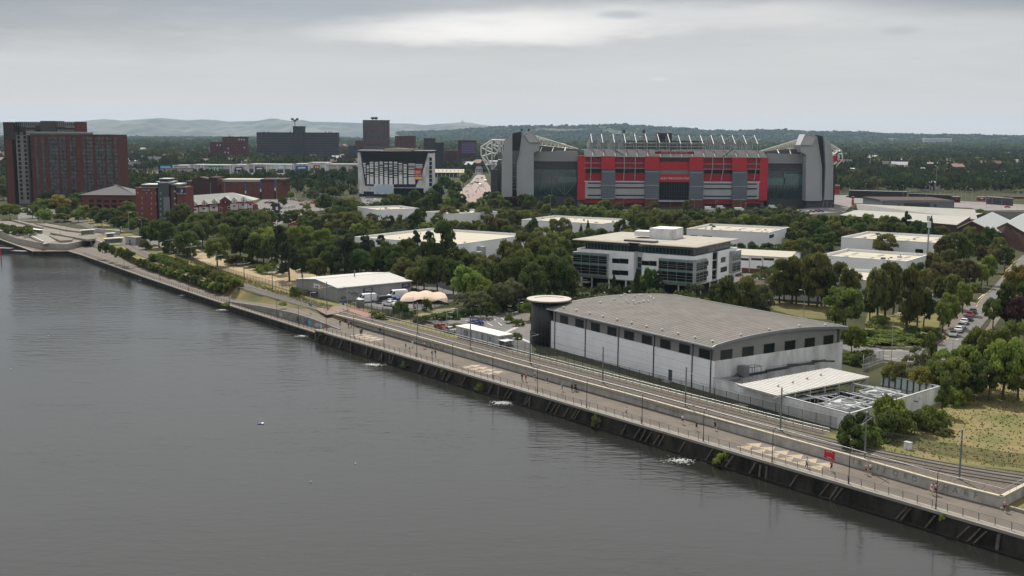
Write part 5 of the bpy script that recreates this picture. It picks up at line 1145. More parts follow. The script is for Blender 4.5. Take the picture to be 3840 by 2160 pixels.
fp(TFm,T,'grey_block',tg,z1,195,360,384,1240,-1,22,True); fp(TFm,T,'side_block',tb1,z1,38,200,192,1240,-2,22,True); fp(TFm,T,'side_block_top',tb2,z1,36,195,192,420,-2.1,-2)
fp(TFm,T,'dark_bay',tb2,z1,160,600,192,1240,-2.2,-2.0,False); fp(TFm,T,'dark_bay',tb2,z1,60,420,95,1240,-2.15,-2.0)
fp(TFm,T,'glazed_top',glassg,z1,190,193,975,258,3,20); fp(TFm,T,'terrace_wall',tb2,z1,240,258,975,322,2.5,20); fp(TFm,T,'roof_core',dgrey,z1,510,180,710,320,2,18); fp(TFm,T,'roof_core',tb2,z1,445,235,590,320,2.2,10); fp(TFm,T,'corner_pier',tb1,z1,945,190,983,320,2,20)
q=MB()
for k in range(30): a,_=TFm.px(*z1(195+k*26,200),2.9); q.box(TFm,a-.12,a+.12,2.8,3,52,59) if not(500<195+k*26<715) else None
q.build('top_mullions',tg,T)
q=MB(); 
for x in range(330,560,22): rect(q,z1,x,292,x+16,318,2.2,2.5,fr=TFm)
for x in range(730,940,22): rect(q,z1,x,290,x+16,318,2.2,2.5,fr=TFm)
q.build('terrace_screens',tg,T)
xsz=[460,545,640,675,715,780,815,905,935,1065,1120,1160,1230,1265,1308,1370,1408,1465]
fl=np.linspace(GZ+5,46.3,16); 
# darker brick bays
for x in (520,620,770,885,1050,1105,1215,1290,1355): fp(TFm,T,'dark_bay',tb2,z1,x-6,375,x+42,1240,-.12,0)
cnt=0; rest=MB(); rr=random.Random(3)
for z_ in fl[::-1]:
    for x in xsz:
        a,_=TFm.px(*z1(x,500),0); wd=rr.choice((1.6,2.,2.3))
        q=MB() if cnt<82 else rest; q.box(TFm,a-wd/2,a+wd/2,-.2,-.1,z_,z_+2.1)
        if cnt<82: q.build('window',wing,T)
        cnt+=1
rest.build('window',wing,T,kind='stuff')
for i,z_ in enumerate(np.linspace(GZ+3,50,16)):
    for x in (262,340):
        a,_=TFm.px(*z1(x-20 if x<300 else x-20,500),-1); 
        if i>=7: q=MB(); q.box(TFm,a-.9,a+.9,-1.12,-1,z_,z_+2.1); q.build('window',glass,T)
q=MB()
for z_ in np.linspace(GZ+3,50,16)[:7]:
    for x in (262,340): a,_=TFm.px(*z1(x-20,500),-1); q.box(TFm,a-.9,a+.9,-1.12,-1,z_,z_+2.1)
q.build('window',glass,T,kind='stuff')
q=MB()
for z_ in np.linspace(GZ+6,50,6): a,_=TFm.px(*z1(380,500)); b_,_=TFm.px(*z1(1500,500)); q.box(TFm,a,b_,-.16,-.1,z_,z_+.3)
q.build('string_course',tb2,T)
# hipped office at its foot
def hip(f,t,x0,x1,d0,d1,zt,rise,over,mw,mr,name='roof'):
    q=MB(); q.box(f,x0,x1,d0,d1,GZ-.3,zt); q.build('wall',mw,t)
    a,b_,c_,d_=x0-over,x1+over,d0-over,d1+over; w=(d_-c_)/2
    q=MB(); q.add([f.p(a,c_,zt),f.p(b_,c_,zt),f.p(b_,d_,zt),f.p(a,d_,zt),f.p(a+w*1.3,(c_+d_)/2,zt+rise),f.p(b_-w*1.3,(c_+d_)/2,zt+rise)],[(3,2,1,0),(0,1,5,4),(1,2,5),(2,3,4,5),(3,0,4)]); return q.build(name,mr,t)
f,t=facade(650,'hipped_office','low brick office with grey hipped roof left of the red hotel tower','office building',-220)
xa,zt=f.px(*z1(1035,1120)); xb,_=f.px(*z1(1715,1130)); slate=mat('slate_roof',(.13,.125,.13),.95,.08,nz=.5,col2=(.12,.118,.12))
hip(f,t,xa,xb,0,26,zt,5.5,1.2,brick,slate)
for y0,y1 in ((1178,1210),(1240,1280)):
    for k in range(6): x=1130+k*96; fp(f,t,'window',glass,z1,x,y0+k*2,x+60,y1+k*2,-.15,.1)
# ---------------------------------------------------------------- red budget hotel tower
z8=zz(500,650,4.6)
f,t=facade(600,'hotel_tower','square red brick hotel tower with central dark glass bay and purple sign panels','hotel',-185)
P8=lambda n,m_,x0,y0,x1,y1,d0,d1,g=False,**k: fp(f,t,n,m_,z8,x0,y0,x1,y1,d0,d1,g,**k)
inb=mat('hotel_brick',(.185,.068,.056),.9,.15,nz=.6,col2=(.145,.056,.047),detail=6)
P8('wall',inb,35,245,420,1000,0,16,True); P8('wall',inb,640,245,745,1000,.5,16,True); P8('wall',inb,742,240,915,1000,0,16,True)
P8('glass_bay',glassg,420,165,640,1000,-1.,10,True); P8('bay_panel',mgrey,515,410,640,800,-1.2,-1); P8('glass_strip',glassg,695,245,735,560,.3,.5)
P8('roof_lantern',dgrey,455,100,605,150,0,8); P8('roof_slab',lgrey,440,90,620,103,-1,9); P8('roof_slab',lgrey,390,143,655,156,-1.6,10); P8('set_back_floor',dgrey,140,205,420,245,2,14); P8('set_back_floor',dgrey,638,205,790,245,2,14); P8('roof_slab',lgrey,132,190,420,206,1,15); P8('roof_slab',lgrey,638,182,795,206,1,15); P8('parapet',cream,33,238,420,248,-.2,.3); P8('parapet',cream,742,228,917,242,-.2,.3)
inn=mat('sign_purple',(.035,.022,.06),.5,.4)
P8('sign_panel',inn,160,260,275,310,-.3,0); P8('sign_panel',inn,745,250,905,375,-.3,0)
def moon(zf,cx,cy,r_,d):
    a,z_=f.px(*zf(cx,cy),d); a2,_=f.px(*zf(cx+r_,cy),d); R_=a2-a; q=MB()
    pts=[(a+R_*math.cos(s),z_+R_*math.sin(s)) for s in np.linspace(-1.9,1.6,14)]+[(a-R_*.35+R_*.85*math.cos(s),z_+R_*.1+R_*.8*math.sin(s)) for s in np.linspace(1.5,-1.7,14)]
    q.outline(f,pts,d-.05,d); q.build('crescent_logo',whitep,t)
moon(z8,822,300,28,-.35); moon(z8,262,290,14,-.35)
a,z_=f.px(*z8(830,350),-.4); text_mesh('sign_text','Premier Inn',1.15,whitep,(a,599.5,z_),(1,0,0),(0,0,1),.03,t)
a,z_=f.px(*z8(212,288),-.4); text_mesh('sign_text','Premier Inn',.75,whitep,(a,599.5,z_),(1,0,0),(0,0,1),.03,t)
wf=mat('pale_window',(.45,.47,.45),.4,.4)
for i,(x,ys) in enumerate([(75,(340,0,0,0,690)),(152,(0,430,518,605,695)),(228,(340,0,0,0,0,790)),(312,(345,433,523,613,703)),(388,(348,0,528,0,0,0)),(250,(0,0,0,0,0,888))]):
    for y in ys:
        if y: q=MB(); q.cm=0; rect(q,z8,x-9,y-16,x+9,y+16,-.06,.1,fr=f); q.cm=1; rect(q,z8,x-6,y-2,x+6,y+13,-.1,-.05,fr=f); q.build('window',[wf,glass],t)
for y in (345,440,525,615,710): P8('bay_light',paleG,455,y-18,485,y+18,-1.1,-1)
for y in (300,420,520): P8('bay_light',lgrey,697,y,733,y+26,.15,.3)
# white upper, red lower wing with dormers
f,t=facade(640,'dormer_building','long hotel wing with pale roof, five small dormers and a central gable','hotel',-160)
rf=mat('pale_green_roof',(.33,.34,.31),.95,.08,nz=.3,col2=(.31,.32,.30))
P8('wall',inb,918,560,2060,780,0,14,True)
q=MB(); A_=f.px(*z8(925,385),8); B_=f.px(*z8(1715,330),8); a0=f.px(*z8(918,560)); a1=f.px(*z8(1440,545)); a2=f.px(*z8(2068,465))
q.add([f.p(a0[0],-.5,a0[1]),f.p(a2[0]+.3,-.5,a2[1]),f.p(B_[0],8,B_[1]),f.p(A_[0],8,A_[1]),f.p(a0[0],16,a0[1]),f.p(a2[0],16,a2[1])],[(0,1,2,3),(3,2,5,4),(1,5,2),(0,3,4)]); q.build('roof',rf,t)
for xa_,xb_,yt,yb in ((1015,1120,590,680),(1132,1300,572,665),(1312,1460,555,655),(1672,1808,525,630),(1818,1965,505,610),(1975,2058,498,600)):
    P8('white_panel',whited,xa_,yt,xb_,yb,-.2,0); P8('window',glass,(xa_+xb_)/2-20,yt+28,(xa_+xb_)/2+22,yt+50,-.3,-.2)
P8('grey_band',mgrey,1015,690,1460,705,-.25,0); P8('grey_band',mgrey,1672,640,2058,655,-.25,0)
P8('red_fascia',mat('hotel_red_trim',(.30,.04,.05),.6),940,566,1460,576,-.45,0); P8('red_fascia',bpy.data.materials['hotel_red_trim'],1672,492,2066,520,-.45,0)
def dormer(x,yt,w,h,mw,big=False):
    q=MB(); pts=[f.px(*z8(a,b_),-.8) for a,b_ in ((x-w,yt+h),(x+w,yt+h),(x+w,yt+h*.45),(x,yt),(x-w,yt+h*.45))]; q.outline(f,pts,-.8,3); d_=q.build('dormer',mw,t)
    q=MB(); l_=f.px(*z8(x-w*1.25,yt+h*.55),-1);c_=f.px(*z8(x,yt-6),-1); r_=f.px(*z8(x+w*1.25,yt+h*.55),-1)
    for (p,s_) in ((l_,c_),(c_,r_)): q.hexa([f.p(p[0],-1,p[1]),f.p(s_[0],-1,s_[1]),f.p(s_[0],5,s_[1]),f.p(p[0],5,p[1])],[f.p(p[0],-1,p[1]+.25),f.p(s_[0],-1,s_[1]+.25),f.p(s_[0],5,s_[1]+.25),f.p(p[0],5,p[1]+.25)])
    q.build('dormer_roof',rf,d_)
    if not big: q=MB(); rect(q,z8,x-6,yt+h*.5,x+10,yt+h*.9,-.9,-.8,fr=f); q.build('dormer_window',glass,d_)
for x,y in ((1040,482),(1222,470),(1395,455),(1738,428),(1900,415)): dormer(x,y,36,80,whited)
dormer(1580,412,82,125,inb,True); P8('gable_brick',inb,1475,530,1668,760,-1.2,0,True); P8('sign_panel',inn,1530,468,1635,525,-1.0,-.8); moon(z8,1580,492,15,-1.05)
for x,y in ((1505,602),(1505,685),(1650,590),(1650,675),(1055,722),(2025,635)): q=MB(); q.cm=0; rect(q,z8,x-26,y-20,x+26,y+18,-1.35,-1.1,fr=f); q.cm=1; rect(q,z8,x-21,y-14,x+21,y+12,-1.42,-1.34,fr=f); q.build('window',[whitep,glass],t)
# ---------------------------------------------------------------- long brick warehouse with blue banners
f,t=facade(850,'brick_warehouse','long dark brick warehouse with three tall blue and white banners','warehouse',-165)
fp(f,t,'wall',brickd,z8,880,135,1515,500,0,30,True); fp(f,t,'wall',brick,z8,1515,160,2576,560,-1,30,True); fp(f,t,'wall',brickd,z8,2190,100,2610,165,-.8,25); fp(f,t,'wall',brickd,z8,1300,68,1465,140,2,20)
fp(f,t,'roof_strip',cream,z8,1520,104,2250,150,1,24); fp(f,t,'wall',brick,z8,1440,100,1530,200,-.5,10)
q=MB(); q.outline(f,[f.px(*z8(a,b_),0) for a,b_ in ((1010,100),(1140,62),(1290,95),(1290,140),(1010,140))],0,14); q.build('gable_parapet',brickd,t)
fp(f,t,'banner_edge',navy,z8,1515,150,1980,162,-1.3,-1)
for x,y0,y1,yw in ((1935,140,330,300),(2195,130,310,270),(2445,105,290,250)):
    b_=fp(f,t,'banner',blue_sign,z8,x-16,y0,x+14,y1,-1.3,-1.02); fp(f,t,'banner_panel',whitep,z8,x-12,yw,x+12,yw+55,-1.4,-1.3,parent=None) if False else fp(f,b_,'banner_panel',whitep,z8,x-12,yw,x+12,yw+50,-1.4,-1.3)
    fp(f,t,'window_strip',black,z8,x-18,y1+8,x+20,y1+170,-1.1,-1)
for x in (1575,1330,968): fp(f,t,'pier',tg,z8,x-10,160,x+10,345,-1.2,-.9)
for x in (1655,1800,2055,2320):
    for y in (190,290,360): fp(f,t,'window',black,z8,x-12,y,x+12,y+22,-1.08,-1)
for x in (1100,1210,1440):
    for y in (200,280): fp(f,t,'window',black,z8,x-10,y,x+10,y+22,-.08,.0)
# ---------------------------------------------------------------- distant blocks
z2=zz(760,400); z3=zz(1280,400)
f,t=facade(1750,'apartment_block','dark red twin block with a few white windows, left of the long slab','apartment block',-480)
fp(f,t,'wall',tb1,z2,90,445,247,745,0,20,True); fp(f,t,'wall',tb1,z2,247,386,548,745,-2,20,True); fp(f,t,'roof_edge',tb2,z2,246,382,549,392,-2.3,20)
for x,y in ((185,490),(222,490),(495,418),(527,418),(462,418),(530,520),(325,585),(325,530),(290,655),(466,622),(466,660),(500,662),(262,718),(292,718),(328,718),(358,716),(122,720),(158,720),(258,690),(285,580)):
    fp(f,t,'window',wf,z2,x-8,y-10,x+8,y+10,-2.3 if x>247 else -.3,-.1)
q=MB()
for x in range(105,545,28):
    for y in range(470,700,34): rect(q,z2,x-5,y-9,x+5,y+9,-2.12 if x>247 else -.1,.1,fr=f) if (x*7+y)%5 else None
q.build('window',glass,t,kind='stuff')
f,t=facade(1800,'slab_block','long dark office slab with central core and rooftop dishes on the skyline','office block',-350)
sl=mat('slab_dark',(.052,.055,.055),.8,.2,nz=.2,col2=(.042,.045,.045)); sl2=mat('slab_band',(.085,.085,.08),.8,.2)
fp(f,t,'wall',sl,z2,683,325,1718,700,0,18,True); fp(f,t,'core',sl,z2,1145,250,1280,720,-3,20,True); fp(f,t,'roof_edge',black,z2,683,324,1718,334,-.4,18); fp(f,t,'core_top',black,z2,1140,247,1284,256,-3.3,20)
for k in range(11):
    y=352+k*32
    fp(f,t,'window_band',sl2,z2,688,y,1144,y+11,-.15,0); fp(f,t,'window_band',sl2,z2,1282,y,1714,y+11,-.15,0)
q=MB(); a,z_=f.px(*z2(1170,250),0); q.tube((a,1802,z_),(a,1802,z_+9),.6,5)
for dx in (-4,0,4): q.lathe((a+dx,1801,z_+7+abs(dx)*.6),[(.4,0),(2.4,1.6),(2.6,3.2),(1.2,4.2)],8)
q.build('roof_dishes',dgrey,t)
q=MB()
for x in (1115,780,830,1600,1630,1560): rect(q,z2,x-6,315,x+6,326,4,6,fr=f)
q.build('roof_boxes',dgrey,t)
f,t=facade(1900,'tower_block','tallest dark brick tower block breaking the skyline behind the black and white hotel','apartment block',-250)
fp(f,t,'wall',tb1,z3,272,172,596,520,0,24,True); fp(f,t,'wall',tb2,z3,330,172,345,520,-.1,.0); fp(f,t,'roof_edge',tb2,z3,270,169,598,180,-.3,24)
xs=[f.px(*z3(x,300))[0] for x in range(290,590,22)]; zs=list(np.linspace(6,70,17)); windows(t,f,xs,zs[::-1],3.,1.9,0,wing,None,name='window',lim=95)
q=MB(); 
for x in (393,436): a,z_=f.px(*z3(x,172)); q.lathe((a,1905,z_),[(.6,0),(.6,1.5),(3,2),(3.2,4.5),(1.5,6)],10)
q.build('roof_dishes',black,t)
def blk(Y,name,label,zf,x0,y0,x1,y1,mt,wx=0,wy=0,depth=18,cat='apartment block',wm=None,extra=()):
    f,t=facade(Y,name,label,cat,0); a,z_=f.px(*zf(x0,y0)); b_,_=f.px(*zf(x1,y0)); t.location.x=(a+b_)/2
    q=MB(); q.box(f,a,b_,0,depth,GZ-.5,z_); q.build('wall',mt,t); q=MB(); q.box(f,a-.2,b_+.2,-.2,depth+.2,z_+.01,z_+.7); q.build('roof_edge',tb2,t)
    if wx: windows(t,f,list(np.linspace(a+2.5,b_-2.5,wx)),list(np.linspace(6,z_-4,wy))[::-1],(b_-a)/wx*.5,1.8,0,wm or wing,None,lim=90)
    return f,t
blk(1900,'apartment_block','dark red block half hidden behind the tallest tower',z3,176,435,272,520,tb1,4,8)
blk(1850,'apartment_block','lowest black block left of the black and white hotel',z3,85,502,178,690,sl,4,9); blk(1840,'apartment_block','small maroon block at the foot of the black block',z3,36,596,100,690,tb1,3,5)
blk(1880,'apartment_block','long low dark block directly behind the hotel roof',z3,272,495,560,560,sl2,9,6)
blk(1600,'apartment_block','square maroon block right of the tallest tower',z3,681,377,930,540,tb1,8,9)
blk(1500,'office_block','black office block with small mast right of the hotel',z3,1045,407,1185,560,sl,5,6); blk(1450,'office_block','plain black block beside the masted office',z3,1175,462,1299,652,black,0,0)
blk(1500,'office_block','low dark brick range between the black block and the purple topped block',z3,1290,562,1470,650,brickd,6,2)
f,t=blk(1650,'apartment_block','dark brick block with purple glazed upper floors left of the stadium',z3,1480,432,1710,775,brickd,6,9)
fp(f,t,'purple_glazing',purple,z3,1528,452,1707,590,-.4,0); 
for y in (485,520,552,586): fp(f,t,'glazing_rail',mat('lilac',(.28,.25,.36),.5) if y==485 else bpy.data.materials['lilac'],z3,1528,y,1707,y+3,-.6,-.4)
blk(1600,'brick_warehouse','brown brick shed behind the white stepped canopy',z3,1165,655,1330,790,brickd,0,0,cat='warehouse')
f,t=blk(1290,'glazed_pavilion','low pavilion with cream sawtooth roof between hotel and trees',z3,1162,850,1480,892,navy,0,0,cat='pavilion')
fp(f,t,'glazing',glassg,z3,1165,858,1470,890,-.3,0)
for k in range(7): fp(f,t,'column',whitep,z3,1170+k*50,850,1176+k*50,892,-.5,-.3)
q=MB(); a,z_=f.px(*z3(1158,835)); b_,zt=f.px(*z3(1562,795),10); q.hexa([f.p(a,-2,z_-.3),f.p(b_,-2,z_-.3),f.p(b_,14,zt-.3),f.p(a,14,zt-.3)],[f.p(a,-2,z_),f.p(b_,-2,z_),f.p(b_,14,zt),f.p(a,14,zt)]); q.build('roof',cream,t)
q=MB(); 
for k in range(8): x=a+(b_-a)*(k+.5)/8; q.box(f,x-.8,x+.8,5,6,(z_+zt)/2-.2,(z_+zt)/2+.6)
q.build('roof_ribs',lgrey,t)
f,t=blk(1400,'corner_shop','small half-timbered shop at the head of the street beside the stadium',z3,1700,800,1790,850,whited,0,0,cat='shop',depth=10)
q=MB(); a,z_=f.px(*z3(1695,800)); b_,_=f.px(*z3(1795,800)); q.add([f.p(a,-.6,z_),f.p(b_,-.6,z_),f.p(b_,10.6,z_),f.p(a,10.6,z_),f.p(a+2,5,z_+4),f.p(b_-2,5,z_+4)],[(0,1,5,4),(1,2,5),(2,3,4,5),(3,0,4)]); q.build('roof',slate,t)
for k in range(4): fp(f,t,'window',glass,z3,1710+k*20,812,1720+k*20,830,-.1,0)
# retail park terrace
f=Fr((0,1400),(1,0)); cx_=f.px(*z2(600,780))[0]
units=[(-380,-165,750,835,lgrey,None,'grey end unit'),(-165,-10,742,830,lgrey,None,'blue sign'),(0,365,745,835,lgrey,('wren',green_sign,75,258,757,812),'large green sign'),(370,560,742,832,whited,('',navy,408,512,765,815),'navy sign and white columns'),(565,825,735,825,cream,('',navy,665,775,762,808),'cream roof and dark sign'),(830,1140,738,825,whited,('',paleb,945,1035,742,795),'pale blue sign'),(1145,1335,732,820,lgrey,('',blue_sign,1185,1332,752,800),'blue shop front'),(1338,1575,716,815,whited,('',mat('retail_red',(.38,.03,.05),.5),1405,1485,742,795),'red sign'),(1580,1970,735,810,cream,None,'long pale roof')]
for x0,x1,y0,y1,mt,sg,nm in units:
    a,z_=f.px(*z2(x0,y0)); b_,_=f.px(*z2(x1,y0)); t=thing('retail_unit','low retail park unit with '+nm if 'unit' not in nm else 'low retail park '+nm,'shop',((a+b_)/2,1415,GZ),'retail park terrace')
    q=MB(); q.box(f,a+.1,b_-.1,0,40,GZ-.3,z_); q.build('wall',mt,t); q=MB(); q.box(f,a-.3,b_+.3,.2,41,z_,z_+.35); q.build('roof',mgrey,t); q=MB(); q.box(f,a-.3,b_+.3,-1,.2,z_,z_+.8); q.build('fascia',whited,t)
    q=MB(); q.box(f,a+3,b_-3,-.3,0,GZ,z_*.55); q.build('shop_front',dgrey,t)
    for xx in np.linspace(a+1,b_-1,4): q=MB(); q.box(f,xx-.9,xx+.9,-.8,-.3,GZ,z_-.4); q.build('column',whited,t)
    if sg:
        s_,ms,sx0,sx1,sy0,sy1=sg; o=fp(f,t,'sign_panel',ms,z2,sx0,sy0,sx1,sy1,-1.4,-.9)
        aa,za=f.px(*z2((sx0+sx1)/2,(sy0+sy1)/2),-1.5); h_=8 if s_ else 0
        if s_: text_mesh('sign_text',s_,8.5,whitep,(aa,1398.4,za),(1,0,0),(0,0,1),.05,o)
        else: q=MB(); w_=(f.px(*z2(sx1,sy0))[0]-f.px(*z2(sx0,sy0))[0])*.33; q.add([f.p(aa-w_,-1.45,za-1),f.p(aa+w_,-1.45,za-.6),f.p(aa+w_*.9,-1.45,za+.9),f.p(aa-w_*.9,-1.45,za+.7)],[(0,1,2,3)]); q.build('sign_text',whitep,o)
fp(f,bpy.data.objects['retail_unit.001'],'sign_panel',cyan,z1,2035,752,2165,792,-1.4,-.9)
blk(1500,'white_shed','small white roofed shed with green wall beyond the retail park',z1,1555,700,1730,745,lgrey,0,0,cat='warehouse')
# pale low building in front of retail park
f,t=blk(1180,'pale_terrace','pale rendered terrace in trees before the retail park',z1,2025,790,2390,860,cream,10,2,cat='building',wm=dgrey)
# ================================================================ right-hand side
def R(label,K,L,Rr,zt,rise,mw,mr,name='gabled_shed',cat='warehouse',group='old corrugated sheds right of the stadium'): return gable(K,L,Rr,zt,rise,label,mw,mr,name=name,cat=cat,group=group)
corr=mat('corrugated_roof',(.33,.325,.295),.95,.05,nz=.12,col2=(.30,.295,.27),detail=10); ribs(corr,.9,'X',.3,.05); corr2=mat('corrugated_grey',(.27,.285,.285),.95,.08,nz=.15,col2=(.28,.30,.30),detail=8)
q6=lambda x,y:zz6(x,y)
# long pitched double roof (front slope visible)
def slope_shed(label,pts_front,pts_back,zf,zb_,mw,mr,drop=6):
    A_=G(*pts_front[0],zf);B_=G(*pts_front[1],zf);C_=G(*pts_back[1],zb_);D_=G(*pts_back[0],zb_)
    t=thing('gabled_shed',label,'warehouse',((A_.x+C_.x)/2,(A_.y+C_.y)/2,GZ),'old corrugated sheds right of the stadium')
    q=MB(); q.hexa([p-Vector((0,0,.3)) for p in (A_,B_,C_,D_)],[A_,B_,C_,D_]); q.build('roof_slope',mr,t)
    A2=D_+(D_-A_);B2=C_+(C_-B_); A2.z=zf;B2.z=zf
    q=MB(); q.hexa([p-Vector((0,0,.3)) for p in (D_,C_,B2,A2)],[D_,C_,B2,A2]); q.build('roof_slope',mr,t)
    q=MB(); q.add([A_-Vector((0,0,.1)),B_-Vector((0,0,.1)),(B_.x,B_.y,GZ-.3),(A_.x,A_.y,GZ-.3)],[(0,1,2,3)]); q.build('wall',mw,t)
    q=MB(); q.add([B_-Vector((0,0,.1)),C_-Vector((0,0,.1)),B2-Vector((0,0,.1)),(B2.x,B2.y,GZ-.3),(B_.x,B_.y,GZ-.3)],[(0,1,2,3,4)]); q.build('gable_wall',mw,t)
    q=MB(); q.add([A_-Vector((0,0,.1)),D_-Vector((0,0,.1)),A2-Vector((0,0,.1)),(A2.x,A2.y,GZ-.3),(A_.x,A_.y,GZ-.3)],[(0,1,2,3,4)]); q.build('gable_wall',mw,t)
    return t
slope_shed('front slope of the long pale corrugated shed with wide roof nearest the trees',(q6(230,1240),q6(1720,1365)),(q6(420,1180),q6(1900,1255)),8.5,9.8,brickd,corr)
slope_shed('long pale corrugated shed roof behind, darker top edge',(q6(400,1185),q6(1905,1250)),(q6(440,1098),q6(1950,1170)),8.6,13,brickd,corr)
def end_gable(label,apex,left,right,back,zap,zev,mw,mr):
    Ax=G(*apex,zap);Lx=G(*left,zev);Rx=G(*right,zev);Bk=G(*back,zap); d=Vector((Bk.x-Ax.x,Bk.y-Ax.y,0))
    Lx=Vector((Lx.x,Lx.y,zev));Rx=Vector((Rx.x,Rx.y,zev)); t=thing('gabled_shed',label,'warehouse',(Ax.x+d.x/2,Ax.y+d.y/2,GZ),'old corrugated sheds right of the stadium')
    q=MB(); q.add([Lx,Ax-Vector((0,0,.1)),Rx,(Rx.x,Rx.y,GZ-.3),(Lx.x,Lx.y,GZ-.3)],[(0,1,2,3,4)]); q.build('gable_wall',mw,t)
    q=MB(); q.add([Lx+d,Ax+d-Vector((0,0,.1)),Rx+d,(Rx.x+d.x,Rx.y+d.y,GZ-.3),(Lx.x+d.x,Lx.y+d.y,GZ-.3)],[(0,1,2,3,4)]); q.build('gable_wall',mw,t)
    for s_,e_ in ((Lx,'l'),(Rx,'r')):
        o=(s_-Ax)*.04-d.normalized()*.5; q=MB(); b=[s_+o,Ax-d.normalized()*.5,Ax+d,s_+d+(s_-Ax)*.04]; q.hexa(b,[p+Vector((0,0,.3)) for p in b]); q.build('roof_slope',mr,t)
        q=MB(); q.add([s_,s_+d,(s_.x+d.x,s_.y+d.y,GZ-.3),(s_.x,s_.y,GZ-.3)],[(0,1,2,3)]); q.build('side_wall',mw,t)
    for s_ in (Lx,Rx): q=MB(); q.tube(s_-d.normalized()*.6+Vector((0,0,.3)),Ax-d.normalized()*.6+Vector((0,0,.35)),.18,4); q.build('barge_board',cream,t)
z6b=zz(3080,780)
end_gable('dark brick shed with broad grey gable roof left of the right-hand one',z6b(1915,172),z6b(1730,260),z6b(2240,330),z6b(2170,55),12,7.5,brickd,corr2)
end_gable('dark brick shed with grey gable roof cut by the right edge',z6b(2365,190),z6b(2230,250),z6b(2700,380),z6b(2640,40),13,9,brickd,corr2)
blk(700,'flat_hall','flat grey hall with long window band in the stadium car park',zz6,780,1065,1690,1135,mgrey,0,0,depth=40,cat='hall')
f=Fr((0,700),(1,0)); t=bpy.data.objects['flat_hall']; fp(f,t,'window_band',dgrey,zz6,1055,1090,1378,1135,-.3,0); fp(f,t,'roof_trim',steelw,zz6,750,1060,1690,1068,-.6,-.1)
for x in (985,1447): fp(f,t,'round_window',dgrey,zz6,x-14,1103,x+14,1135,-.25,0)
def wallrun(name,label,p0,p1,h,th,mt,capm=None,cat='wall',z=GZ,n=6):
    A_=G(*p0,z);B_=G(*p1,z); f=Fr((A_.x,A_.y),(B_.x-A_.x,B_.y-A_.y)); L_=(B_-A_).length; t=thing(name,label,cat,(A_+B_)/2)
    q=MB(); q.box(f,0,L_,0,th,z-.3,z+h); q.build('panel',mt,t); q=MB(); q.box(f,-.1,L_+.1,-.1,th+.1,z+h,z+h+.15); q.build('capping',capm or lgrey,t)
    for k in range(n): q=MB(); q.box(f,L_*k/(n-1)-.2,L_*k/(n-1)+.2,-.12,-.0,z,z+h); q.build('post',mt,t)
wallrun('canopy_wall','dark wall with thin white canopy edge along the stadium car park',q6(350,1020),q6(1080,1040),6,1.5,black,steelw); wallrun('canopy_wall','second dark wall with pale rail further right in the car park',q6(1100,1045),q6(1680,1075),5,1.,black,lgrey)
wallrun('brick_wall','long dull red brick wall in front of trees right of the stadium',q6(480,830),q6(960,835),7,1,mat('faded_brick',(.24,.13,.11),.9,.1,nz=.3,col2=(.19,.11,.09)),brick)
wallrun('boundary_wall','long pale wall far right beyond the gabled sheds',q6(2080,1290),q6(2700,1310),5,.6,concrete,lgrey); wallrun('canopy_wall','thin white canopy and red kiosk wall at far right',q6(2095,1100),q6(2420,1125),5.5,1,dgrey,steelw)
blk(900,'brick_building','red brick building with pale panel at the right edge',zz6,2415,1020,2640,1150,brick,3,1,depth=16,cat='building')
f=Fr((0,850),(1,0))
for i,(x0,y0,x1,y1,l) in enumerate([(165,865,225,970,'tall red kiosk beside the stadium pylon'),(1675,1010,1760,1080,'dark kiosk with a red badge in the car park'),(1990,1015,2080,1060,'small red and white kiosk far right in the car park'),(390,1010,410,1110,'narrow red totem near the stadium corner')]):
    a,z_=f.px(*zz6(x0,y0)); b_,zb_=f.px(*zz6(x1,y1)); p=G(*zz6((x0+x1)/2,y1)); k_=p.y/850; w_=(b_-a)*k_; h_=Hat(p,zz6(0,y0)[1])
    t=thing('kiosk',l,'kiosk',p); ff=Fr((p.x-w_/2,p.y),(1,0)); q=MB(); q.box(ff,0,w_,0,3 if i!=3 else 1,GZ,h_); q.build('body',[red,black,redlow,red][i],t); q=MB(); q.box(ff,-.2,w_+.2,-.2,3.2 if i!=3 else 1.2,h_,h_+.3); q.build('roof',lgrey,t)
    q=MB(); q.box(ff,w_*.3,w_*.7,-.1,0,h_-(h_-GZ)*.45,h_-(h_-GZ)*.2); q.build('badge',[black,red,whitep,whitep][i],t)
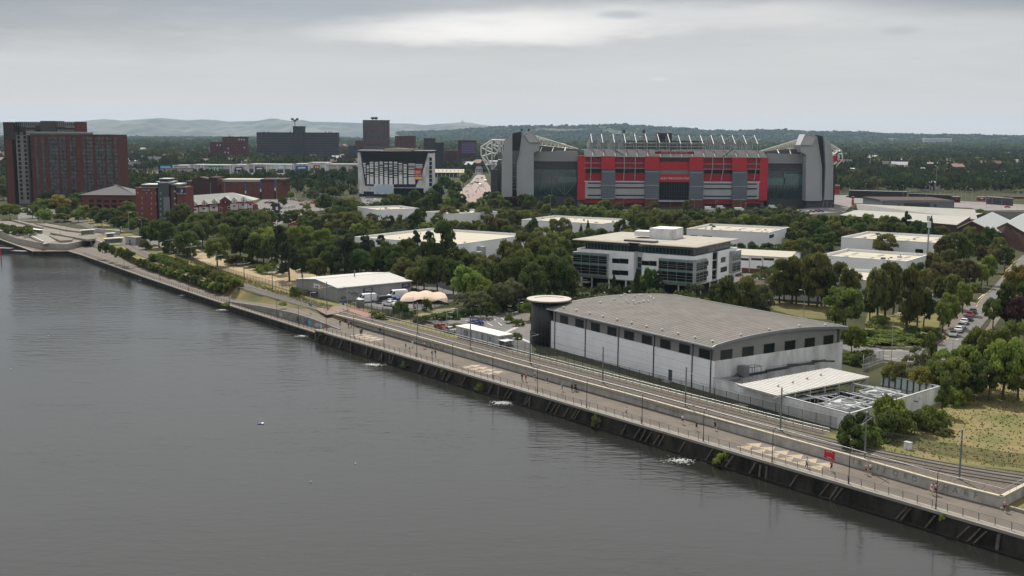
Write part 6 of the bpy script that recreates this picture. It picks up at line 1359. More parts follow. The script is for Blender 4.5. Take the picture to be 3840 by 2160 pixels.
# roofs far off on the right
far=[(1230,655,1640,690,980,'long low flat roof among trees, left piece',cream),(1625,662,2100,690,1000,'long grey flat roof among trees, middle piece',mgrey),(2260,700,2600,730,1000,'grey shed roof at the right edge among trees',mgrey),(865,625,970,655,1080,'small white roofed depot left of the long flat roofs',whited),(960,600,1115,640,1150,'shed with turquoise roof edge among trees',paleb),(1115,615,1220,655,1060,'small grey hipped depot among trees',mgrey),(410,662,540,700,1000,'white striped low shed just right of the stadium',whited),(430,700,520,730,960,'pale flat roof below the white striped shed',lgrey),(1600,690,1780,730,980,'pale gravel-roofed shed below the flat roofs',cream),(2330,465,2400,480,2200,'tiny white building high in the right-hand woods',whited),(1310,278,1660,290,6000,'very long thin white roof near the horizon',whited),(870,276,915,284,6500,'short white roof near the horizon',whited)]
for x0,y0,x1,y1,Y,l,mt in far:
    Y=G(*zz6(x0,y0),8.5).y if zz6(0,y0)[1]>545 else Y; f,t=facade(Y,'distant_shed',l,'warehouse',0); a,z_=f.px(*zz6(x0,y0)); b_,_=f.px(*zz6(x1,y0)); t.location=((a+b_)/2,Y,GZ)
    z_=max(z_,GZ+4); q=MB(); q.box(f,a,b_,0,30,GZ-1,z_); q.build('wall',dgrey if mt is not whited else lgrey,t); q=MB(); q.box(f,a-.5,b_+.5,-.5,30.5,z_,z_+ (1. if Y<2000 else 6)); q.build('roof',mt,t)
# little houses among the trees
hm=[brick,whited,cream,lgrey]; ht=mat('house_tile',(.20,.12,.095),.9,.1,nz=2,col2=(.15,.10,.085))
def house(p,rz,i,label,sc=1.):
    t=thing('house',label,'house',p,'houses far off among the trees'); f=Fr((p[0],p[1]),(math.cos(rz),math.sin(rz)))
    w,d,h=10*sc,8*sc,5.5; q=MB(); q.box(f,-w/2,w/2,0,d,GZ-.3,GZ+h); q.add([f.p(-w/2,0,GZ+h),f.p(-w/2,d,GZ+h),f.p(-w/2,d/2,GZ+h+3)],[(0,1,2)]); q.add([f.p(w/2,0,GZ+h),f.p(w/2,d,GZ+h),f.p(w/2,d/2,GZ+h+3)],[(0,1,2)]); q.build('wall',hm[i%4],t)
    q=MB(); q.add([f.p(-w/2-.4,-.5,GZ+h-.2),f.p(w/2+.4,-.5,GZ+h-.2),f.p(w/2+.4,d/2,GZ+h+3.2),f.p(-w/2-.4,d/2,GZ+h+3.2),f.p(-w/2-.4,d+.5,GZ+h-.2),f.p(w/2+.4,d+.5,GZ+h-.2)],[(0,1,2,3),(3,2,5,4)]); q.build('roof',[ht,slate,ht,lgrey][i%4],t)
    q=MB(); q.box(f,w*.2,w*.2+.8,d/2-.4,d/2+.4,GZ+h+2,GZ+h+4.4); q.build('chimney',brick,t)
    for k in (-.25,.25): q=MB(); q.box(f,w*k-.7,w*k+.7,-.08,0,GZ+3.4,GZ+4.6); q.build('window',glass,t)
hs=[(zz6,1390,800),(zz6,1430,870),(zz6,1450,900),(zz6,1800,745),(zz6,1530,720),(zz6,930,590),(zz6,1080,600),(zz6,1180,560),(zz6,2190,570),(zz6,2330,650),(zz6,2420,655),(zz6,1340,490),(zz6,450,635),(zz6,410,580),
    (z1,2290,600),(z1,2090,600),(z1,1960,690),(z1,2310,665),(z1,2430,700),(z1,1690,670),(z2,600,610),(z2,660,650),(z2,40,610),(z2,10,660),(z1,2560,560)]
hs.sort(key=lambda h:h[0](h[1],h[2])[0])
for i,(zf,x,y) in enumerate(hs):
    px,py=zf(x,y); p=G(px,py+8); house(p,random.uniform(-.6,.6),i,'small %s house %s, %s house counted from the left'%(['brick','white rendered','cream','grey roofed'][i%4],'right of the stadium' if px>2500 else 'behind the retail park',['1st','2nd','3rd','%dth'%(i+1)][min(i,3)]),1.2)
# ================================================================ hills and ridges
hillm=mat('moorland',(.06,.07,.05),.95,.05,nz=.0016,col2=(.15,.15,.11),detail=12,lo=.42,hi=.62); ridgem=mat('wooded_ridge',(.05,.065,.035),.95,.05,nz=.006,col2=(.10,.105,.06),detail=12)
def ipx(x,pts): return float(np.interp(x,[p[0] for p in pts],[p[1] for p in pts]))
H1=[(-900,456),(0,458),(295,455),(393,446),(461,452),(502,449),(608,442),(703,451),(760,448),(813,450),(857,456),(967,453),(1014,445),(1043,446),(1088,454),(1135,449),(1165,456),(1262,458),(1351,461),(1454,462),(1537,463),(1590,469),(1664,464),(1738,458),(1767,460),(1812,469),(1900,477),(2100,484),(2687,491),(2805,487),(2879,484),(2929,489),(3100,502),(3500,516),(4600,522)]
H2=[(1500,500),(1700,494),(1800,485),(1898,479),(2004,476),(2100,478.5),(2176,476),(2241,473),(2326,469.5),(2415,477),(2540,483),(2598,487),(2657,492),(2746,494),(2938,493),(3041,499),(3198,500),(3287,505),(3434,510),(3612,512),(3840,517),(4600,520)]
def ridge(name,pts,D,Df,Db,mt,x0,x1,rough,rows):
    nx=int((x1-x0)/9); vs=[];fs=[]; ys=[]
    for i in range(nx+1):
        px=x0+(x1-x0)*i/nx; y=ipx(px,pts); d=ray(px,520.); ux,uy=d[0]/math.hypot(d[0],d[1]),d[1]/math.hypot(d[0],d[1])
        zr_=max(2.,Hat((ux*D,uy*D),y))
        for (fr_,zf) in rows:
            DD=Df+(D-Df)*fr_ if fr_<=1 else D+(Db-D)*(fr_-1)
            n=math.sin(px*.011+fr_*3)*.5+math.sin(px*.031+fr_*7+1)*.3+math.sin(px*.083+fr_*11)*.2
            zz_=zr_*(zf+ (rough*n*zf*(1-zf)*3 if fr_<1 else 0)) + (random.uniform(-1,1)*rough*zr_*.012 if fr_==1 else 0)
            if fr_ in (0,2): zz_=-3
            vs.append((ux*DD,uy*DD,max(zz_,-3)))
    m=len(rows)
    for i in range(nx):
        for j in range(m-1): fs.append((i*m+j,(i+1)*m+j,(i+1)*m+j+1,i*m+j+1))
    q=MB(); q.add(vs,fs); return q.build(name,mt,kind='structure',smooth=True)
rows=[(0,0),(.1,.07),(.2,.16),(.3,.25),(.42,.36),(.55,.5),(.65,.6),(.75,.72),(.85,.84),(.93,.94),(1,1),(1.3,.8),(2,0)]
ridge('hills',H1,15500,11200,18500,hillm,-900,4600,.35,rows)
ridge('wooded_ridge',H2,8600,6200,10500,ridgem,1500,4600,.25,rows)
def H2z(x,y):   # ridge height at a world place
    D=math.hypot(x,y); 
    if D<6200: return GZ
    px=proj((x*100,y*100,HC))[0]
    if px<1500: return GZ
    zr_=max(2.,Hat((x/D*8600,y/D*8600),ipx(px,H2))); f=(D-6200)/2400.
    return max(GZ,zr_*float(np.interp(f,[0,.2,.42,.65,.85,1,1.3,2],[0,.16,.36,.6,.84,1,.8,0]))) if f<=1 else zr_*.9
p=Vector((ray(1734,500)[0],ray(1734,500)[1])).normalized()*15400; z_=Hat(p,459)
t=thing('radio_mast','thin transmitter mast on the rounded hilltop','mast',(p.x,p.y,z_)); q=MB(); q.tube((p.x,p.y,z_-10),(p.x,p.y,Hat(p,447.5)),6,6,3); q.build('shaft',lgrey,t); q=MB(); q.box(Fr(p,(1,0)),-25,25,0,20,z_-5,z_+9); q.build('base_building',lgrey,t)
p=Vector((ray(3128,500)[0],ray(3128,500)[1])).normalized()*8500; z_=Hat(p,500)
t=thing('water_tower','dark bulbous water tower standing on the far wooded ridge','water tower',(p.x,p.y,z_)); q=MB(); q.lathe((p.x,p.y,z_-8),[(5,0),(4,14),(9,18),(11,24),(9,30),(3,33)],12); q.build('tank',dgrey,t)
# ================================================================ foliage
def leafmat(name,col,col2,val=(.75,1.3),hue=(.485,.515)):
    m=bpy.data.materials.new(name); m.use_nodes=True; t=m.node_tree; t.nodes.clear(); N=t.nodes.new; L=t.links.new
    o=N('ShaderNodeOutputMaterial'); oi=N('ShaderNodeObjectInfo'); tcx=N('ShaderNodeTexCoord'); no=N('ShaderNodeTexNoise'); no.inputs['Scale'].default_value=2.2; no.inputs['Detail'].default_value=3
    L(tcx.outputs['Object'],no.inputs['Vector']); mr=N('ShaderNodeMapRange'); mr.inputs[1].default_value=.35; mr.inputs[2].default_value=.65; L(no.outputs[0],mr.inputs[0])
    mx=N('ShaderNodeMix'); mx.data_type='RGBA'; mx.inputs[6].default_value=(*col,1); mx.inputs[7].default_value=(*col2,1); L(mr.outputs[0],mx.inputs[0])
    hs=N('ShaderNodeHueSaturation'); L(mx.outputs[2],hs.inputs['Color']); v=N('ShaderNodeMapRange'); v.inputs[3].default_value=val[0]; v.inputs[4].default_value=val[1]; L(oi.outputs['Random'],v.inputs[0]); L(v.outputs[0],hs.inputs['Value'])
    w=N('ShaderNodeTexWhiteNoise'); w.noise_dimensions='1D'; L(oi.outputs['Random'],w.inputs['W']); v2=N('ShaderNodeMapRange'); v2.inputs[3].default_value=hue[0]; v2.inputs[4].default_value=hue[1]; L(w.outputs['Value'],v2.inputs[0]); L(v2.outputs[0],hs.inputs['Hue'])
    d=N('ShaderNodeBsdfDiffuse'); tr=N('ShaderNodeBsdfTranslucent'); L(hs.outputs[0],d.inputs[0]); L(hs.outputs[0],tr.inputs[0]); ms=N('ShaderNodeMixShader'); ms.inputs[0].default_value=.34; L(d.outputs[0],ms.inputs[1]); L(tr.outputs[0],ms.inputs[2]); L(ms.outputs[0],o.inputs[0]); return m
LM={'L':leafmat('leaf_light',(.14,.19,.04),(.20,.245,.06)),'M':leafmat('leaf_mid',(.092,.128,.038),(.15,.18,.052)),'D':leafmat('leaf_dark',(.060,.088,.032),(.095,.125,.042)),
'O':leafmat('leaf_olive',(.098,.112,.038),(.145,.148,.05)),'C':leafmat('leaf_brown',(.095,.088,.042),(.135,.115,.055)),'Y':leafmat('leaf_yellow',(.19,.18,.045),(.26,.23,.06)),
'P':leafmat('needle_dark',(.042,.062,.038),(.065,.088,.048),(.8,1.2)),'F':leafmat('needle_green',(.05,.075,.034),(.075,.10,.04),(.8,1.2)),'G':leafmat('leaf_grey',(.11,.125,.065),(.17,.18,.095)),'U':leafmat('leaf_purple',(.05,.028,.028),(.075,.04,.035))}
LM['w1']=leafmat('wood_dark',(.034,.050,.026),(.055,.074,.034)); LM['w2']=leafmat('wood_mid',(.052,.070,.030),(.08,.10,.04))
bark=mat('bark',(.085,.065,.05),.95,.1,nz=4,col2=(.055,.043,.034)); barkp=mat('pale_bark',(.30,.28,.24),.9,.1,nz=6,col2=(.14,.13,.11))
def leafcloud(centers,radii,per,size,flat=.8,seed=0,out=.75):
    r=np.random.default_rng(seed); C_=np.asarray(centers); R_=np.asarray(radii); n=len(C_)
    idx=np.repeat(np.arange(n),per); N_=len(idx)
    d=r.normal(size=(N_,3)); d/=np.linalg.norm(d,axis=1)[:,None]; d[:,2]=np.where(d[:,2]<-.35,-d[:,2]*.6,d[:,2])
    rad=R_[idx][:,None]*(.62+.42*r.random((N_,1)))
    P_=C_[idx]+d*rad*np.array([1,1,flat])
    nrm=d*out+r.normal(size=(N_,3))*.55; nrm/=np.linalg.norm(nrm,axis=1)[:,None]
    a=np.cross(nrm,r.normal(size=(N_,3))); a/=np.linalg.norm(a,axis=1)[:,None]; b_=np.cross(nrm,a)
    s=(size*(.6+.8*r.random((N_,1))))
    V=np.stack([P_-a*s-b_*s*.7,P_+a*s-b_*s*.7,P_+a*s*.8+b_*s*.8,P_-a*s*.8+b_*s*.6],axis=1).reshape(-1,3)
    return V
def quads_mesh(name,V,matidx=None,mats=()):
    me=bpy.data.meshes.new(name); nq=len(V)//4; me.vertices.add(len(V)); me.vertices.foreach_set('co',V.astype(np.float32).ravel()); me.loops.add(nq*4); me.loops.foreach_set('vertex_index',np.arange(nq*4,dtype=np.int32)); me.polygons.add(nq); me.polygons.foreach_set('loop_start',np.arange(0,nq*4,4,dtype=np.int32))
    for m in mats: me.materials.append(m)
    if matidx is not None: me.polygons.foreach_set('material_index',matidx.astype(np.int32))
    me.update(calc_edges=True); return me
def crown(kind,seed):
    r=np.random.default_rng(seed); cs=[];rs=[]
    if kind=='round':
        n=34
        for i in range(n):
            a=r.random()*2*math.pi; z=r.random()**.8; pr_=math.sin(math.pi*min(1,.12+.80*z))**.6; rr=pr_*(.42+.48*math.sqrt(r.random()))
            cs.append((rr*math.cos(a)*.8,rr*math.sin(a)*.8,.12+z*.74)); rs.append(.17+.13*r.random())
        V=leafcloud(cs,rs,165,.032,.62,seed)
    elif kind=='tall':
        for i in range(36):
            a=r.random()*2*math.pi; z=r.random(); pr_=(.35+.65*math.sin(math.pi*min(1,.2+.75*z)))*(1-.45*max(0,z-.7)/.3); rr=pr_*(.25+.55*r.random())
            cs.append((rr*math.cos(a)*.75,rr*math.sin(a)*.75,.08+z*.82)); rs.append(.16+.12*r.random())
        V=leafcloud(cs,rs,150,.032,.5,seed)
    elif kind=='open':
        for i in range(26):
            a=r.random()*2*math.pi; z=.25+.75*r.random(); rr=(.3+.6*r.random())*math.sin(math.pi*min(1,.15+.7*z))
            cs.append((rr*math.cos(a),rr*math.sin(a),.05+z*.85)); rs.append(.13+.10*r.random())
        V=leafcloud(cs,rs,110,.030,.7,seed,.4)
    elif kind=='pine':
        for i in range(30):
            z=r.random()**.9; a=r.random()*2*math.pi; pr_=(1-z)**.6*.85+.12; rr=pr_*(.35+.6*r.random())
            cs.append((rr*math.cos(a)*.85,rr*math.sin(a)*.85,.05+z*.86)); rs.append(.15+.10*(1-z)*r.random()+.03)
        V=leafcloud(cs,rs,170,.028,.45,seed,.5)
    elif kind=='fir':
        for i in range(44):
            z=(i+.5)/44; a=i*2.4+r.random(); pr_=(1-z)*.9+.05; rr=pr_*.6
            cs.append((rr*math.cos(a),rr*math.sin(a),.02+z*.93)); rs.append(.30*(1-z)+.05)
        V=leafcloud(cs,rs,95,.03,.28,seed,.4)
    elif kind=='shrub':
        for i in range(16):
            a=r.random()*2*math.pi; z=r.random(); rr=(.3+.5*r.random())*math.sqrt(max(.05,1-z*z*.8))
            cs.append((rr*math.cos(a),rr*math.sin(a),.1+z*.62)); rs.append(.22+.14*r.random())
        V=leafcloud(cs,rs,120,.05,.7,seed)
    return quads_mesh('crown',V,mats=[LM['M']])
CR={k:[crown(k,i*7+11+h) for i in range(n)] for h,(k,n) in enumerate((('round',5),('tall',3),('open',3),('pine',3),('fir',2),('shrub',4)))}
def trunkmesh(kind,seed,mt):
    r=random.Random(seed); q=MB()
    if kind=='fir': q.tube((0,0,-.03),(0,0,.95),.022,6,.004)
    else:
        bx,by=r.uniform(-.02,.02),r.uniform(-.02,.02); q.tube((0,0,-.03),(bx,by,.3),.026,7,.02); q.tube((bx,by,.3),(bx*2,by*2,.62),.02,6,.010)
        for i in range(6):
            a=i*1.05+r.random(); z=.26+.07*i; q.tube((bx,by,z),(bx+.17*math.cos(a),by+.17*math.sin(a),z+.2+.1*r.random()),.011,5,.004)
    o=q.build('trunk',mt); me=o.data; bpy.data.objects.remove(o); return me
TRK=[trunkmesh('b',i,bark) for i in range(3)]; TRKP=[trunkmesh('b',i+5,barkp) for i in range(2)]; TRF=trunkmesh('fir',1,bark)
KD={'L':('round','bright light green round tree','L'),'M':('round','mid green round tree','M'),'D':('round','dark green round tree','D'),'O':('round','olive green broad tree','O'),'C':('round','brownish copper leaved tree','C'),
'Y':('round','yellowish green tree','Y'),'P':('pine','dark pine','P'),'F':('fir','narrow pointed conifer','F'),'T':('tall','tall upright mid green tree','M'),'X':('tall','tall upright dark tree','D'),'Z':('tall','tall bright green tree','L'),
'B':('open','thin pale stemmed birch','G'),'W':('tall','tall olive tree','O'),'G':('round','grey green tree','G'),'S':('shrub','dark green bush','D'),'s':('shrub','light green bush','L'),'m':('shrub','mid green bush','M'),'o':('shrub','olive brown bush','O'),'U':('round','dark purple leaved tree','U')}
NT=0
def plant(code,p,h,w,label,group):
    global NT; kind,look,mk=KD[code]; NT+=1
    cat='bush' if kind=='shrub' else 'tree'
    nm={'round':'broadleaf_tree','tall':'upright_tree','open':'birch_tree','pine':'pine_tree','fir':'conifer_tree','shrub':'bush'}[kind]
    r=thing(nm,label,cat,(p[0],p[1],p[2] if len(p)>2 else GZ),group); r.rotation_euler=(0,0,random.random()*6.28)
    o=bpy.data.objects.new('crown',random.choice(CR[kind])); COL.objects.link(o); o.parent=r
    base=.0 if kind=='shrub' else (.05 if kind=='fir' else (.14 if kind in('pine','tall') else .17)); 
    if code=='B': base=.25
    o.location=(0,0,h*base); o.scale=(w/2*1.08,w/2*1.08,h*(1-base)*1.04); o.rotation_euler=(0,0,random.random()*6.28)
    o.material_slots[0].link='OBJECT'; o.material_slots[0].material=LM[mk]
    if kind!='shrub':
        t=bpy.data.objects.new('trunk',TRF if kind in('fir',) else (random.choice(TRKP) if code=='B' else random.choice(TRK))); COL.objects.link(t); t.parent=r; t.scale=(h*.85,h*.85,h)
    else:
        t=bpy.data.objects.new('stem',TRK[0]); COL.objects.link(t); t.parent=r; t.scale=(h*.8,h*.8,h*.6)
    return r
def ordw(n): return ['first','second','third','fourth','fifth','sixth','seventh','eighth','ninth','tenth','eleventh','twelfth'][n-1] if n<=12 else '%dth'%n
def grove(place,ents,group=None,ws=.9,zb=None):
    L_=[]
    for e in ents:
        c,x,y,h,w=e[:5]
        if len(e)>5:   # base pixel given
            p=G(x if len(e)<7 else e[6],e[5],GZ); h=Hat(p,y)-GZ
        else:
            z_b=GZ if zb is None else zb; p=G(x,y,z_b+h); p.z=z_b
        L_.append((x,c,p,h,w*ws))
    L_.sort(key=lambda a:a[0]); cnt={}; tot={}
    for x,c,p,h,w in L_: tot[KD[c][1]]=tot.get(KD[c][1],0)+1
    for x,c,p,h,w in L_:
        k=KD[c][1]; cnt[k]=cnt.get(k,0)+1
        lab=k+' '+place+('' if tot[k]==1 else ', %s such from the left'%ordw(cnt[k]))
        plant(c,p,h,w,lab,group or ('trees '+place))
grove('below the left brick tower',[('L',35,765,9,12),('D',8,690,12,13),('L',165,744,10,11),('Y',221,731,12,11),('L',165,784,8,9),('M',266,740,10,10),('D',183,722,9,12),('D',295,722,10,12),('M',292,787,7,7),('D',357,775,9,7),('D',413,781,10,12),('M',478,754,11,10),('L',490,790,7,6),('Y',340,796,5,6),('Y',242,805,4,7),('M',120,768,8,9),('D',240,775,8,9),('D',520,815,9,11),('M',380,800,7,8),('D',450,812,8,10),('M',225,800,5,7),('M',312,770,8,8)],None,1.3)
grove('between the two brick towers',[('D',484,663,10,10),('D',461,672,9,11),('M',505,685,9,10),('L',560,648,10,12),('D',600,650,10,12),('D',520,683,11,11),('O',635,654,9,11),('D',575,672,9,11),('M',694,655,10,9),('G',709,700,9,9),('O',725,740,8,8),('D',540,655,9,10),('M',665,668,8,9)])
grove('below the red hotel tower',[('D',593,820,13,11),('X',622,832,13,12),('M',680,765,13,13),('T',680,837,13,10),('M',767,800,12,12),('G',806,791,11,10),('D',891,789,15,17),('D',850,815,13,12),('M',974,791,11,12),('O',1033,759,8,8),('D',756,824,12,12),('T',839,841,13,9),('M',813,891,11,10),('D',720,835,12,12),('D',700,865,11,11),('D',900,850,14,13),('D',940,858,13,13),('L',1010,790,9,9),('D',560,845,9,10),('G',640,790,9,8),('M',735,800,11,11),('D',930,810,13,12),('D',1000,835,11,11),('o',884,948,5,8),('m',1011,975,5,7),('m',1112,1063,4,5),('o',925,960,3,7),('s',980,992,3,5),('o',960,985,3,6),('m',640,905,5,8),('m',700,925,4,8)],None,1.05)
grove('left of the grey trackside shed',[('L',985,851,14,15),('P',1053,848,17,10),('D',1029,846,10,10),('Z',1103,851,13,12),('L',1147,845,12,12),('L',1206,854,13,14),('M',1180,904,11,11),('P',1082,892,15,13),('P',1289,862,18,14),('P',1369,889,14,13),('M',1186,969,8,9),('T',1254,945,9,6),('D',1268,883,13,10),('D',1150,880,13,12),('D',1215,900,13,12),('D',1020,885,12,12),('D',1130,930,11,10),('X',1320,905,13,10),('D',1240,920,12,11),('D',960,880,12,12),('D',1400,925,10,11),('D',1350,935,11,11),('m',1440,985,5,7)])
grove('around the hotel car park',[('O',1221,798,11,13),('O',1265,798,10,12),('O',1310,795,11,13),('L',1378,818,8,8),('M',1162,786,10,11),('O',1120,783,10,11),('M',1080,790,9,10),('D',1221,728,12,12),('D',1292,748,12,15),('G',1173,713,9,12),('M',1247,701,9,12),('D',1289,690,9,12),('G',1327,699,9,11),('X',1114,665,13,7),('D',1165,668,12,10),('M',1194,682,9,9),('X',1286,626,17,15),('D',1091,643,12,8),('D',1221,640,13,9),('X',1247,636,13,8),('M',914,637,10,12),('O',792,645,9,11),('O',878,646,8,12),('M',967,648,9,12),('O',1011,648,9,11),('M',840,650,9,12),('D',1060,735,8,8),('L',1090,718,6,7),('M',1200,740,9,10),('D',1250,770,11,12),('M',1040,800,7,8),('L',1150,760,6,7),('D',1300,776,11,12),('O',1330,760,9,10),('M',1190,815,9,10),('O',1250,822,9,11),('O',1300,826,8,10),('M',1140,815,9,10),('L',1335,838,8,9),('D',1355,850,9,9)],None)
grove('before the black and white hotel',[('O',1481,728,11,17),('D',1552,713,13,11),('D',1614,710,15,13),('D',1440,745,9,10),('D',1520,738,11,11),('D',1585,740,12,12),('X',1640,722,14,11),('D',1664,660,14,15),('D',1690,675,14,13),('M',1738,653,12,12),('D',1708,685,14,14),('D',1758,635,14,11),('M',1652,674,9,9),('L',1676,740,9,9),('D',1732,728,9,9),('D',1640,690,14,12),('D',1700,712,12,13),('D',1710,745,10,10)])
grove('below the left stadium pylons',[('D',1826,719,10,10),('D',1859,719,11,13),('D',1909,713,11,12),('L',1877,731,9,9),('D',1959,728,11,12),('U',1930,736,9,13),('D',1989,731,11,11),('M',2027,757,9,9),('M',2061,732,10,11),('T',2022,753,9,6),('M',1800,742,9,9),('O',1850,745,9,11),('D',1895,750,9,11),('M',2050,765,8,9),('D',1975,752,9,10),('O',1815,770,10,13),('D',1770,758,8,9)])
grove('around the small white sheds',[('O',1679,772,11,16),('O',1741,778,9,9),('O',1815,776,10,13),('D',1575,778,13,9),('X',1466,808,9,7),('T',1501,805,8,7),('M',1434,823,7,7),('Y',1377,817,7,8),('C',1392,799,6,8),('O',1333,790,10,12),('M',1298,796,9,11),('L',1602,832,7,9),('M',1658,829,8,9),('O',1699,826,8,10),('C',1850,805,12,13),('M',1885,820,9,10),('O',1930,784,11,12),('M',1974,787,10,11),('O',2012,799,10,11),('O',1885,784,10,11),('D',1550,800,10,8),('M',1410,835,7,8),('s',1540,840,4,7),('o',1500,848,4,8),('M',1780,825,9,11),('O',1740,832,8,10),('D',1640,805,9,9),('s',1950,848,4,7),('M',1905,845,8,9),('O',1990,840,9,10),('M',1820,838,8,9),('o',1700,862,4,8),('m',1640,868,4,8)])
grove('beside the big white shed',[('X',1664,829,0,17,1055,1660),('P',1560,867,13,9),('P',1428,882,12,8),('P',1380,885,13,10),('D',1522,896,12,10),('M',1487,917,11,9),('O',1516,970,10,11),('O',1560,1003,8,9),('M',1764,944,12,11),('O',1806,958,11,11),('O',1847,961,10,11),('L',1747,997,12,12.5),('M',1815,1047,7,7),('D',1600,905,14,11),('D',1720,930,13,12),('P',1610,868,15,10),('D',1640,960,12,12),('D',1700,975,11,11),('D',1560,925,12,11),('O',1530,1000,7,8),('M',1455,900,11,9),('D',1435,925,11,11),('D',1480,945,10,10),('M',1590,960,11,10),('D',1860,985,10,10),('M',1790,995,10,9),('D',1370,905,11,11),('M',1410,930,10,10)])
grove('left of the glass office',[('O',1915,905,15,14),('O',1974,870,15,14),('P',2003,817,14,10),('W',2033,888,15,14),('O',2087,823,12,12),('G',2119,818,12,9),('D',1998,822,12,8),('D',2161,877,10,9),('M',2125,863,11,11),('W',2004,905,15,15),('M',2063,919,15,12),('T',2125,901,15,9),('D',2093,969,13,12),('D',2125,996,11,10),('D',2049,957,14,13),('D',2004,987,13,12),('D',1950,965,13,12),('D',1905,975,12,11),('O',1930,935,14,12),('D',2090,930,14,12),('M',1970,930,13,11),('X',2130,960,12,8),('D',2060,1010,9,10),('M',2075,870,12,11),('O',2035,850,11,11)])
grove('behind the glass office',[('F',2205,824,10,5),('F',2179,841,8,5),('M',2211,857,8,9),('M',2255,857,7,9),('D',2329,818,12,8),('X',2365,807,14,9),('O',2421,830,9,10),('M',2355,860,9,9),('O',2390,855,8,9),('G',2455,850,7,9),('O',2300,868,6,8),('M',2480,840,8,9),('O',2440,812,10,12),('D',2400,815,12,10),('s',2530,836,5,7),('M',2175,868,7,8)])
grove('before the red stadium front',[('L',2108,771,8,9),('L',2149,771,8,8),('L',2188,768,9,9),('L',2223,768,9,9),('L',2258,776,8,9),('M',2267,750,10,12),('L',2315,786,8,10),('G',2320,759,9,9),('L',2280,790,7,9),('M',2134,742,9,10),('L',2345,795,7,8),('L',2388,768,9,12),('O',2430,774,9,11),('O',2453,788,10,12),('O',2489,791,10,11),('O',2518,788,9,11),('O',2415,794,10,12),('D',2368,800,11,11),('O',2498,800,9,10),('O',2539,794,9,11),('T',2574,750,11,8),('D',2600,790,10,11),('M',2645,788,10,11),('T',2693,777,10,9),('M',2731,785,10,11),('L',2790,803,8,11),('M',2828,806,8,9),('G',2843,777,8,8),('M',2876,782,7,8),('T',2923,765,7,7),('G',2967,780,9,12),('M',2941,800,9,11),('D',3000,803,9,10),('O',3041,809,9,10),('D',2570,812,10,12),('O',2560,828,9,10),('O',2615,825,9,11),('O',2665,815,10,12),('D',2710,822,9,11),('O',2760,820,9,11),('D',2240,790,8,10),('D',2190,795,7,9),('M',2450,755,8,9),('D',2130,800,6,9),('O',2870,812,9,11),('D',2910,815,9,11),('O',2650,840,8,10)])
grove('behind the right-hand sheds',[('D',3082,806,9,11),('L',3127,807,10,9),('D',3160,812,9,9),('L',3195,807,10,10),('D',3225,815,9,9),('L',3257,802,11,10),('L',3316,808,10,9),('D',3352,812,11,10),('P',3402,793,13,9),('D',3443,827,9,10),('F',3493,810,13,7),('D',3056,820,12,12),('O',3130,829,11,12),('C',3189,857,8,9),('D',3090,850,10,11),('D',3110,870,8,9),('O',3380,835,9,11),('O',3290,832,10,12),('D',3225,835,10,11),('D',3410,850,8,9),('O',3530,848,8,10),('M',3677,783,9,9),('O',2990,832,10,12),('D',3030,845,9,11),('D',2965,855,8,9),('X',3475,835,11,8),('D',3335,835,9,10),('D',3010,862,8,9),('D',3065,878,7,9)])
grove('round the long white shed',[('Y',2964,898,8,9),('M',3012,892,9,9),('Y',3065,913,6,8),('S',2784,907,5,6),('S',2826,898,6,7),('S',2879,904,5,8),('G',2580,857,6,6),('S',2700,888,4,6),('M',3040,905,7,7)])
grove('right of the curved warehouse',[('X',2728,1034,14,10),('W',2799,1040,13,13),('G',2858,1069,11,9),('W',2923,973,0,12,1137,2923),('X',2950,985,0,9,1132,2940),('W',2982,966,0,11,1139,2970),('W',3010,975,0,10,1140,2986),('W',3056,957,0,12,1146,3032),('X',3040,985,0,9,1142,3031),('W',3124,948,0,13,1152,3064),('W',3090,965,0,11,1148,3080),('M',3168,1078,12,13),('O',3189,999,12,9),('W',3150,985,12,11),('M',3177,1081,11,10),('L',3198,1221,7,8),('D',3100,1000,12,9),('S',2770,1085,6,8),('D',2700,1060,9,8),('D',2835,1095,8,8),('F',2303,1028,8,4.5),('F',2390,1008,11,6),('D',2440,1008,10,7),('P',2470,1015,10,7),('M',2425,1030,8,6)])
grove('left of the car-lined road',[('W',3331,987,16,12),('W',3414,1010,17,13),('D',3269,1069,10,9),('O',3322,879,11,16),('W',3360,985,15,11),('O',3300,1010,15,11),('O',3452,945,8,8),('O',3502,948,9,11),('M',3582,872,14,16),('C',3535,895,12,11),('M',3641,851,12,12),('D',3715,848,13,14),('C',3685,922,9,9),('C',3730,934,9,10),('D',3774,922,10,10),('C',3641,972,10,10),('C',3597,972,9,9),('C',3552,984,9,10),('C',3493,1010,8,9),('O',3538,1037,9,10),('O',3582,1031,10,10),('L',3709,960,10,9),('L',3685,990,8,8),('L',3617,1061,9,8),('L',3564,1102,9,9),('L',3541,1134,8,8),('O',3450,1060,12,10),('D',3470,1100,9,9),('C',3600,1010,9,9),('m',3655,1050,4,8),('O',3560,935,9,10),('D',3680,875,11,12),('O',3745,890,10,11),('M',3620,900,10,11),('D',3440,985,9,10),('C',3515,985,9,9),('O',3470,1010,9,9)],None,.72)
grove('on the junction bank',[('m',3296,1180,3.5,8),('m',3265,1232,2.,12),('m',3300,1245,1.8,13),('m',3345,1232,2,13),('m',3390,1262,1.8,13),('m',3340,1262,1.6,12),('m',3290,1268,1.6,12),('S',3420,1218,3.5,7),('S',3470,1240,3,7),('S',3500,1228,3,7),('m',3235,1255,2,10),('o',3245,1298,3,6),('o',3210,1312,2.5,6),('S',3225,1330,2.5,5),('m',3180,1320,2.5,5),('m',3420,1250,2,9)])
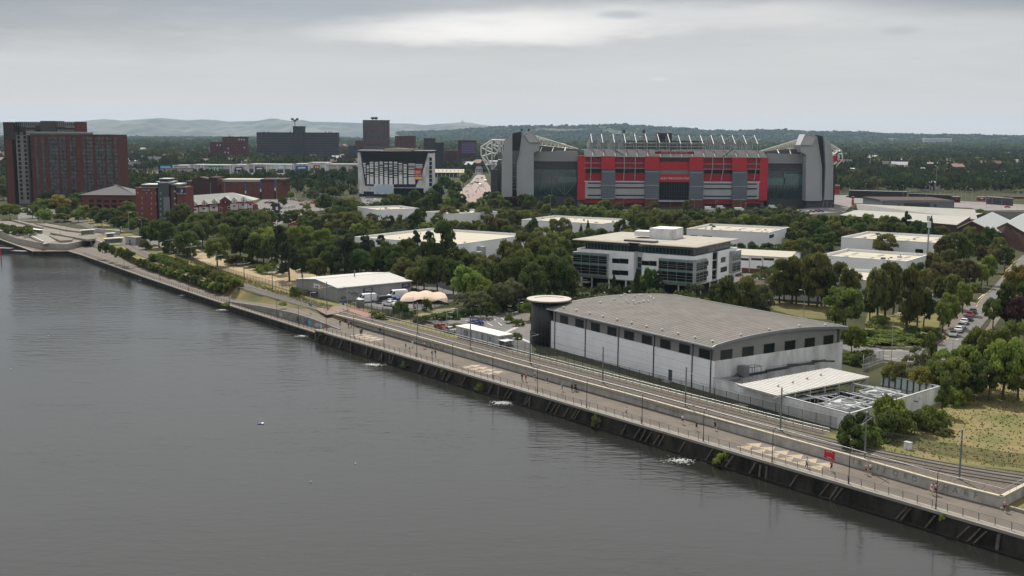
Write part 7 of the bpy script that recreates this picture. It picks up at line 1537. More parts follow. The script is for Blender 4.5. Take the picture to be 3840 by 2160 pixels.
grove('beyond the right-hand road',[('Y',3818,993,12,11),('X',3783,1061,12,11),('X',3840,1060,12,11),('U',3827,1114,9,10),('U',3800,1135,7,8),('M',3730,1120,8,8),('T',3493,1245,9,7),('B',3443,1307,8,8),('L',3535,1315,8,8),('L',3620,1301,9,10),('M',3688,1236,12,11),('L',3774,1272,12,12),('M',3744,1221,11,10),('M',3818,1207,11,11),('O',3360,1357,6,8),('Y',3464,1378,6,7),('M',3510,1350,7,8),('M',3580,1345,8,9),('D',3650,1360,7,9),('D',3720,1350,8,9),('M',3830,1330,9,10),('L',3425,1400,4,6),('s',3420,1370,5,6),('D',3560,1395,5,8),('D',3640,1400,5,8)],None,.8)
grove('along the plant yard wall',[('S',3222,1530,6,7.5),('S',3200,1575,4.5,6),('s',3346,1471,7,8),('S',3330,1520,5.5,7),('m',3390,1535,4.5,6),('m',3434,1523,5,7),('m',3487,1490,5.5,5),('T',3541,1415,7,4.5),('m',3520,1520,4,5),('s',3310,1600,2.4,5),('s',3300,1575,3,5),('o',3544,1597,1.6,4),('m',3260,1580,4,6),('s',3565,1425,4,4),('s',3580,1442,4,5),('s',3622,1444,4,4),('m',3460,1560,2.6,5)])
grove('around the small car park',[('B',1922,1044,9,11),('G',1881,1068,8,9),('B',1963,1053,8,9),('B',1748,1100,6,7.5),('B',1801,1094,7,8),('m',1845,1112,5,6),('M',1821,1050,9,7),('S',1508,1124,5,7.5),('m',1601,1115,4,4),('S',1640,1170,2.2,7),('S',1690,1165,2.2,7),('S',1740,1158,2,7),('S',1590,1180,2.2,7),('S',1800,1150,2,8),('S',1850,1140,2,8),('S',1900,1135,2.2,8),('m',1912,1175,2.6,4),('m',1938,1190,2.2,5),('s',1715,1208,1.2,5),('s',1735,1212,1,4),('m',1935,1247,1,3.4),('S',1945,1258,1,2.6),('m',1440,1168,2,6),('m',1400,1160,2,5),('M',1990,1120,6,7),('m',2150,1075,3,6),('m',1960,1130,3,7)])
# bushes on the bank between the left-hand quay path and the tracks
ents=[]; rr=random.Random(5)
for x,y,b_,w,c in [(384,898,948,4.6,'m'),(398,905,950,4.2,'S'),(425,913,958,4.6,'m'),(449,922,966,4.2,'m'),(487,925,976,5.8,'m'),(470,935,972,5,'S'),(89,839,884,10,'m'),(44,835,875,10,'S'),(15,832,868,9,'m'),(112,850,890,7,'m'),(70,845,880,8,'m'),(546,895,935,7,'o')]: ents.append((c,x,y,0,w,b_))
for k in range(62):
    s=-228+k*1.52; t_=rr.uniform(1.5,5.5)+float(np.interp(s,[-266,-217,-173,-146,-130],[19.5,16.5,13.6,12,10.2])); p=C.p(s,t_,GZ); x,y=proj((p.x,p.y,GZ+2.6)); 
    ents.append((rr.choice('mmmSosmo'),x,y,rr.uniform(2.0,3.6),rr.uniform(3.5,5.5)))
for k in range(22):
    s=-232+k*4.4; p=C.p(s,rr.uniform(14.5,17)+max(0,(-150-s)*.12),GZ); x,y=proj((p.x,p.y,GZ+2)); ents.append((rr.choice('oosm'),x,y,rr.uniform(1.2,2.4),rr.uniform(3.5,6)))
grove('beside the left quay path',ents)
ents=[]
for k in range(48):
    s=-228+k*2.0; h_=rr.uniform(2.4,3.8); p=C.p(s,rr.uniform(-2.6,-.6)+float(np.interp(s,[-266,-217,-173,-146,-130],[19.5,16.5,13.6,12,10.2])),0); x,y=proj((p.x,p.y,-.4+h_)); ents.append((rr.choice('mosm'),x,y,h_,rr.uniform(3.,4.8)))
grove('close behind the left quay path',ents,None,.9,-.4)
ents=[]
for x,y in [(1060,1128),(845,1130),(1420,1020)]: ents.append(('s',x,y,1.5,3))
grove('beside the ramp path',ents)
for i,(x,y,w) in enumerate([(1520,1365,2.2),(1800,1445,2.2),(2240,1568,2.6),(2710,1718,2.8),(1210,1250,1.8),(1660,1390,1.2),(3400,1910,.9),(3540,1935,1.2)]):
    f=Fr((C.o.x,C.o.y),C.u); xx,z_=f.px(x,y,-1.6); p=C.p(xx,-1.7,0); plant('s' if i%2 else 'o',(p.x,p.y,max(z_-w*.6,WZ+.1)),w,w,'%s bush growing on the quay wall, %s from the left'%('olive' if i%2==0 else 'light green',ordw([0,1,2,3,4,5,6,7].index(i)+1)),'bushes on the quay wall')
print('trees',NT)
# ================================================================ far woods (uncountable)
occ=[]
for o in bpy.data.objects:
    if o.type=='EMPTY' and o.parent is None and o.get('category') in ('apartment block','office building','hotel','stadium','warehouse','office block','building','pavilion','shop','hall','house','wall','kiosk') and o.location.y>560:
        xs_=[];ys_=[]
        def rec(q_,off):
            for c_ in q_.children:
                if c_.type=='MESH' and len(c_.data.vertices):
                    b_=c_.bound_box; xs_.extend([v[0]+off[0] for v in b_]); ys_.extend([v[1]+off[1] for v in b_])
                rec(c_,off)
        rec(o,o.location)
        if xs_: occ.append((min(xs_)-3,max(xs_)+3,min(ys_)-12,max(ys_)+3))
occ+=[(-30,260,700,975)]
def tmpl(n,seed,size):
    r=np.random.default_rng(seed); cs=[];rs=[]
    for i in range(9): a=r.random()*6.28; z=r.random(); rr_=(.25+.5*r.random()); cs.append((rr_*math.cos(a),rr_*math.sin(a),.2+z*.55)); rs.append(.28+.15*r.random())
    return leafcloud(cs,rs,n//9,size,.8,seed)
def wood(name,label,D0,D1,sp0,w0,h0,tp,seed,xr=.53,keep=None,ridge_=False):
    r=np.random.default_rng(seed); pos=[]; y=D0
    while y<D1:
        s=sp0*(y/D0)**.5; xw=xr*y; n=int(2*xw/s)
        xs_=-xw+2*xw*(np.arange(n)+r.random(n))/max(n,1); ys_=y+s*(r.random(n)-.5)
        for a,b_ in zip(xs_,ys_):
            if y<2100 and any(o[0]<a<o[1] and o[2]<b_<o[3] for o in occ): continue
            px,py=proj((a,b_,GZ))
            if keep and not keep(a,b_,px,py): continue
            pos.append((a,b_,s/sp0))
        y+=s*.9
    V=[];MI=[]
    for a,b_,k in pos:
        T_=tp[int(r.integers(len(tp)))]; w=w0*k*(.75+.6*r.random()); hh=h0*(.65+.8*r.random()**1.5); th=r.random()*6.28; c_,s_=math.cos(th),math.sin(th)
        z0=H2z(a,b_) if ridge_ else GZ
        X_=T_[:,0]*w/2; Y_=T_[:,1]*w/2; V.append(np.stack([a+X_*c_-Y_*s_,b_+X_*s_+Y_*c_,z0+T_[:,2]*hh*1.05],1)); MI.append(np.full(len(T_)//4,int(r.choice(5,p=[.40,.20,.08,.20,.12]))))
    me=quads_mesh(name,np.concatenate(V),np.concatenate(MI),[LM['w1'],LM['w2'],LM['O'],LM['w1'],LM['w2']]); o=bpy.data.objects.new(name,me); COL.objects.link(o); tag(o,label,'woodland',kind='stuff'); print(name,len(pos)); return o
ta=[tmpl(108,i,.10) for i in range(5)]; tb_=[tmpl(45,i+9,.17) for i in range(5)]; tc_=[tmpl(18,i+20,.30) for i in range(5)]
# thicket filling the gaps of the middle belt
def kf(a,b_,px,py):
    rel=Vector((a,b_))-C.o; s_,t_=rel.dot(C.u),rel.dot(C.v)
    if t_<max(30,30+(-150-s_)*.2): return False
    if any(o[0]<a<o[1] and o[2]<b_<o[3] for o in occ2): return False
    for x0,x1,y0,y1 in ((560,840,900,1000),(690,1250,940,1120),(1270,1760,1030,1260),(2460,2760,960,1100),(1000,1260,780,870),(850,1240,740,800),(1330,1450,738,775),(2850,3140,1110,1240),(3230,3560,1110,1350),(560,760,905,960),(2100,3700,700,778)):
        if x0<px<x1 and y0<py<y1: return False
    if px>3060 and (py<860 or py>1150) or px>3480: return False
    if px<600 and py>815 or px<130: return False
    return 790<py<1180 or (px<1900 and py>765)
occ2=[]
for o in bpy.data.objects:
    if o.type=='EMPTY' and o.parent is None and o.get('category') in ('warehouse','office building','hotel','cabin','tent','plant yard','chiller','stadium') and o.location.y<780:
        X2=[];Y2=[]
        for c_ in o.children:
            if c_.type=='MESH' and len(c_.data.vertices): X2+=[v[0]+o.location.x for v in c_.bound_box]; Y2+=[v[1]+o.location.y for v in c_.bound_box]
        if X2: occ2.append((min(X2)-2,max(X2)+2,min(Y2)-3,max(Y2)+2))
def k1(a,b_,px,py):
    if 1330<px<1650 and py>698: return False
    if 3060<px and 722<py: return False
    if 640<=py<=677 and 300<px<1330: return False         # retail car park
    if px>2100 and px<3130 and py>700: return False
    if 440<px<1050 and py>700 : return random.random()<.25
    if 1560<px<1890 and 650<py: return False
    if 1050<px<1330 and py>690: return random.random()<.35
    return True
wood('thicket','low mixed thicket and undergrowth filling the gaps between the estate trees',300,790,8.5,8,4.2,ta,8,keep=kf)
wood('near_woodland','dense mixed trees between and beyond the city blocks',850,1500,13,13,10,ta,1,keep=k1)
wood('mid_woodland','dark continuous treetops covering the suburbs behind the stadium',1500,3200,19,20,13,tb_,2,keep=lambda a,b_,px,py: math.sin(a*.011+b_*.004)+math.sin(b_*.013-a*.003)>-1.35)
wood('far_woodland','hazy treetops stretching to the horizon',3200,9000,34,38,15,tc_,3,ridge_=True,keep=lambda a,b_,px,py: math.sin(a*.004+b_*.002)+math.sin(b_*.003-a*.0013)>-1.55)

# ================================================================ tall dry grass (uncountable)
def tufts(name,label,poly_,n,h,mats,seed):
    r=np.random.default_rng(seed); P_=np.array([[p[0],p[1]] for p in poly_]); lo=P_.min(0);hi=P_.max(0); pts=[]
    def inside(x,y):
        c=False; j=len(P_)-1
        for i in range(len(P_)):
            if (P_[i,1]>y)!=(P_[j,1]>y) and x<(P_[j,0]-P_[i,0])*(y-P_[i,1])/(P_[j,1]-P_[i,1])+P_[i,0]: c=not c
            j=i
        return c
    while len(pts)<n:
        x,y=lo+(hi-lo)*r.random(2)
        if inside(x,y): pts.append((x,y))
    pts=np.array(pts); a=r.random(n)*6.28; w=.08+.14*r.random(n); hh=h*(.4+.9*r.random(n)); lean=(r.random((n,2))-.5)*.5*hh[:,None]
    dx=np.stack([np.cos(a)*w,np.sin(a)*w],1); z0=np.full(n,GZ+.03)
    V=np.stack([np.c_[pts-dx,z0],np.c_[pts+dx,z0],np.c_[pts+dx*.5+lean,z0+hh],np.c_[pts-dx*.6+lean,z0+hh*.9]],1).reshape(-1,3)
    k=(np.sin(pts[:,0]*.12+np.sin(pts[:,1]*.11)*2)+np.sin(pts[:,1]*.15)+r.normal(size=n)*.45)
    me=quads_mesh(name,V,np.where(k>.4,0,np.where(k>-.6,1,2)),mats); o=bpy.data.objects.new(name,me); COL.objects.link(o); return tag(o,label,'grass',kind='stuff')
g1=leafmat('straw',(.155,.128,.062),(.19,.152,.075)); g2=leafmat('grass_green',(.095,.105,.038),(.125,.125,.048)); g3=leafmat('grass_dull',(.13,.13,.05),(.17,.155,.065))
meadow=[C.p(98,14.8,0)[:2],C.p(112,14.6,0)[:2],(84,159.5),(120,146),(168,177),(150,230),(105,235),(88,212)]
tufts('meadow_grass','rough dry grass with green patches beside the tram tracks',meadow,12000,.2,[g1,g2,g3],4)
tufts('verge_grass','rough grass and weeds beside the tracks and sandy yard',[G(*p)[:2] for p in [(690,960),(1000,1075),(1250,1150),(1230,1165),(1000,1090),(760,1010)]],2500,.45,[g1,g2,g3],5)

# distant rooftops scattered through the suburbs (uncountable)
q=MB(); rr=random.Random(31); n=0
while n<620:
    y=math.exp(rr.uniform(math.log(1450),math.log(6500))); x=rr.uniform(-.5,.5)*y; px,py=proj((x,y,GZ))
    if 2050<px<3160 and y<1500 or px>3300 and rr.random()<.3: continue
    n+=1; a=rr.uniform(-.7,.7); big=rr.random()<.1; w,d,h=(rr.uniform(30,80),rr.uniform(15,30),rr.uniform(9,13)) if big else (rr.uniform(9,22),9,rr.uniform(9,12.5)); z0=H2z(x,y); f=Fr((x,y),(math.cos(a),math.sin(a)))
    q.cm=rr.choice([0,1,2]); q.box(f,-w/2,w/2,0,d,z0-1,z0+h); q.cm=3+rr.randrange(4)
    q.add([f.p(-w/2,-.6,z0+h),f.p(w/2,-.6,z0+h),f.p(w/2,d/2,z0+h+(1.5 if big else 4)),f.p(-w/2,d/2,z0+h+(1.5 if big else 4)),f.p(-w/2,d+.6,z0+h),f.p(w/2,d+.6,z0+h)],[(0,1,2,3),(3,2,5,4)])
tag(q.build('distant_rooftops',[brick,cream,whited,slate,ht,lgrey,mat('pale_tile',(.30,.22,.18),.9,.1)]),'scattered rooftops of the suburbs among the far trees','rooftops',kind='stuff')
# ================================================================ vehicles
def paint(n,c): return mat('paint_'+n,c,.28,.6)
PT={'white':paint('white',(.70,.71,.72)),'silver':paint('silver',(.42,.43,.44)),'grey':paint('grey',(.13,.135,.14)),'black':paint('black',(.018,.018,.02)),'red':paint('red',(.42,.02,.02)),'blue':paint('blue',(.02,.05,.28)),'darkred':paint('darkred',(.18,.015,.02)),'navy':paint('navy',(.02,.03,.08)),'yellow':paint('yellow',(.65,.55,.05))}
tyre=mat('tyre',(.02,.02,.02),.9); lampw=mat('headlight',(.8,.8,.78),.2,.8); lampr=mat('tail_light',(.4,.01,.01),.3,.6)
def carproto(kind,col):
    L_,Wd,H=(4.3,1.78,1.5) if kind=='car' else ((5.6,2.0,2.45) if kind=='van' else (6.6,2.3,3.2))
    r=thing('parked_'+kind,'x',kind,(0,0,0))
    if kind=='car': pr_=[(-2.15,.35),(-2.15,.8),(-2.0,.98),(-1.2,1.02),(-.7,1.42),(.35,1.46),(1.0,1.02),(1.95,.86),(2.15,.68),(2.15,.35)]; cab=[(-1.62,.99),(-1.05,1.40),(.42,1.44),(1.02,1.0)]
    elif kind=='van': pr_=[(-2.8,.4),(-2.8,2.4),(-2.6,2.48),(1.1,2.48),(1.45,2.35),(2.15,1.35),(2.75,1.1),(2.8,.4)]; cab=[(1.38,1.3),(1.38,2.2),(1.55,2.18),(2.12,1.36)]
    else: pr_=[(-3.3,.9),(-3.3,3.3),(1.5,3.3),(1.5,.9)]; cab=None
    hw=Wd/2
    def shell(pf,w0,w1,zlo,zhi,name,mt):
        q=MB(); n=len(pf); f=lambda z:w0+(w1-w0)*max(0,min(1,(z-zlo)/(zhi-zlo)))
        a=[(x,-f(z),z) for x,z in pf]; b_=[(x,f(z),z) for x,z in pf]
        q.add(a+b_,[tuple(range(n)),tuple(range(n,2*n))[::-1]]+[(i,(i+1)%n,(i+1)%n+n,i+n) for i in range(n)]); return q.build(name,mt,r)
    body=shell(pr_,hw,hw*(.74 if kind=='car' else .93),.95 if kind=='car' else 1.4,H if kind!='lorry' else 9,'body',PT[col])
    if kind=='car':
        q=MB(); 
        for s in (-1,1): q.add([(-1.35,s*(hw*.965),1.01),(.85,s*(hw*.965),1.01),(.3,s*hw*.80,1.36),(-.62,s*hw*.80,1.36)],[(0,1,2,3)])
        q.add([(1.02,-hw*.88,1.03),(1.02,hw*.88,1.03),(.42,hw*.72,1.43),(.42,-hw*.72,1.43)],[(0,1,2,3)]); q.add([(-1.24,-hw*.88,1.05),(-1.24,hw*.88,1.05),(-.78,hw*.72,1.40),(-.78,-hw*.72,1.40)],[(0,1,2,3)])
        for v in range(len(q.v)): x,y,z=q.v[v]; q.v[v]=(x+(.03 if x>0.9 or (x>.3 and abs(y)<hw*.75) else (-.03 if x<-.7 and abs(y)<hw*.9 else 0)),y*1.012,z+.012)
        q.build('windows',glass,r)
    elif kind=='van':
        q=MB(); q.add([(2.18,-.85,1.38),(2.18,.85,1.38),(1.5,.8,2.33),(1.5,-.8,2.33)],[(0,1,2,3)]); 
        for s in (-1,1): q.add([(1.0,s*1.0,1.4),(2.0,s*1.0,1.4),(1.45,s*.965,2.1),(1.0,s*.965,2.1)],[(0,1,2,3)])
        q.build('windows',glass,r)
    else:
        q=MB(); q.add([(1.7,-1.1,.6),(3.2,-1.1,.6),(3.2,1.1,.6),(1.7,1.1,.6),(1.7,-1.05,2.6),(2.7,-1.05,2.6),(2.7,1.05,2.6),(1.7,1.05,2.6)],[(0,3,2,1),(4,5,6,7),(0,1,5,4),(1,2,6,5),(2,3,7,6),(3,0,4,7)]); q.build('cab',PT[col],r)
        q=MB(); q.hexa([(-3.2,-.4,.6),(3,-.4,.6),(3,.4,.6),(-3.2,.4,.6)],[(-3.2,-.4,.9),(3,-.4,.9),(3,.4,.9),(-3.2,.4,.9)]); q.build('chassis',black,r)
    wx=(1.35,-1.3) if kind=='car' else (1.8,-1.7)
    for x in wx:
        for s in (-1,1): q=MB(); q.tube((x,s*(hw-.2),.33),(x,s*(hw+.02),.33),.33,14); w_=q.build('wheel',tyre,r); q=MB(); q.tube((x,s*(hw),.33),(x,s*(hw+.035),.33),.19,10); q.build('rim',galv,w_)
    xf=max(a for a,b_ in pr_)
    for s in (-1,1):
        z=.68 if kind=='car' else .9; q=MB(); q.hexa([(xf-.12,s*hw*.55-.2,z),(xf+.02,s*hw*.55-.2,z),(xf+.02,s*hw*.55+.2,z),(xf-.12,s*hw*.55+.2,z)],[(xf-.12,s*hw*.55-.2,z+.16),(xf+.0,s*hw*.55-.2,z+.16),(xf+.0,s*hw*.55+.2,z+.16),(xf-.12,s*hw*.55+.2,z+.16)]); q.build('headlight',lampw,r)
        xr=min(a for a,b_ in pr_); q=MB(); q.hexa([(xr-.02,s*hw*.72-.15,z),(xr+.1,s*hw*.72-.15,z),(xr+.1,s*hw*.72+.15,z),(xr-.02,s*hw*.72+.15,z)],[(xr-.02,s*hw*.72-.15,z+.22),(xr+.1,s*hw*.72-.15,z+.22),(xr+.1,s*hw*.72+.15,z+.22),(xr-.02,s*hw*.72+.15,z+.22)]); q.build('tail_light',lampr,r)
    return r
protos={}
def veh(kind,col,px,py,ang,label,group=None,z=None,sc=1.):
    p=G(px,py) if not isinstance(px,Vector) else px
    z=(GZ+.1) if z is None else z; loc=(p.x,p.y,z)
    if (kind,col) not in protos:
        r=carproto(kind,col); r.location=loc; r.rotation_euler=(0,0,ang); r['label']=label; protos[(kind,col)]=r
        if group: r['group']=group
        r['category']={'car':'car','van':'van','lorry':'truck'}[kind]
    else:
        r=dup(protos[(kind,col)],loc,ang,label)
        if 'group' in r: del r['group']
        if group: r['group']=group
    r.scale=(sc,)*3; return r
zc=zz(3440,1130,3.64)
A_=G(*zc(490,480));B_=G(*zc(760,150)); ra=math.atan2(B_.y-A_.y,B_.x-A_.x)
for (x,y,c,l) in [(492,478,'silver','silver estate car at the near end of the row along the road'),(562,418,'white','white car second from the near end of the roadside row'),(600,370,'silver','silver car third from the near end of the roadside row'),(640,310,'white','white car in the middle of the roadside row'),(698,262,'navy','dark blue car behind the middle of the roadside row'),(716,212,'red','bright red hatchback near the far end of the roadside row'),(757,165,'black','black car at the far end of the roadside row')]:
    veh('car',c,*zc(x,y),ra+math.pi*(c=='silver'),l,'cars parked along the kerb')
za=G(*z1k(560,705)); 
veh('car','blue',*z1k(625,742),math.radians(10),'bright blue car parked alone in the small car park')
veh('car','red',*z1k(178,795),math.radians(125),'red hatchback parked behind the tram fence, left of the cabin')
veh('car','white',*z1k(290,835),math.radians(125),'white car parked between the red car and the cabin')
zv=zz(1130,1020,5.855)
veh('van','white',*zv(1440,660),math.radians(205),'white panel van parked before the blue roller door','vans in the shed yard'); veh('van','white',*zv(2110,590),math.radians(205),'larger white van parked under the dark sign board','vans in the shed yard',sc=1.1)
veh('van','black',*zv(1800,680),math.radians(205),'black van between the two white vans',sc=.85); veh('car','silver',*zv(1940,700),math.radians(150),'silver car squeezed beside the dark van'); veh('car','white',*zv(1935,745),math.radians(150),'white car in front of the dark van'); veh('car','blue',*zv(2000,650),math.radians(190),'blue car nose to nose with the larger white van')
veh('lorry','white',*z5b(950,852),math.radians(60),'white box lorry parked beside the glass office'); veh('car','black',*z5b(1340,775),math.radians(60),'dark car by the low gabled office block')
# car park beside the hotel wing
zh=zz(860,640,3.413); rr=random.Random(11); i=0
for (x,y) in [(545,560),(580,560),(625,555),(550,585),(590,590),(640,590),(680,580),(545,610),(575,612),(650,610),(690,600),(800,560),(805,580),(795,600),(560,630),(410,685),(465,675),(530,665),(540,690),(700,370),(735,372),(765,375),(800,378),(845,378),(960,400),(985,410),(1010,415),(1040,418),(1070,422),(1100,425),(1130,430),(1140,452),(920,442),(780,480),(820,470),(485,420),(520,405),(545,420),(330,440),(900,395),(560,520),(840,690),(810,700)]:
    c=rr.choice(['white','silver','white','grey','black','silver','red','navy','white']) 
    if i in (15,): c='white'
    if i in (16,38): c='red'
    row='in the packed lot by the purple sign' if 520<x<820 and 480<y<650 else ('along the front of the long brick warehouse' if y<400 else ('on the curving row near the trees' if x>900 else 'in the lot beside the dormered wing'))
    i+=1; veh('car',c,*zh(x,y),rr.choice([.4,2.0,2.0,.5]),'%s car %s, %s counted over the whole lot'%(c,row,ordw(i)) ,'cars parked beside the hotel wing')
p=G(*zh(612,612)); t=thing('totem_sign','tall dark purple totem sign among the packed cars','sign',p); q=MB(); fz=Fr((p.x,p.y),(1,0)); q.box(fz,-1.5,1.5,0,.6,GZ,GZ+9); q.build('panel',inn,t); q=MB(); q.box(fz,-.7,.7,-.1,0,GZ+5,GZ+7); q.build('logo',whitep,t)
p=G(*zh(635,565)); veh('van','white',p,None,.4,'white high van in the packed lot by the purple sign')
# street and hotel front
for (k,x,y,c,a,l) in [('car',350,1205,'silver',.1,'silver car in the road before the black and white hotel'),('van',418,1215,'white',2.2,'white van driving past the black and white hotel'),('car',270,1172,'white',.1,'white car half hidden before the black and white hotel'),('car',1732,925,'silver',1.2,'silver car at the top of the street beside the stadium'),('car',1785,912,'darkred',1.3,'dark red car at the top of the street beside the stadium'),('car',1730,970,'black',1.2,'black car halfway down the street beside the stadium'),('car',1700,965,'grey',1.2,'grey car halfway down the street beside the stadium'),('car',1655,990,'navy',1.2,'navy car at the kerb of the street beside the stadium'),('van',1770,1012,'white',1.3,'white van among the crowd barriers beside the stadium'),('van',1838,958,'white',1.3,'white van close to the stadium side wall'),('car',1808,838,'white',.2,'white car crossing the head of the stadium street')]:
    veh(k,c,*z3(x,y),a,l)
for (k,x,y,c,l) in [('car',1775,1205,'navy','navy'),('car',1820,1208,'silver','silver'),('car',1905,1208,'grey','grey'),('car',1965,1205,'red','red'),('car',2025,1205,'blue','blue'),('van',1450,1215,'red','red van')]:
    veh(k,c,*z5a(x,y),.1,('%s car parked behind the trees near the right pylon'%l) if k=='car' else 'red van behind the trees at the stadium front','vehicles before the right pylon')
for (k,x,y,c,l) in [('van',605,1180,'white','white van left of the tall flagpole at the stadium'),('van',755,1165,'white','white van right of the tall flagpole at the stadium'),('lorry',990,1210,'white','white container lorry at the stadium base'),('van',665,1210,'silver','silver van low in the trees at the stadium front'),('van',1410,1160,'white','white van beside the tinted glass corner')]:
    veh(k,c,*z5a(x,y),.05,l)
for (k,x,y,c,l) in [('car',348,1015,'darkred','dark red car beside the stadium corner car park'),('van',450,1005,'white','long white van by the canopy wall'),('car',2360,1150,'red','red vehicle by the far right kiosk'),('van',1150,1045,'white','white van on the flat hall forecourt'),('car',940,1045,'black','black car left of the white van on the forecourt')]:
    veh(k,c,*zz6(x,y),.05,l)
for (x,y,c,l) in [(1420,1220,'navy','navy car under the trees left of the road'),(1410,1235,'silver','silver pickup under the trees left of the road')]: veh('van' if c=='silver' else 'car',c,*z6b(x,y-30),math.radians(40),l)
i=0
for k in range(26):
    x=850+k*42; 
    if 1180<x<1400: continue
    i+=1; c=rr.choice(['white','silver','grey','red','navy']); px,py=z2(x,836); veh('car',c,px-(0 if k%2 else 190),py,rr.choice([1.5,1.6]),'tiny %s car outside the retail park, %s from the left'%(c,ordw(i)),'cars outside the retail park')
for (x,y,c) in [(1990,690,'a'),(2110,700,'b')]: pass
i=0
for (x,y) in [(2410,855),(2440,850),(2470,858),(2500,862),(2530,866)]:
    i+=1; c=['white','silver','white','grey','white'][i-1]; veh('car',c,*z1(x,y),1.5,'%s car in the forecourt left of the green sign, %s of five'%(c,ordw(i)),'cars outside the retail park')
for i,(x,y,c) in enumerate([(1445,650,'white'),(1345,735,'black'),(1400,700,'silver')]): veh('car',c,*z3b(x,y) if False else zz(1280,740)(300+i*60,830+i*10),1.,'%s car under the pines left of the big white shed'%c)
for i,(x,y,c) in enumerate([(1330,735,'white'),(1480,760,'black'),(1400,745,'red')]): veh('car',c,*zz(660,780)(x+60,y),.7,'%s car under the dark pine by the sandy yard'%c)
# ================================================================ lamps, poles, masts
def lamp_proto():
    r=thing('street_lamp','x','street lamp',(0,0,0)); q=MB(); q.tube((0,0,0),(0,0,8),.09,6,.06); q.build('post',galv,r); q=MB(); q.tube((0,0,7.95),(1.1,0,8.1),.05,5); q.build('arm',galv,r); q=MB(); q.hexa([(.8,-.14,8.05),(1.6,-.14,8.1),(1.6,.14,8.1),(.8,.14,8.05)],[(.8,-.1,8.2),(1.6,-.08,8.22),(1.6,.08,8.22),(.8,.1,8.2)]); q.build('lamp_head',steelw,r); return r
def plamp_proto():
    r=thing('promenade_lamp','x','street lamp',(0,0,0)); q=MB(); q.tube((0,0,0),(0,0,5.4),.065,6,.05); q.tube((0,0,0),(0,0,.9),.1,6); q.build('post',black,r); q=MB(); q.tube((0,0,5.35),(.35,.45,5.6),.035,5); q.tube((.2,.3,5.5),(.55,.7,5.6),.09,6); q.build('lamp_head',black,r); return r
def pole_proto():
    r=thing('tram_pole','x','overhead line pole',(0,0,0)); q=MB(); q.tube((0,0,-.1),(0,0,7.6),.16,8,.12); q.build('post',mat('pole_green_grey',(.13,.15,.145),.6),r); q=MB(); q.tube((0,0,7.6),(0,0,7.85),.13,8,.02); q.build('finial',steelw,r)
    q=MB(); q.tube((-2.4,0,6.0),(2.4,0,6.25),.035,5); q.tube((0,0,7.),(2.2,0,6.3),.02,4); q.tube((0,0,7.),(-2.2,0,6.05),.02,4); q.build('bracket_arm',lgrey,r); q=MB(); q.tube((0,0,-.1),(0,0,.25),.4,8); q.build('base',concrete,r); return r
pl0=plamp_proto(); i=0
for (x,y) in [(466,1003),(600,1050),(707,1092),(860,1142),(1039,1192),(1120,1218),(1224,1240),(1327,1264),(1440,1300),(1563,1338),(1698,1378),(1848,1422),(2015,1474),(2200,1530),(2407,1590),(2637,1656),(2895,1735),(3182,1816),(3509,1911)]:
    zl_=ZL if x<1190 else 0.; p=G(x,y,zl_); i+=1; lab='thin black lamp post on the quay railing line, %s from the left'%ordw(i)
    if i==1: pl0.location=p; pl0['label']=lab; pl0['group']='lamp posts along the promenade'
    else: dup(pl0,p,0,lab,'lamp posts along the promenade')
po=pole_proto(); i=0; pa=math.radians(38.7); poles=[]
for (x,y) in [(640,955),(718,984),(814,1022),(916,1055),(1022,1089),(1137,1118),(1226,1154),(1393,1192),(1566,1248),(1764,1306),(1988,1363),(2260,1436),(2570,1525),(2926,1615),(3242,1722),(3597,1797)]:
    p=G(x,y,GZ); i+=1; lab='tall grey overhead line pole beside the tram tracks, %s from the left'%ordw(i); poles.append(p)
    if i==1: po.location=p; po.rotation_euler=(0,0,pa); po['label']=lab; po['group']='overhead line poles along the tramway'
    else: dup(po,p,pa if i<15 else pa+.25,lab,'overhead line poles along the tramway')
for T_,lab in ((T1,'thin contact wire above the farther tram track'),(T2,'thin contact wire above the nearer tram track')):
    q=MB(); q.path([Vector((a.x,a.y,GZ+5.6)) for a in T_[8:]],.014,3); tag(q.build('overhead_wire',black),lab,'wire')
lp=lamp_proto(); i=0
def lamps(lst,where,scale=1.):
    global i
    for n,(x,y,yt) in enumerate(lst):
        p=G(x,y); h=max(3.,Hat(p,yt)-GZ); lab='pale street lamp %s, %s from the left'%(where,ordw(n+1)); i+=1
        if i==1: lp.location=p; lp['label']=lab; lp.scale=(1,1,h/8); lp['group']='lamps '+where
        else: dup(lp,p,random.choice([0,3.1,.4,2.7]),lab,'lamps '+where,scale=(1,1,h/8))
zs=zz(0,790,2.6); srt=lambda L_:sorted(L_)
lamps(srt([zs(410,180)+(zs(0,75)[1],),zs(590,250)+(zs(0,105)[1],),zs(650,200)+(zs(0,128)[1],),zs(778,262)+(zs(0,140)[1],),zs(812,175)+(zs(0,68)[1],),zs(890,330)+(zs(0,78)[1],),zs(945,200)+(zs(0,158)[1],),zs(1012,240)+(zs(0,95)[1],),zs(1092,215)+(zs(0,138)[1],),zs(1132,215)+(zs(0,112)[1],),zs(1160,225)+(zs(0,190)[1],),zs(1208,240)+(zs(0,158)[1],),zs(1262,290)+(zs(0,20)[1],),zs(1386,265)+(zs(0,92)[1],),zs(1448,300)+(zs(0,248)[1],),zs(88,140)+(zs(0,35)[1],),zs(208,130)+(zs(0,60)[1],),zs(490,125)+(zs(0,88)[1],),zs(438,120)+(zs(0,98)[1],)]),'around the tram stop')
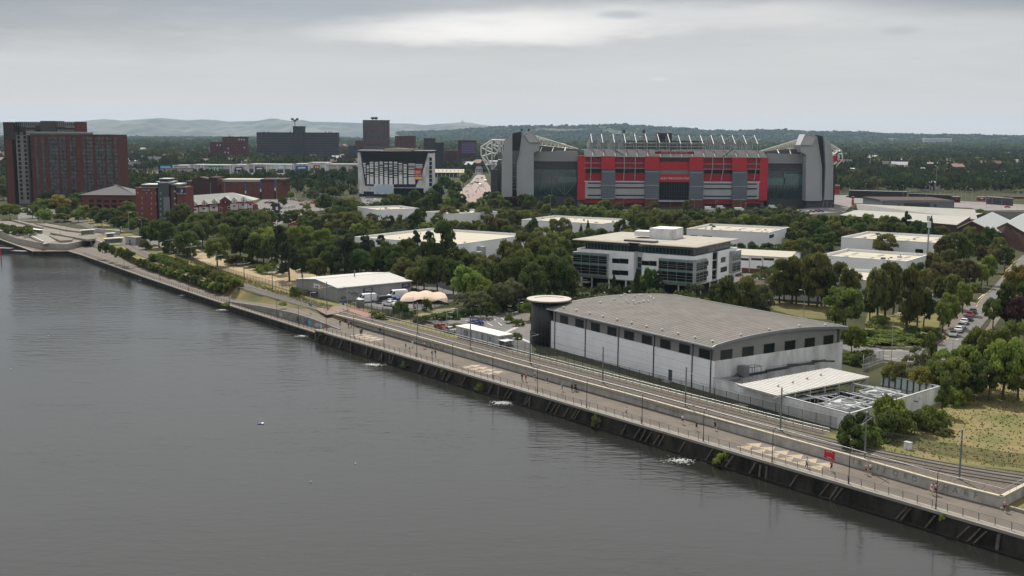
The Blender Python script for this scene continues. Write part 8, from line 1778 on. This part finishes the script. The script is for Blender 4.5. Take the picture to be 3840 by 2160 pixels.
lamps(srt([(2728,1365,1365)][:0]+[z1k(545,600+80)+(z1k(0,590)[1],)][:0]+[z1k(1172,545)+(z1k(0,440)[1],),z1k(460,575)+(z1k(0,490)[1],),z1k(255,720)+(z1k(0,612)[1],),z1k(1085,720)+(z1k(0,612)[1],),z1k(390,670)+(z1k(0,585)[1],),z1k(1160,590)+(z1k(0,515)[1],)]),'in the small car park')
lamps(srt([zr(885,1240)+(zr(0,600)[1],),zr(1222,860)+(zr(0,640)[1],),zr(1665,1090)+(zr(0,945)[1],),zr(2185,700)+(zr(0,505)[1],),z5b(1808,1380)+(z5b(0,1045)[1],),z6b(2300,755)+(z6b(0,478)[1],),z6b(1230,550)+(z6b(0,470)[1],)]),'along the right-hand road')
lamps(srt([z4(432,1070)+(z4(0,965)[1],),z4(962,1190)+(z4(0,990)[1],),z4(1300,1055)+(z4(0,1015)[1],),z4(1540,1105)+(z4(0,1035)[1],),z4(1893,1165)+(z4(0,1035)[1],),z4(2130,1115)+(z4(0,1035)[1],),z4(2190,1110)+(z4(0,1020)[1],),z4(2485,1150)+(z4(0,1090)[1],),z5(418,1215)+(z5(0,1045)[1],),z5(687,1190)+(z5(0,1060)[1],),z5(1007,1150)+(z5(0,1040)[1],),z5(1062,1190)+(z5(0,1090)[1],),z5(1327,1270)+(z5(0,1145)[1],),z5(1367,1110)+(z5(0,1040)[1],),z5(2050,1190)+(z5(0,1035)[1],),z5(2103,1180)+(z5(0,1035)[1],),z5(2160,1185)+(z5(0,1090)[1],)]),'in front of the stadium')
lamps(srt([q6(a,b_)+(q6(0,c_)[1],) for a,b_,c_ in [(355,980,845),(500,1010,900),(552,1000,845),(692,1020,870),(850,1030,880),(1035,1040,865),(1103,1050,940),(1207,1040,905),(1328,1060,880),(1372,1030,890),(1443,1060,620),(1497,1050,960),(1557,1040,920),(1672,1050,900),(1742,1080,1000),(1775,1060,950),(1825,1100,885),(1900,1110,905),(1915,1060,905),(2045,1080,920),(2098,1160,1030),(2165,1140,1010),(2285,1170,1000),(2433,1010,960),(2487,1190,1050),(2312,900,740),(245,980,945)]]),'in the stadium car park')
lamps(srt([z3(120,1000)+(z3(0,935)[1],),z3(1345,950)+(z3(0,870)[1],),z3(1455,985)+(z3(0,870)[1],),z3(1555,1035)+(z3(0,905)[1],),z3(1240,800)+(z3(0,660)[1],),z3(1333,790)+(z3(0,690)[1],),z2(1640,1005)+(z2(0,905)[1],),z2(1880,1000)+(z2(0,935)[1],),z2(1212,1200)+(z2(0,1080)[1],),z2(1280,950)+(z2(0,905)[1],),z2(940,1190)+(z2(0,905)[1],)]),'between the brick warehouse and the street')
lamps(srt([zz(1280,740)(975,1160)+(zz(1280,740)(0,985)[1],),zz(1000,1000)(1025,560)+(zz(1000,1000)(0,260)[1],),zz(1000,1000)(1200,340)+(zz(1000,1000)(0,330)[1]-20,),zz(1000,1000)(1860,510)+(zz(1000,1000)(0,405)[1],),zz(1000,1000)(558,560)+(zz(1000,1000)(0,330)[1],)]),'around the grey trackside shed')
# big mast at right
p=G(*z6b(1338,735)); ht_=Hat(p,z6b(0,120)[1]); t=thing('phone_mast','tall pale telecoms mast with antenna drum among the right-hand sheds','mast',p); q=MB(); q.tube(p,(p.x,p.y,ht_-4),.38,8,.28); q.build('shaft',galv,t); q=MB(); q.tube((p.x,p.y,ht_-4),(p.x,p.y,ht_-1.5),.75,8); q.build('antenna_drum',steelw,t); q=MB(); 
for a in range(3): q.tube((p.x+.8*math.cos(a*2.1),p.y+.8*math.sin(a*2.1),ht_-1.3),(p.x+.8*math.cos(a*2.1),p.y+.8*math.sin(a*2.1),ht_+.6),.2,5)
q.build('antennas',dgrey,t)
# ================================================================ fences and barriers
def fence(name,label,pts,step,h,kind,mt,z=GZ,cat='fence',every=1):
    P_=[Vector(p) for p in pts]; pp=along(P_,step); t=thing(name,label,cat,(pp[len(pp)//2][0],pp[len(pp)//2][1],z))
    rest=MB(); 
    for n,(x,y,a) in enumerate(pp):
        q=MB() if n<95 else rest; q.tube((x,y,z-.1),(x,y,z+h+.12),.05,4)
        if n<95: q.build('post',mt,t)
    if rest.v: rest.build('post',mt,t,kind='stuff')
    q=MB()
    if kind=='mesh':
        pv=along(P_,.17)
        for x,y,a in pv: q.add([(x-.03*math.cos(a),y-.03*math.sin(a),z+.05),(x+.03*math.cos(a),y+.03*math.sin(a),z+.05),(x+.03*math.cos(a),y+.03*math.sin(a),z+h),(x-.03*math.cos(a),y-.03*math.sin(a),z+h)],[(0,1,2,3)])
        for zz_ in (.1,h*.5,h): q.path([Vector((p.x,p.y,z+zz_)) for p in P_],.025,4)
        q.build('mesh_panel',mt,t)
    else:
        for zz_ in kind: q.path([Vector((p.x,p.y,z+zz_)) for p in P_],.05,5)
        q.build('rails',mt,t)
    return t
fm=mat('fence_dark',(.045,.05,.05),.6,.3)
sl_=offs(T1,2.9)
i0=min(range(len(T1)),key=lambda k:(T1[k]-Vector((-36,292))).length); i1=min(range(len(T1)),key=lambda k:(T1[k]-Vector((52.5,179.3))).length)
fence('guard_rail','white double guard rail between the tram tracks and the warehouse fence',sl_[i0:i1+1],2.0,1.1,(.55,1.1),galv,cat='railing')
fence('mesh_fence','long dark mesh fence with tall posts along the foot of the white warehouse',offs(T1,5.2)[i0:i1+1],2.9,2.6,'mesh',fm)
fence('mesh_fence','dark mesh fence beside the dry grass on the right of the tracks',[G(*z6(*p))[:2] for p in [(720,870),(1240,970),(1700,1060),(2160,1130),(2573,1180),(2900,1230)]],3.4,1.9,'mesh',fm)
j0=min(range(len(T1)),key=lambda k:(T1[k]-Vector((-130,423))).length); j1=min(range(len(T1)),key=lambda k:(T1[k]-Vector((-62,327))).length)
fence('mesh_fence','dark slatted fence in front of the sandy yard',offs(T1,5.8)[j0:j1+1],2.6,2.0,'mesh',fm)
fence('mesh_fence','dark fence around the shed yard and tent',[G(*zt_(*p))[:2] for p in [(1010,505),(1360,600),(1540,640),(1900,630),(1860,560),(2400,480)]],2.6,2.3,'mesh',fm)
fence('mesh_fence','pale green mesh fence at the junction behind the plant yard',[G(*zr(*p))[:2] for p in [(530,1265),(525,1330),(720,1225),(790,1200)]],2.4,2.6,'mesh',galv)
fence('guard_rail','grey double rail by the substation yard',[G(*zr(*p))[:2] for p in [(520,1330),(780,1245),(900,1260)]],2,1.3,(.6,1.3),galv,cat='railing')
# foot crossing
sheet('crossing',[G(*zt_(*p))[:2] for p in [(610,540),(860,510),(1010,500),(1060,545),(900,600),(760,620)]],GZ+.17,mat('crossing_brick',(.20,.15,.12),.9,.1,nz=2,col2=(.16,.12,.10)))
sheet('pavement',[G(*zt_(*p))[:2] for p in [(1030,520),(1150,510),(1400,600),(1370,640),(1250,640),(1050,570)]],GZ+.10,mat('red_paving',(.26,.15,.12),.9,.1,nz=2,col2=(.21,.13,.105)))
for (x,y,l) in [(975,545,'small blue sign board at the foot crossing'),(558,560,'small blue sign on a post left of the foot crossing')]:
    p=G(*zt_(x,y)); t=thing('blue_sign',l,'sign',p); q=MB(); q.tube(p,p+Vector((0,0,1.9)),.04,5); q.build('post',galv,t); q=MB(); fz=Fr((p.x,p.y),(.8,-.6)); q.box(fz,-.5,.5,-.05,.0,GZ+1.3,GZ+2.2); q.build('panel',blue_sign,t)
p=G(*z6(440,850)); t=thing('track_sign','small white and orange marker post by the end of the guard rail','sign',p); q=MB(); q.tube(p,p+Vector((0,0,1.6)),.04,5); q.build('post',galv,t); q=MB(); q.tube(p+Vector((0,0,1.5)),p+Vector((0,0,2.3)),.16,4,.05); q.build('marker',orange,t)
# ================================================================ tram stop
ppm=bpy.data.materials['pale_paving']
def platform(label,pts,h=.9):
    P_=[G(*zs(*p)) for p in pts]; q=MB(); q.prism([(p.x,p.y) for p in P_],GZ,GZ+h); t=thing('tram_platform',label,'platform',sum(P_,Vector((0,0,0)))/len(P_)); q.build('platform_edge',concrete,t); q=MB(); q.prism([(p.x+(P_[0].x-p.x)*.004,p.y) for p in P_],GZ+h+.01,GZ+h+.05); q.build('paving',ppm,t); return t
platform('long pale tram platform in the middle of the stop',[(490,232),(560,215),(700,235),(940,275),(930,290),(850,300),(640,262)])
platform('short pale tram platform nearer the water',[(480,262),(550,262),(715,290),(700,305),(590,312)])
platform('far tram platform by the road behind the stop',[(345,140),(420,130),(720,185),(930,222),(900,232),(640,200)],.7)
platform('narrow leftmost tram platform with dark side wall',[(110,103),(170,108),(425,172),(410,185)],.9)
def canopy(label,x0,y0,x1,y1,h=3.2):
    A_=G(*zs(x0,y0),GZ+h);B_=G(*zs(x1,y1),GZ+h); t=thing('platform_canopy',label,'canopy',((A_.x+B_.x)/2,(A_.y+B_.y)/2,GZ)); f=Fr((A_.x,A_.y),(B_.x-A_.x,B_.y-A_.y)); L_=(B_-A_).length; q=MB(); q.box(f,0,L_,-1.2,1.2,GZ+h,GZ+h+.2); q.build('roof',mat('canopy_cream',(.62,.58,.48),.6) if 'canopy_cream' not in bpy.data.materials else bpy.data.materials['canopy_cream'],t)
    for x in (.5,L_/2,L_-.5): q=MB(); q.tube(f.p(x,0,GZ),f.p(x,0,GZ+h),.09,6); q.build('post',galv,t)
    q=MB(); q.box(f,.6,L_-.6,.5,.55,GZ+.9,GZ+2.8); q.build('glass_screen',paleG,t)
canopy('white platform canopy in the middle of the stop',780,192,925,184); canopy('white platform canopy nearest the tall bushes',1010,274,1205,262); canopy('white platform canopy behind the grey wall',1030,224,1120,218); canopy('pale canopy near the ticket area',300,178,410,190,2.6)
wallrun('platform_wall','long pale grey ramp wall at the right of the tram stop',zs(920,212),zs(1165,235),1.9,.4,lgrey,galv); wallrun('platform_wall','grey slatted ramp wall of the tram stop facing the water',zs(282,268),zs(420,335),1.6,.4,lgrey,galv,z=GZ-.8)
q=MB(); P_=[G(*zs(*p)) for p in [(285,262),(370,228),(560,290),(430,330)]]; q.hexa([Vector((p.x,p.y,GZ)) for p in P_],[Vector((P_[0].x,P_[0].y,GZ+.9)),Vector((P_[1].x,P_[1].y,GZ+1.1)),Vector((P_[2].x,P_[2].y,GZ+.1)),Vector((P_[3].x,P_[3].y,GZ+.1))]); t=thing('access_ramp','grey stepped access ramp between tram stop and water','ramp',P_[0]); q.build('ramp',concrete,t)
q=MB(); 
for k in range(9): a=P_[0].lerp(P_[3],k/9);b_=P_[1].lerp(P_[2],k/9); hz=GZ+1.0*(1-k/9); q.tube((a.x,a.y,hz+.9),(b_.x,b_.y,hz+.9),.04,4); q.tube((a.x,a.y,hz-.1),(a.x,a.y,hz+.9),.04,4)
q.build('ramp_rails',galv,t)
p=G(*zs(1275,330)); t=thing('station_kiosk','grey flat roofed kiosk at the right end of the tram stop','kiosk',p); fz=Fr((p.x,p.y),(.8,-.6)); q=MB(); q.box(fz,-4,4,0,5,GZ,GZ+3.2); q.build('wall',lgrey,t); q=MB(); q.box(fz,-4.3,4.3,-.3,5.3,GZ+3.2,GZ+3.45); q.build('roof',concrete,t); q=MB(); q.box(fz,-1,0,-.06,0,GZ,GZ+2.2); q.build('door',dgrey,t)
for a_,b_,y0,l in ((318,690,352,'upper'),(330,672,372,'lower')):
    A_=G(*zs(a_,y0-8),ZL);B_=G(*zs(a_+110,y0+2),ZL);D_=G(*zs(b_,y0),ZL); q=MB(); hh=ZL+(.5 if l=='upper' else .2)
    for u_,w_ in ((A_,B_),(B_,D_)): f=Fr((u_.x,u_.y),(w_.x-u_.x,w_.y-u_.y)); q.box(f,0,(w_-u_).length,0,1.2,ZL+.02,hh)
    tag(q.build('quay_step',concrete),'%s pale step at the water edge below the tram stop'%l,'steps')
# boat and pontoon at far left
p=G(20,945,WZ); t=thing('moored_barge','dark low barge moored at the left edge','barge',(p.x,p.y,WZ)); fz=Fr((p.x,p.y),(.95,-.3)); q=MB(); q.prism([fz.p(a,b_,0) for a,b_ in ((-14,-2),(12,-2),(15,0),(12,2),(-14,2))],WZ-.5,WZ+.9); q.build('hull',black,t); q=MB(); q.box(fz,-10,4,-1.4,1.4,WZ+.9,WZ+1.9); q.build('cabin',dgrey,t)
p=G(0,970,WZ); t=thing('channel_marker','red marker post in the water at the left edge','marker',(p.x+.5,p.y,WZ)); q=MB(); q.tube((p.x+.5,p.y,WZ-1),(p.x+.5,p.y,WZ+4),.25,6); q.build('post',red,t); q=MB(); q.tube((p.x+.5,p.y,WZ+4),(p.x+.5,p.y,WZ+4.5),.4,6); q.build('top',redlow,t)
# ================================================================ aerators: boiling patches of white water
fo=mat('foam',(.24,.26,.25),.6,.3); 
def boil(px,py,n,i):
    p=G(px,py,WZ); q=MB(); r=random.Random(i)
    for k in range(210):
        a=r.random()*6.28; d=abs(r.gauss(0,.45)); rx=2.6*d; x=p.x+rx*1.5*math.cos(a); y=p.y+rx*math.sin(a); s=.13*(1.2-min(1,d))*r.uniform(.5,1.5)+.03; hz=WZ+.05+.2*max(0,.7-d)*r.random()
        q.add([(x-s,y-s*.5,hz),(x+s*.9,y-s*.6,hz+.02),(x+s,y+s*.5,hz+.05),(x-s*.7,y+s*.7,hz)],[(0,1,2,3)])
    return tag(q.build('aerator_foam',fo),'patch of white boiling water off the quay, %s from the left'%ordw(n),'water jet','aerator patches along the quay')
for n,(x,y) in enumerate([(322,972),(540,1051),(700,1108),(838,1163),(1135,1261),(1398,1369),(1883,1512),(2548,1730)]): boil(x,y,n+1,n)
p=G(972,1590,WZ); t=thing('buoy','small blue and white float on the open water','buoy',p); q=MB(); q.lathe((p.x,p.y,WZ-.1),[(.1,0),(.32,.12),(.32,.25),(.1,.35)],10); q.build('float',PT['blue'],t); q=MB(); q.lathe((p.x+.6,p.y+.1,WZ-.05),[(.1,0),(.3,.1),(.3,.25),(.1,.3)],8); q.build('line_float',steelw,t)
for n,(x,y) in enumerate([(1165,1808),(1333,1740),(41,1385),(182,1260)]): dup(g0,G(x,y,WZ),n*1.3,'bird floating alone on the open water, %s from the left'%['third','fourth','first','second'][n],'birds on the water',scale=.55)
# ================================================================ people
skin=mat('skin',(.42,.25,.18),.6,.3)
def limb(q,pts,rs,n=7):
    # continuous tapering tube through the joints
    P_=[Vector(p) for p in pts]; rings=[]
    for i,p in enumerate(P_):
        d=(P_[min(i+1,len(P_)-1)]-P_[max(i-1,0)]).normalized(); a=d.orthogonal().normalized(); a=Vector((1,0,0))-d*d.x; a=a.normalized() if a.length>.2 else d.orthogonal().normalized(); b_=d.cross(a)
        rings.append([p+(a*math.cos(2*math.pi*k/n)+b_*math.sin(2*math.pi*k/n))*rs[i] for k in range(n)])
    vs=[v for r_ in rings for v in r_]; m=len(rings)
    q.add(vs,[(i*n+k,i*n+(k+1)%n,(i+1)*n+(k+1)%n,(i+1)*n+k) for i in range(m-1) for k in range(n)]+[tuple(range(n))[::-1],tuple(range((m-1)*n,m*n))])
def skinned(name,verts,edges,radii,mt,parent):
    me=bpy.data.meshes.new(name); me.from_pydata(verts,edges,[]); o=bpy.data.objects.new(name,me); COL.objects.link(o)
    sk=o.modifiers.new('skin','SKIN'); 
    lay=me.skin_vertices[0] if me.skin_vertices else None
    if lay is None:
        bpy.context.view_layer.update(); lay=me.skin_vertices[0] if me.skin_vertices else None
    return o,lay
POSES={'walk':dict(hip=.93,legs=((.22,.50,.30,.08),(-.12,.50,-.32,.10)),arms=((-.18,.22),(.16,-.2)),lean=.04,bend=.12),
'run':dict(hip=.92,legs=((.34,.58,.26,.10),(-.12,.52,-.52,.36)),arms=((-.22,.05),(.22,-.05)),lean=.12,bend=.3),
'stand':dict(hip=.95,legs=((.02,.5,.02,.06),(.0,.5,-.02,.06)),arms=((.02,.05),(.02,.02)),lean=.0,bend=.05),
'ride':dict(hip=.98,legs=((.30,.68,.12,.25),(.22,.62,.02,.40)),arms=((.40,.5),(.40,.5)),lean=.34,bend=.1)}
def person_proto(pose,shirt,short,hair,sleeve=False,trous=False):
    d=POSES[pose]; r=thing('person','x','person',(0,0,0)); q=MB(); hp=d['hip']; ln=d['lean']
    sh=Vector((ln,0,hp+.47)); hd=Vector((ln*1.35,0,hp+.72))
    # torso+neck+head as one loft
    limb(q,[(0,0,hp-.06),(0,0,hp+.04),(ln*.4,0,hp+.2),(ln*.8,0,hp+.38),(ln,0,hp+.48),(ln*1.15,0,hp+.54),(ln*1.25,0,hp+.60),(ln*1.35+.01,0,hp+.68),(ln*1.35+.01,0,hp+.76),(ln*1.35,0,hp+.82)],[.13,.155,.135,.165,.14,.06,.058,.095,.10,.05],9)
    for k,s in enumerate((-1,1)):
        kx,kz,fx,fz=d['legs'][k]; limb(q,[(0,s*.08,hp),(kx*.5,s*.095,(hp+kz)/2),(kx,s*.09,kz),((kx+fx)/2-.02,s*.085,(kz+fz)/2),(fx,s*.085,fz),(fx+.03,s*.085,fz-.05),(fx+.2,s*.09,fz-.05)],[.09,.085,.058,.056,.04,.045,.03])
        hx,hz=d['arms'][k]; b_=d['bend']; el=Vector((ln+hx*.45-.02,s*.23,hp+.2)); 
        hnd=Vector((ln+hx+b_*.5 if pose!='ride' else ln+.42,s*.20,hp-.02+b_*.6 if pose!='ride' else hp+.12))
        limb(q,[(ln,s*.13,hp+.46),(ln,s*.19,hp+.43),el,(el+hnd)/2,hnd,hnd+(hnd-el).normalized()*.09],[.06,.052,.04,.036,.028,.022],6)
        for fg_ in range(4): a=hnd+(hnd-el).normalized()*.07; limb(q,[a,a+(hnd-el).normalized()*(.05+.01*(fg_ in(1,2)))+Vector((0,(fg_-1.5)*.014,-.02)),a+(hnd-el).normalized()*.07+Vector((.0,(fg_-1.5)*.016,-.045))],[.009,.008,.006],4)
        limb(q,[hnd,hnd+Vector((.03,-s*.03,.0)),hnd+Vector((.05,-s*.035,-.02))],[.011,.009,.007],4)
    q.build('body',skin,r,smooth=True)
    g=MB(); limb(g,[(0,0,hp-.02),(ln*.4,0,hp+.2),(ln*.8,0,hp+.38),(ln,0,hp+.5)],[.175,.155,.185,.12],9)
    for k,s in enumerate((-1,1)):
        hx,hz=d['arms'][k]; el=Vector((ln+hx*.45-.02,s*.23,hp+.2)); limb(g,[(ln,s*.12,hp+.47),(ln,s*.19,hp+.44),Vector((ln,s*.19,hp+.44)).lerp(el,.55 if not sleeve else 1.)],[.075,.068,.06],6)
    g.build('shirt',shirt,r,smooth=True)
    g=MB(); limb(g,[(0,0,hp-.12),(0,0,hp+.06)],[.165,.17],9)
    for k,s in enumerate((-1,1)):
        kx,kz,fx,fz=d['legs'][k]; 
        if trous: limb(g,[(0,s*.08,hp),(kx*.5,s*.095,(hp+kz)/2),(kx,s*.09,kz),(fx,s*.085,fz+.06)],[.105,.10,.075,.06])
        else: limb(g,[(0,s*.08,hp),(kx*.75,s*.095,hp+(kz-hp)*.75)],[.11,.10])
    g.build('trousers' if trous else 'shorts',short,r,smooth=True)
    g=MB(); limb(g,[(ln*1.35-.03,0,hp+.70),(ln*1.35-.02,0,hp+.77),(ln*1.35-.01,0,hp+.85)],[.10,.112,.06],8); g.build('hair',hair,r,smooth=True)
    for s,(kx,kz,fx,fz) in zip((-1,1),d['legs']): g=MB(); limb(g,[(fx-.07,s*.087,fz-.045),(fx+.08,s*.087,fz-.045),(fx+.22,s*.09,fz-.05)],[.045,.05,.035],6); g.build('shoe',white,r)
    f=MB(); f.tube((ln*1.35+.10,0,hp+.70),(ln*1.35+.125,0,hp+.69),.015,4); f.build('nose',skin,r)
    for s in (-1,1): f=MB(); f.tube((ln*1.35+.092,s*.035,hp+.735),(ln*1.35+.103,s*.035,hp+.735),.012,5); f.build('eye',black,r); f=MB(); f.tube((ln*1.35,s*.095,hp+.70),(ln*1.35,s*.115,hp+.705),.022,5); f.build('ear',skin,r)
    f=MB(); f.tube((ln*1.35+.088,-.02,hp+.66),(ln*1.35+.088,.02,hp+.66),.008,4); f.build('mouth',redlow,r)
    return r
wsh=mat('cloth_white',(.62,.62,.62),.9); bsh=mat('cloth_black',(.022,.022,.026),.9); nsh=mat('cloth_navy',(.03,.04,.08),.9); mint=mat('cloth_mint',(.30,.52,.45),.9); rsh=mat('cloth_red',(.38,.06,.06),.9); gsh=mat('cloth_grey',(.16,.17,.18),.9); psh=mat('cloth_pink',(.52,.30,.34),.9); bls=mat('cloth_blue',(.12,.2,.33),.9); hrb=mat('hair_dark',(.035,.025,.02),.8); hrl=mat('hair_fair',(.3,.2,.1),.8)
zA=zz(2000,1200); zB=zz(1000,1000)
ca=math.atan2(C.u.y,C.u.x)
people=[(zB,932,752,'walk',bsh,bsh,hrb,1,1,0,'person in all black walking near the end of the ramp path'),(zB,1040,775,'walk',rsh,bsh,hrb,0,1,0,'shorter person in dark red left of a tall walker'),(zB,1072,768,'walk',bsh,gsh,hrb,1,1,0,'tall walker in black beside the dark red one'),
(zB,1190,865,'stand',gsh,bsh,hrl,1,1,0,'left one of the pair standing on the triangle paving'),(zB,1210,862,'stand',bsh,nsh,hrb,1,1,1,'right one of the pair standing on the triangle paving'),(zB,1442,850,'walk',nsh,nsh,hrb,1,1,1,'lone walker in navy close to the retaining wall'),
(zB,1766,1040,'walk',bsh,bsh,hrb,0,0,0,'person in black shorts walking left of a small child'),(zB,1815,1062,'stand',wsh,bsh,hrl,0,0,1,'small figure in white beside the railing'),(zB,1852,1020,'walk',wsh,wsh,hrb,0,1,1,'person in white walking by the graffitied wall'),
(zB,2100,1150,'walk',gsh,gsh,hrl,1,1,0,'grey dressed walker left in the pair before the big lamp'),(zB,2142,1140,'walk',bsh,bls,hrb,0,1,1,'black topped walker right in the pair before the big lamp'),
(z1k,1212,1452,'walk',nsh,bsh,hrb,0,1,1,'dark walker left in the couple on the second triangle paving'),(z1k,1260,1460,'walk',rsh,bsh,hrl,0,0,1,'red topped walker in the couple on the second triangle paving'),(z1k,1370,1428,'run',mint,nsh,hrb,0,0,0,'runner in a mint green shirt near the wall'),
(zA,178,795,'walk',bsh,bsh,hrb,0,0,1,'small dark figure close to the wall right of the mint runner'),(zA,368,905,'run',bls,gsh,hrl,0,0,1,'jogger in a blue top left of the pushchair'),(zA,490,905,'walk',nsh,bsh,hrb,0,1,1,'person in navy pushing a pushchair'),(zA,535,900,'walk',bsh,bsh,hrb,1,1,1,'person in black walking beside the pushchair'),
(zA,1178,1222,'run',wsh,nsh,hrb,0,0,0,'runner in white top by the quay railing'),(zA,1888,1320,'run',wsh,nsh,hrb,0,0,0,'runner in white top with raised arm near the wall'),(zA,2068,1402,'run',bsh,bsh,hrb,0,0,0,'left of the two black clad joggers'),(zA,2308,1400,'run',bsh,bsh,hrb,0,0,1,'right of the two black clad joggers'),
(zz(1900,1050,1.9815),2228,1398,'walk',wsh,bsh,hrb,0,1,0,'person in white top walking over the big triangle paving'),(z6,128,1245,'run',rsh,bsh,hrb,0,0,1,'runner in a red top below the red notice board'),(z6,565,1285,'walk',psh,bsh,hrl,0,0,0,'left walker of the pair before the painted letters'),(z6,615,1270,'walk',wsh,bsh,hrb,0,0,0,'right walker in white of the pair before the painted letters'),
(z7,1390,412,'run',psh,wsh,hrl,0,0,0,'left runner in pink of the pair by the lamp post'),(z7,1445,415,'run',psh,bsh,hrb,0,0,0,'right runner in pink of the pair by the lamp post'),(z7,2315,632,'run',psh,bsh,hrl,0,0,0,'runner in pink and white cap at the end of the wall'),
(zs,725,345,'walk',wsh,bsh,hrb,0,1,0,'walker in white on the quay below the tram stop'),(zs,773,352,'walk',bsh,bsh,hrb,0,1,1,'walker in black on the quay below the tram stop'),(zs,240,318,'stand',gsh,bsh,hrb,0,1,0,'person in grey standing at the left quay edge')]
pc={}
for zf,x,y,pose,sh_,st_,hr_,slv,trs,flip,l in people:
    zl_=ZL if zf is zs else 0.; p=G(*zf(x,y),zl_); p.z=zl_+.015; 
    key=(pose,sh_.name,st_.name,hr_.name,slv,trs)
    a=ca+(math.pi if flip else 0)+random.uniform(-.2,.2)
    if key in pc: r=dup(pc[key],p,a,l)
    else: r=person_proto(pose,sh_,st_,hr_,slv,trs); r.location=p; r.rotation_euler=(0,0,a); r['label']=l; pc[key]=r
    s_=random.uniform(.97,1.06)*(.72 if 'small' in l else 1); r.scale=(s_,)*3
def bike(p,a,label):
    r=thing('bicycle',label,'bicycle',(0,0,0))
    for x in (-.52,.52):
        q=MB(); n=18
        pts=[Vector((x+.33*math.cos(2*math.pi*k/n),0,.34+.33*math.sin(2*math.pi*k/n))) for k in range(n+1)]; q.path(pts,.02,4); w_=q.build('wheel',tyre,r); q=MB()
        for k in range(6): q.tube((x,0,.34),(x+.32*math.cos(k*1.05),0,.34+.32*math.sin(k*1.05)),.006,3)
        q.build('spokes',galv,w_)
    q=MB(); q.path([(-.52,0,.34),(-.08,0,.30),(.38,0,.80),(-.18,0,.82),(-.52,0,.34)],.018,5); q.path([(-.08,0,.30),(-.2,0,.92)],.018,5); q.path([(.52,0,.34),(.37,0,.98)],.018,5); q.build('frame',PT['navy'],r)
    q=MB(); q.path([(.36,-.26,1.0),(.36,.26,1.0)],.016,5); q.build('handlebar',black,r); q=MB(); q.hexa([(-.33,-.07,.92),(-.08,-.04,.92),(-.08,.04,.92),(-.33,.07,.92)],[(-.33,-.07,.97),(-.08,-.03,.96),(-.08,.03,.96),(-.33,.07,.97)]); q.build('saddle',black,r)
    r.location=p; r.rotation_euler=(0,0,a); return r
p=G(*z1k(0-10,1040),0.) ; pb=G(*zB(2010,1045),0.); bike(pb,ca+math.pi,'bicycle ridden past the graffitied wall'); r=person_proto('ride',psh,bsh,hrb); r.location=(pb.x,pb.y,0.0); r.rotation_euler=(0,0,ca+math.pi); r['label']='cyclist in pink riding past the graffitied wall'
p=G(*zA(365,1000),0.); bike(p,ca,'bicycle leaning on the quay railing'); 
p=G(*zA(545,910),0.); t=thing('pushchair','black pushchair with raised hood being pushed along the promenade','pushchair',(p.x,p.y,0)); f=Fr((p.x,p.y),C.u)
q=MB(); q.outline(f,[(-.3,.5),(.3,.45),(.42,.75),(-.1,.62),(-.3,.95)],-.22,.22); q.build('seat',bsh,t); q=MB(); q.lathe((p.x-.12,p.y+.1,.85),[(.28,0),(.27,.15),(.15,.28),(.02,.32)],10); q.build('hood',bsh,t)
for x in (-.32,.36):
    for y in (-.22,.22): q=MB(); q.tube(f.p(x,y-.02,.12),f.p(x,y+.02,.12),.12,10); q.build('wheel',tyre,t)
q=MB(); q.path([f.p(.35,-.2,.12),f.p(-.45,-.2,1.0),f.p(-.45,.2,1.0),f.p(.35,.2,.12)],.015,4); q.build('handle',galv,t)
# graffiti loops on the retaining wall
def gseg(name,pts,zf,mt,r_=.04):
    f,x,z_=seg(*zf(*pts[0])); q=MB(); P_=[]
    for pp_ in pts:
        s_=seg(*zf(*pp_)); P_.append(s_[0].p(s_[1],-.03,min(1.45,max(.1,s_[2]))))
    q.path(P_,r_,4); q.build(name,mt,bpy.data.objects['retaining_wall'])
gseg('graffiti',[(2150,985),(2185,1000),(2210,1060),(2235,1050),(2255,1010),(2230,985),(2195,985)],zB,black,.05); gseg('graffiti',[(2065,970),(2090,1000),(2075,1035),(2110,1040),(2130,990),(2160,1050)],zB,black,.05); gseg('graffiti',[(1990,960),(2030,955),(2020,1000),(1990,1010),(2030,1030)],zB,purple,.06)
for k in range(7): x=1560+k*52; gseg('graffiti',[(x,1085+k*14),(x+14,1110+k*14),(x+22,1090+k*14),(x+36,1112+k*14)],zA,dgrey,.03)
# crowd barriers and visitors in the forecourt beside the stadium: countless small figures
q=MB(); rr=random.Random(21)
for k in range(60):
    x=rr.uniform(1540,1880); y=rr.uniform(880,1180); 
    if abs(x-1700)>120+ (y-880)*.3 or rr.random()<.2: continue
    p=G(*z3(x,y)); h=rr.uniform(1.5,1.85); w=.24; q.cm=rr.randrange(3); q.lathe((p.x,p.y,GZ),[(w*.45,0),(w*.55,h*.45),(w,h*.5),(w*.95,h*.8),(w*.35,h*.85),(w*.45,h*.93),(w*.1,h)],6)
o=q.build('crowd',[bsh,wsh,rsh]); tag(o,'loose crowd of tiny visitors on the pink forecourt beside the stadium','crowd',kind='stuff')
# ================================================================ haze
hz=MB(); hz.hexa([(-15500,-450,-5),(15500,-450,-5),(15500,19500,-5),(-15500,19500,-5)],[(-15500,-450,330),(15500,-450,330),(15500,19500,330),(-15500,19500,330)])
hm_=bpy.data.materials.new('haze_air'); hm_.use_nodes=True; t=hm_.node_tree; t.nodes.clear(); o_=t.nodes.new('ShaderNodeOutputMaterial'); v=t.nodes.new('ShaderNodeVolumePrincipled'); v.inputs['Color'].default_value=(.48,.66,.92,1); v.inputs['Density'].default_value=HAZE_D; v.inputs['Anisotropy'].default_value=.2; t.links.new(v.outputs[0],o_.inputs['Volume'])
h_=hz.build('haze',hm_); h_['kind']='stuff'; h_['label']='thin blue summer haze over the whole view'; h_['category']='haze'
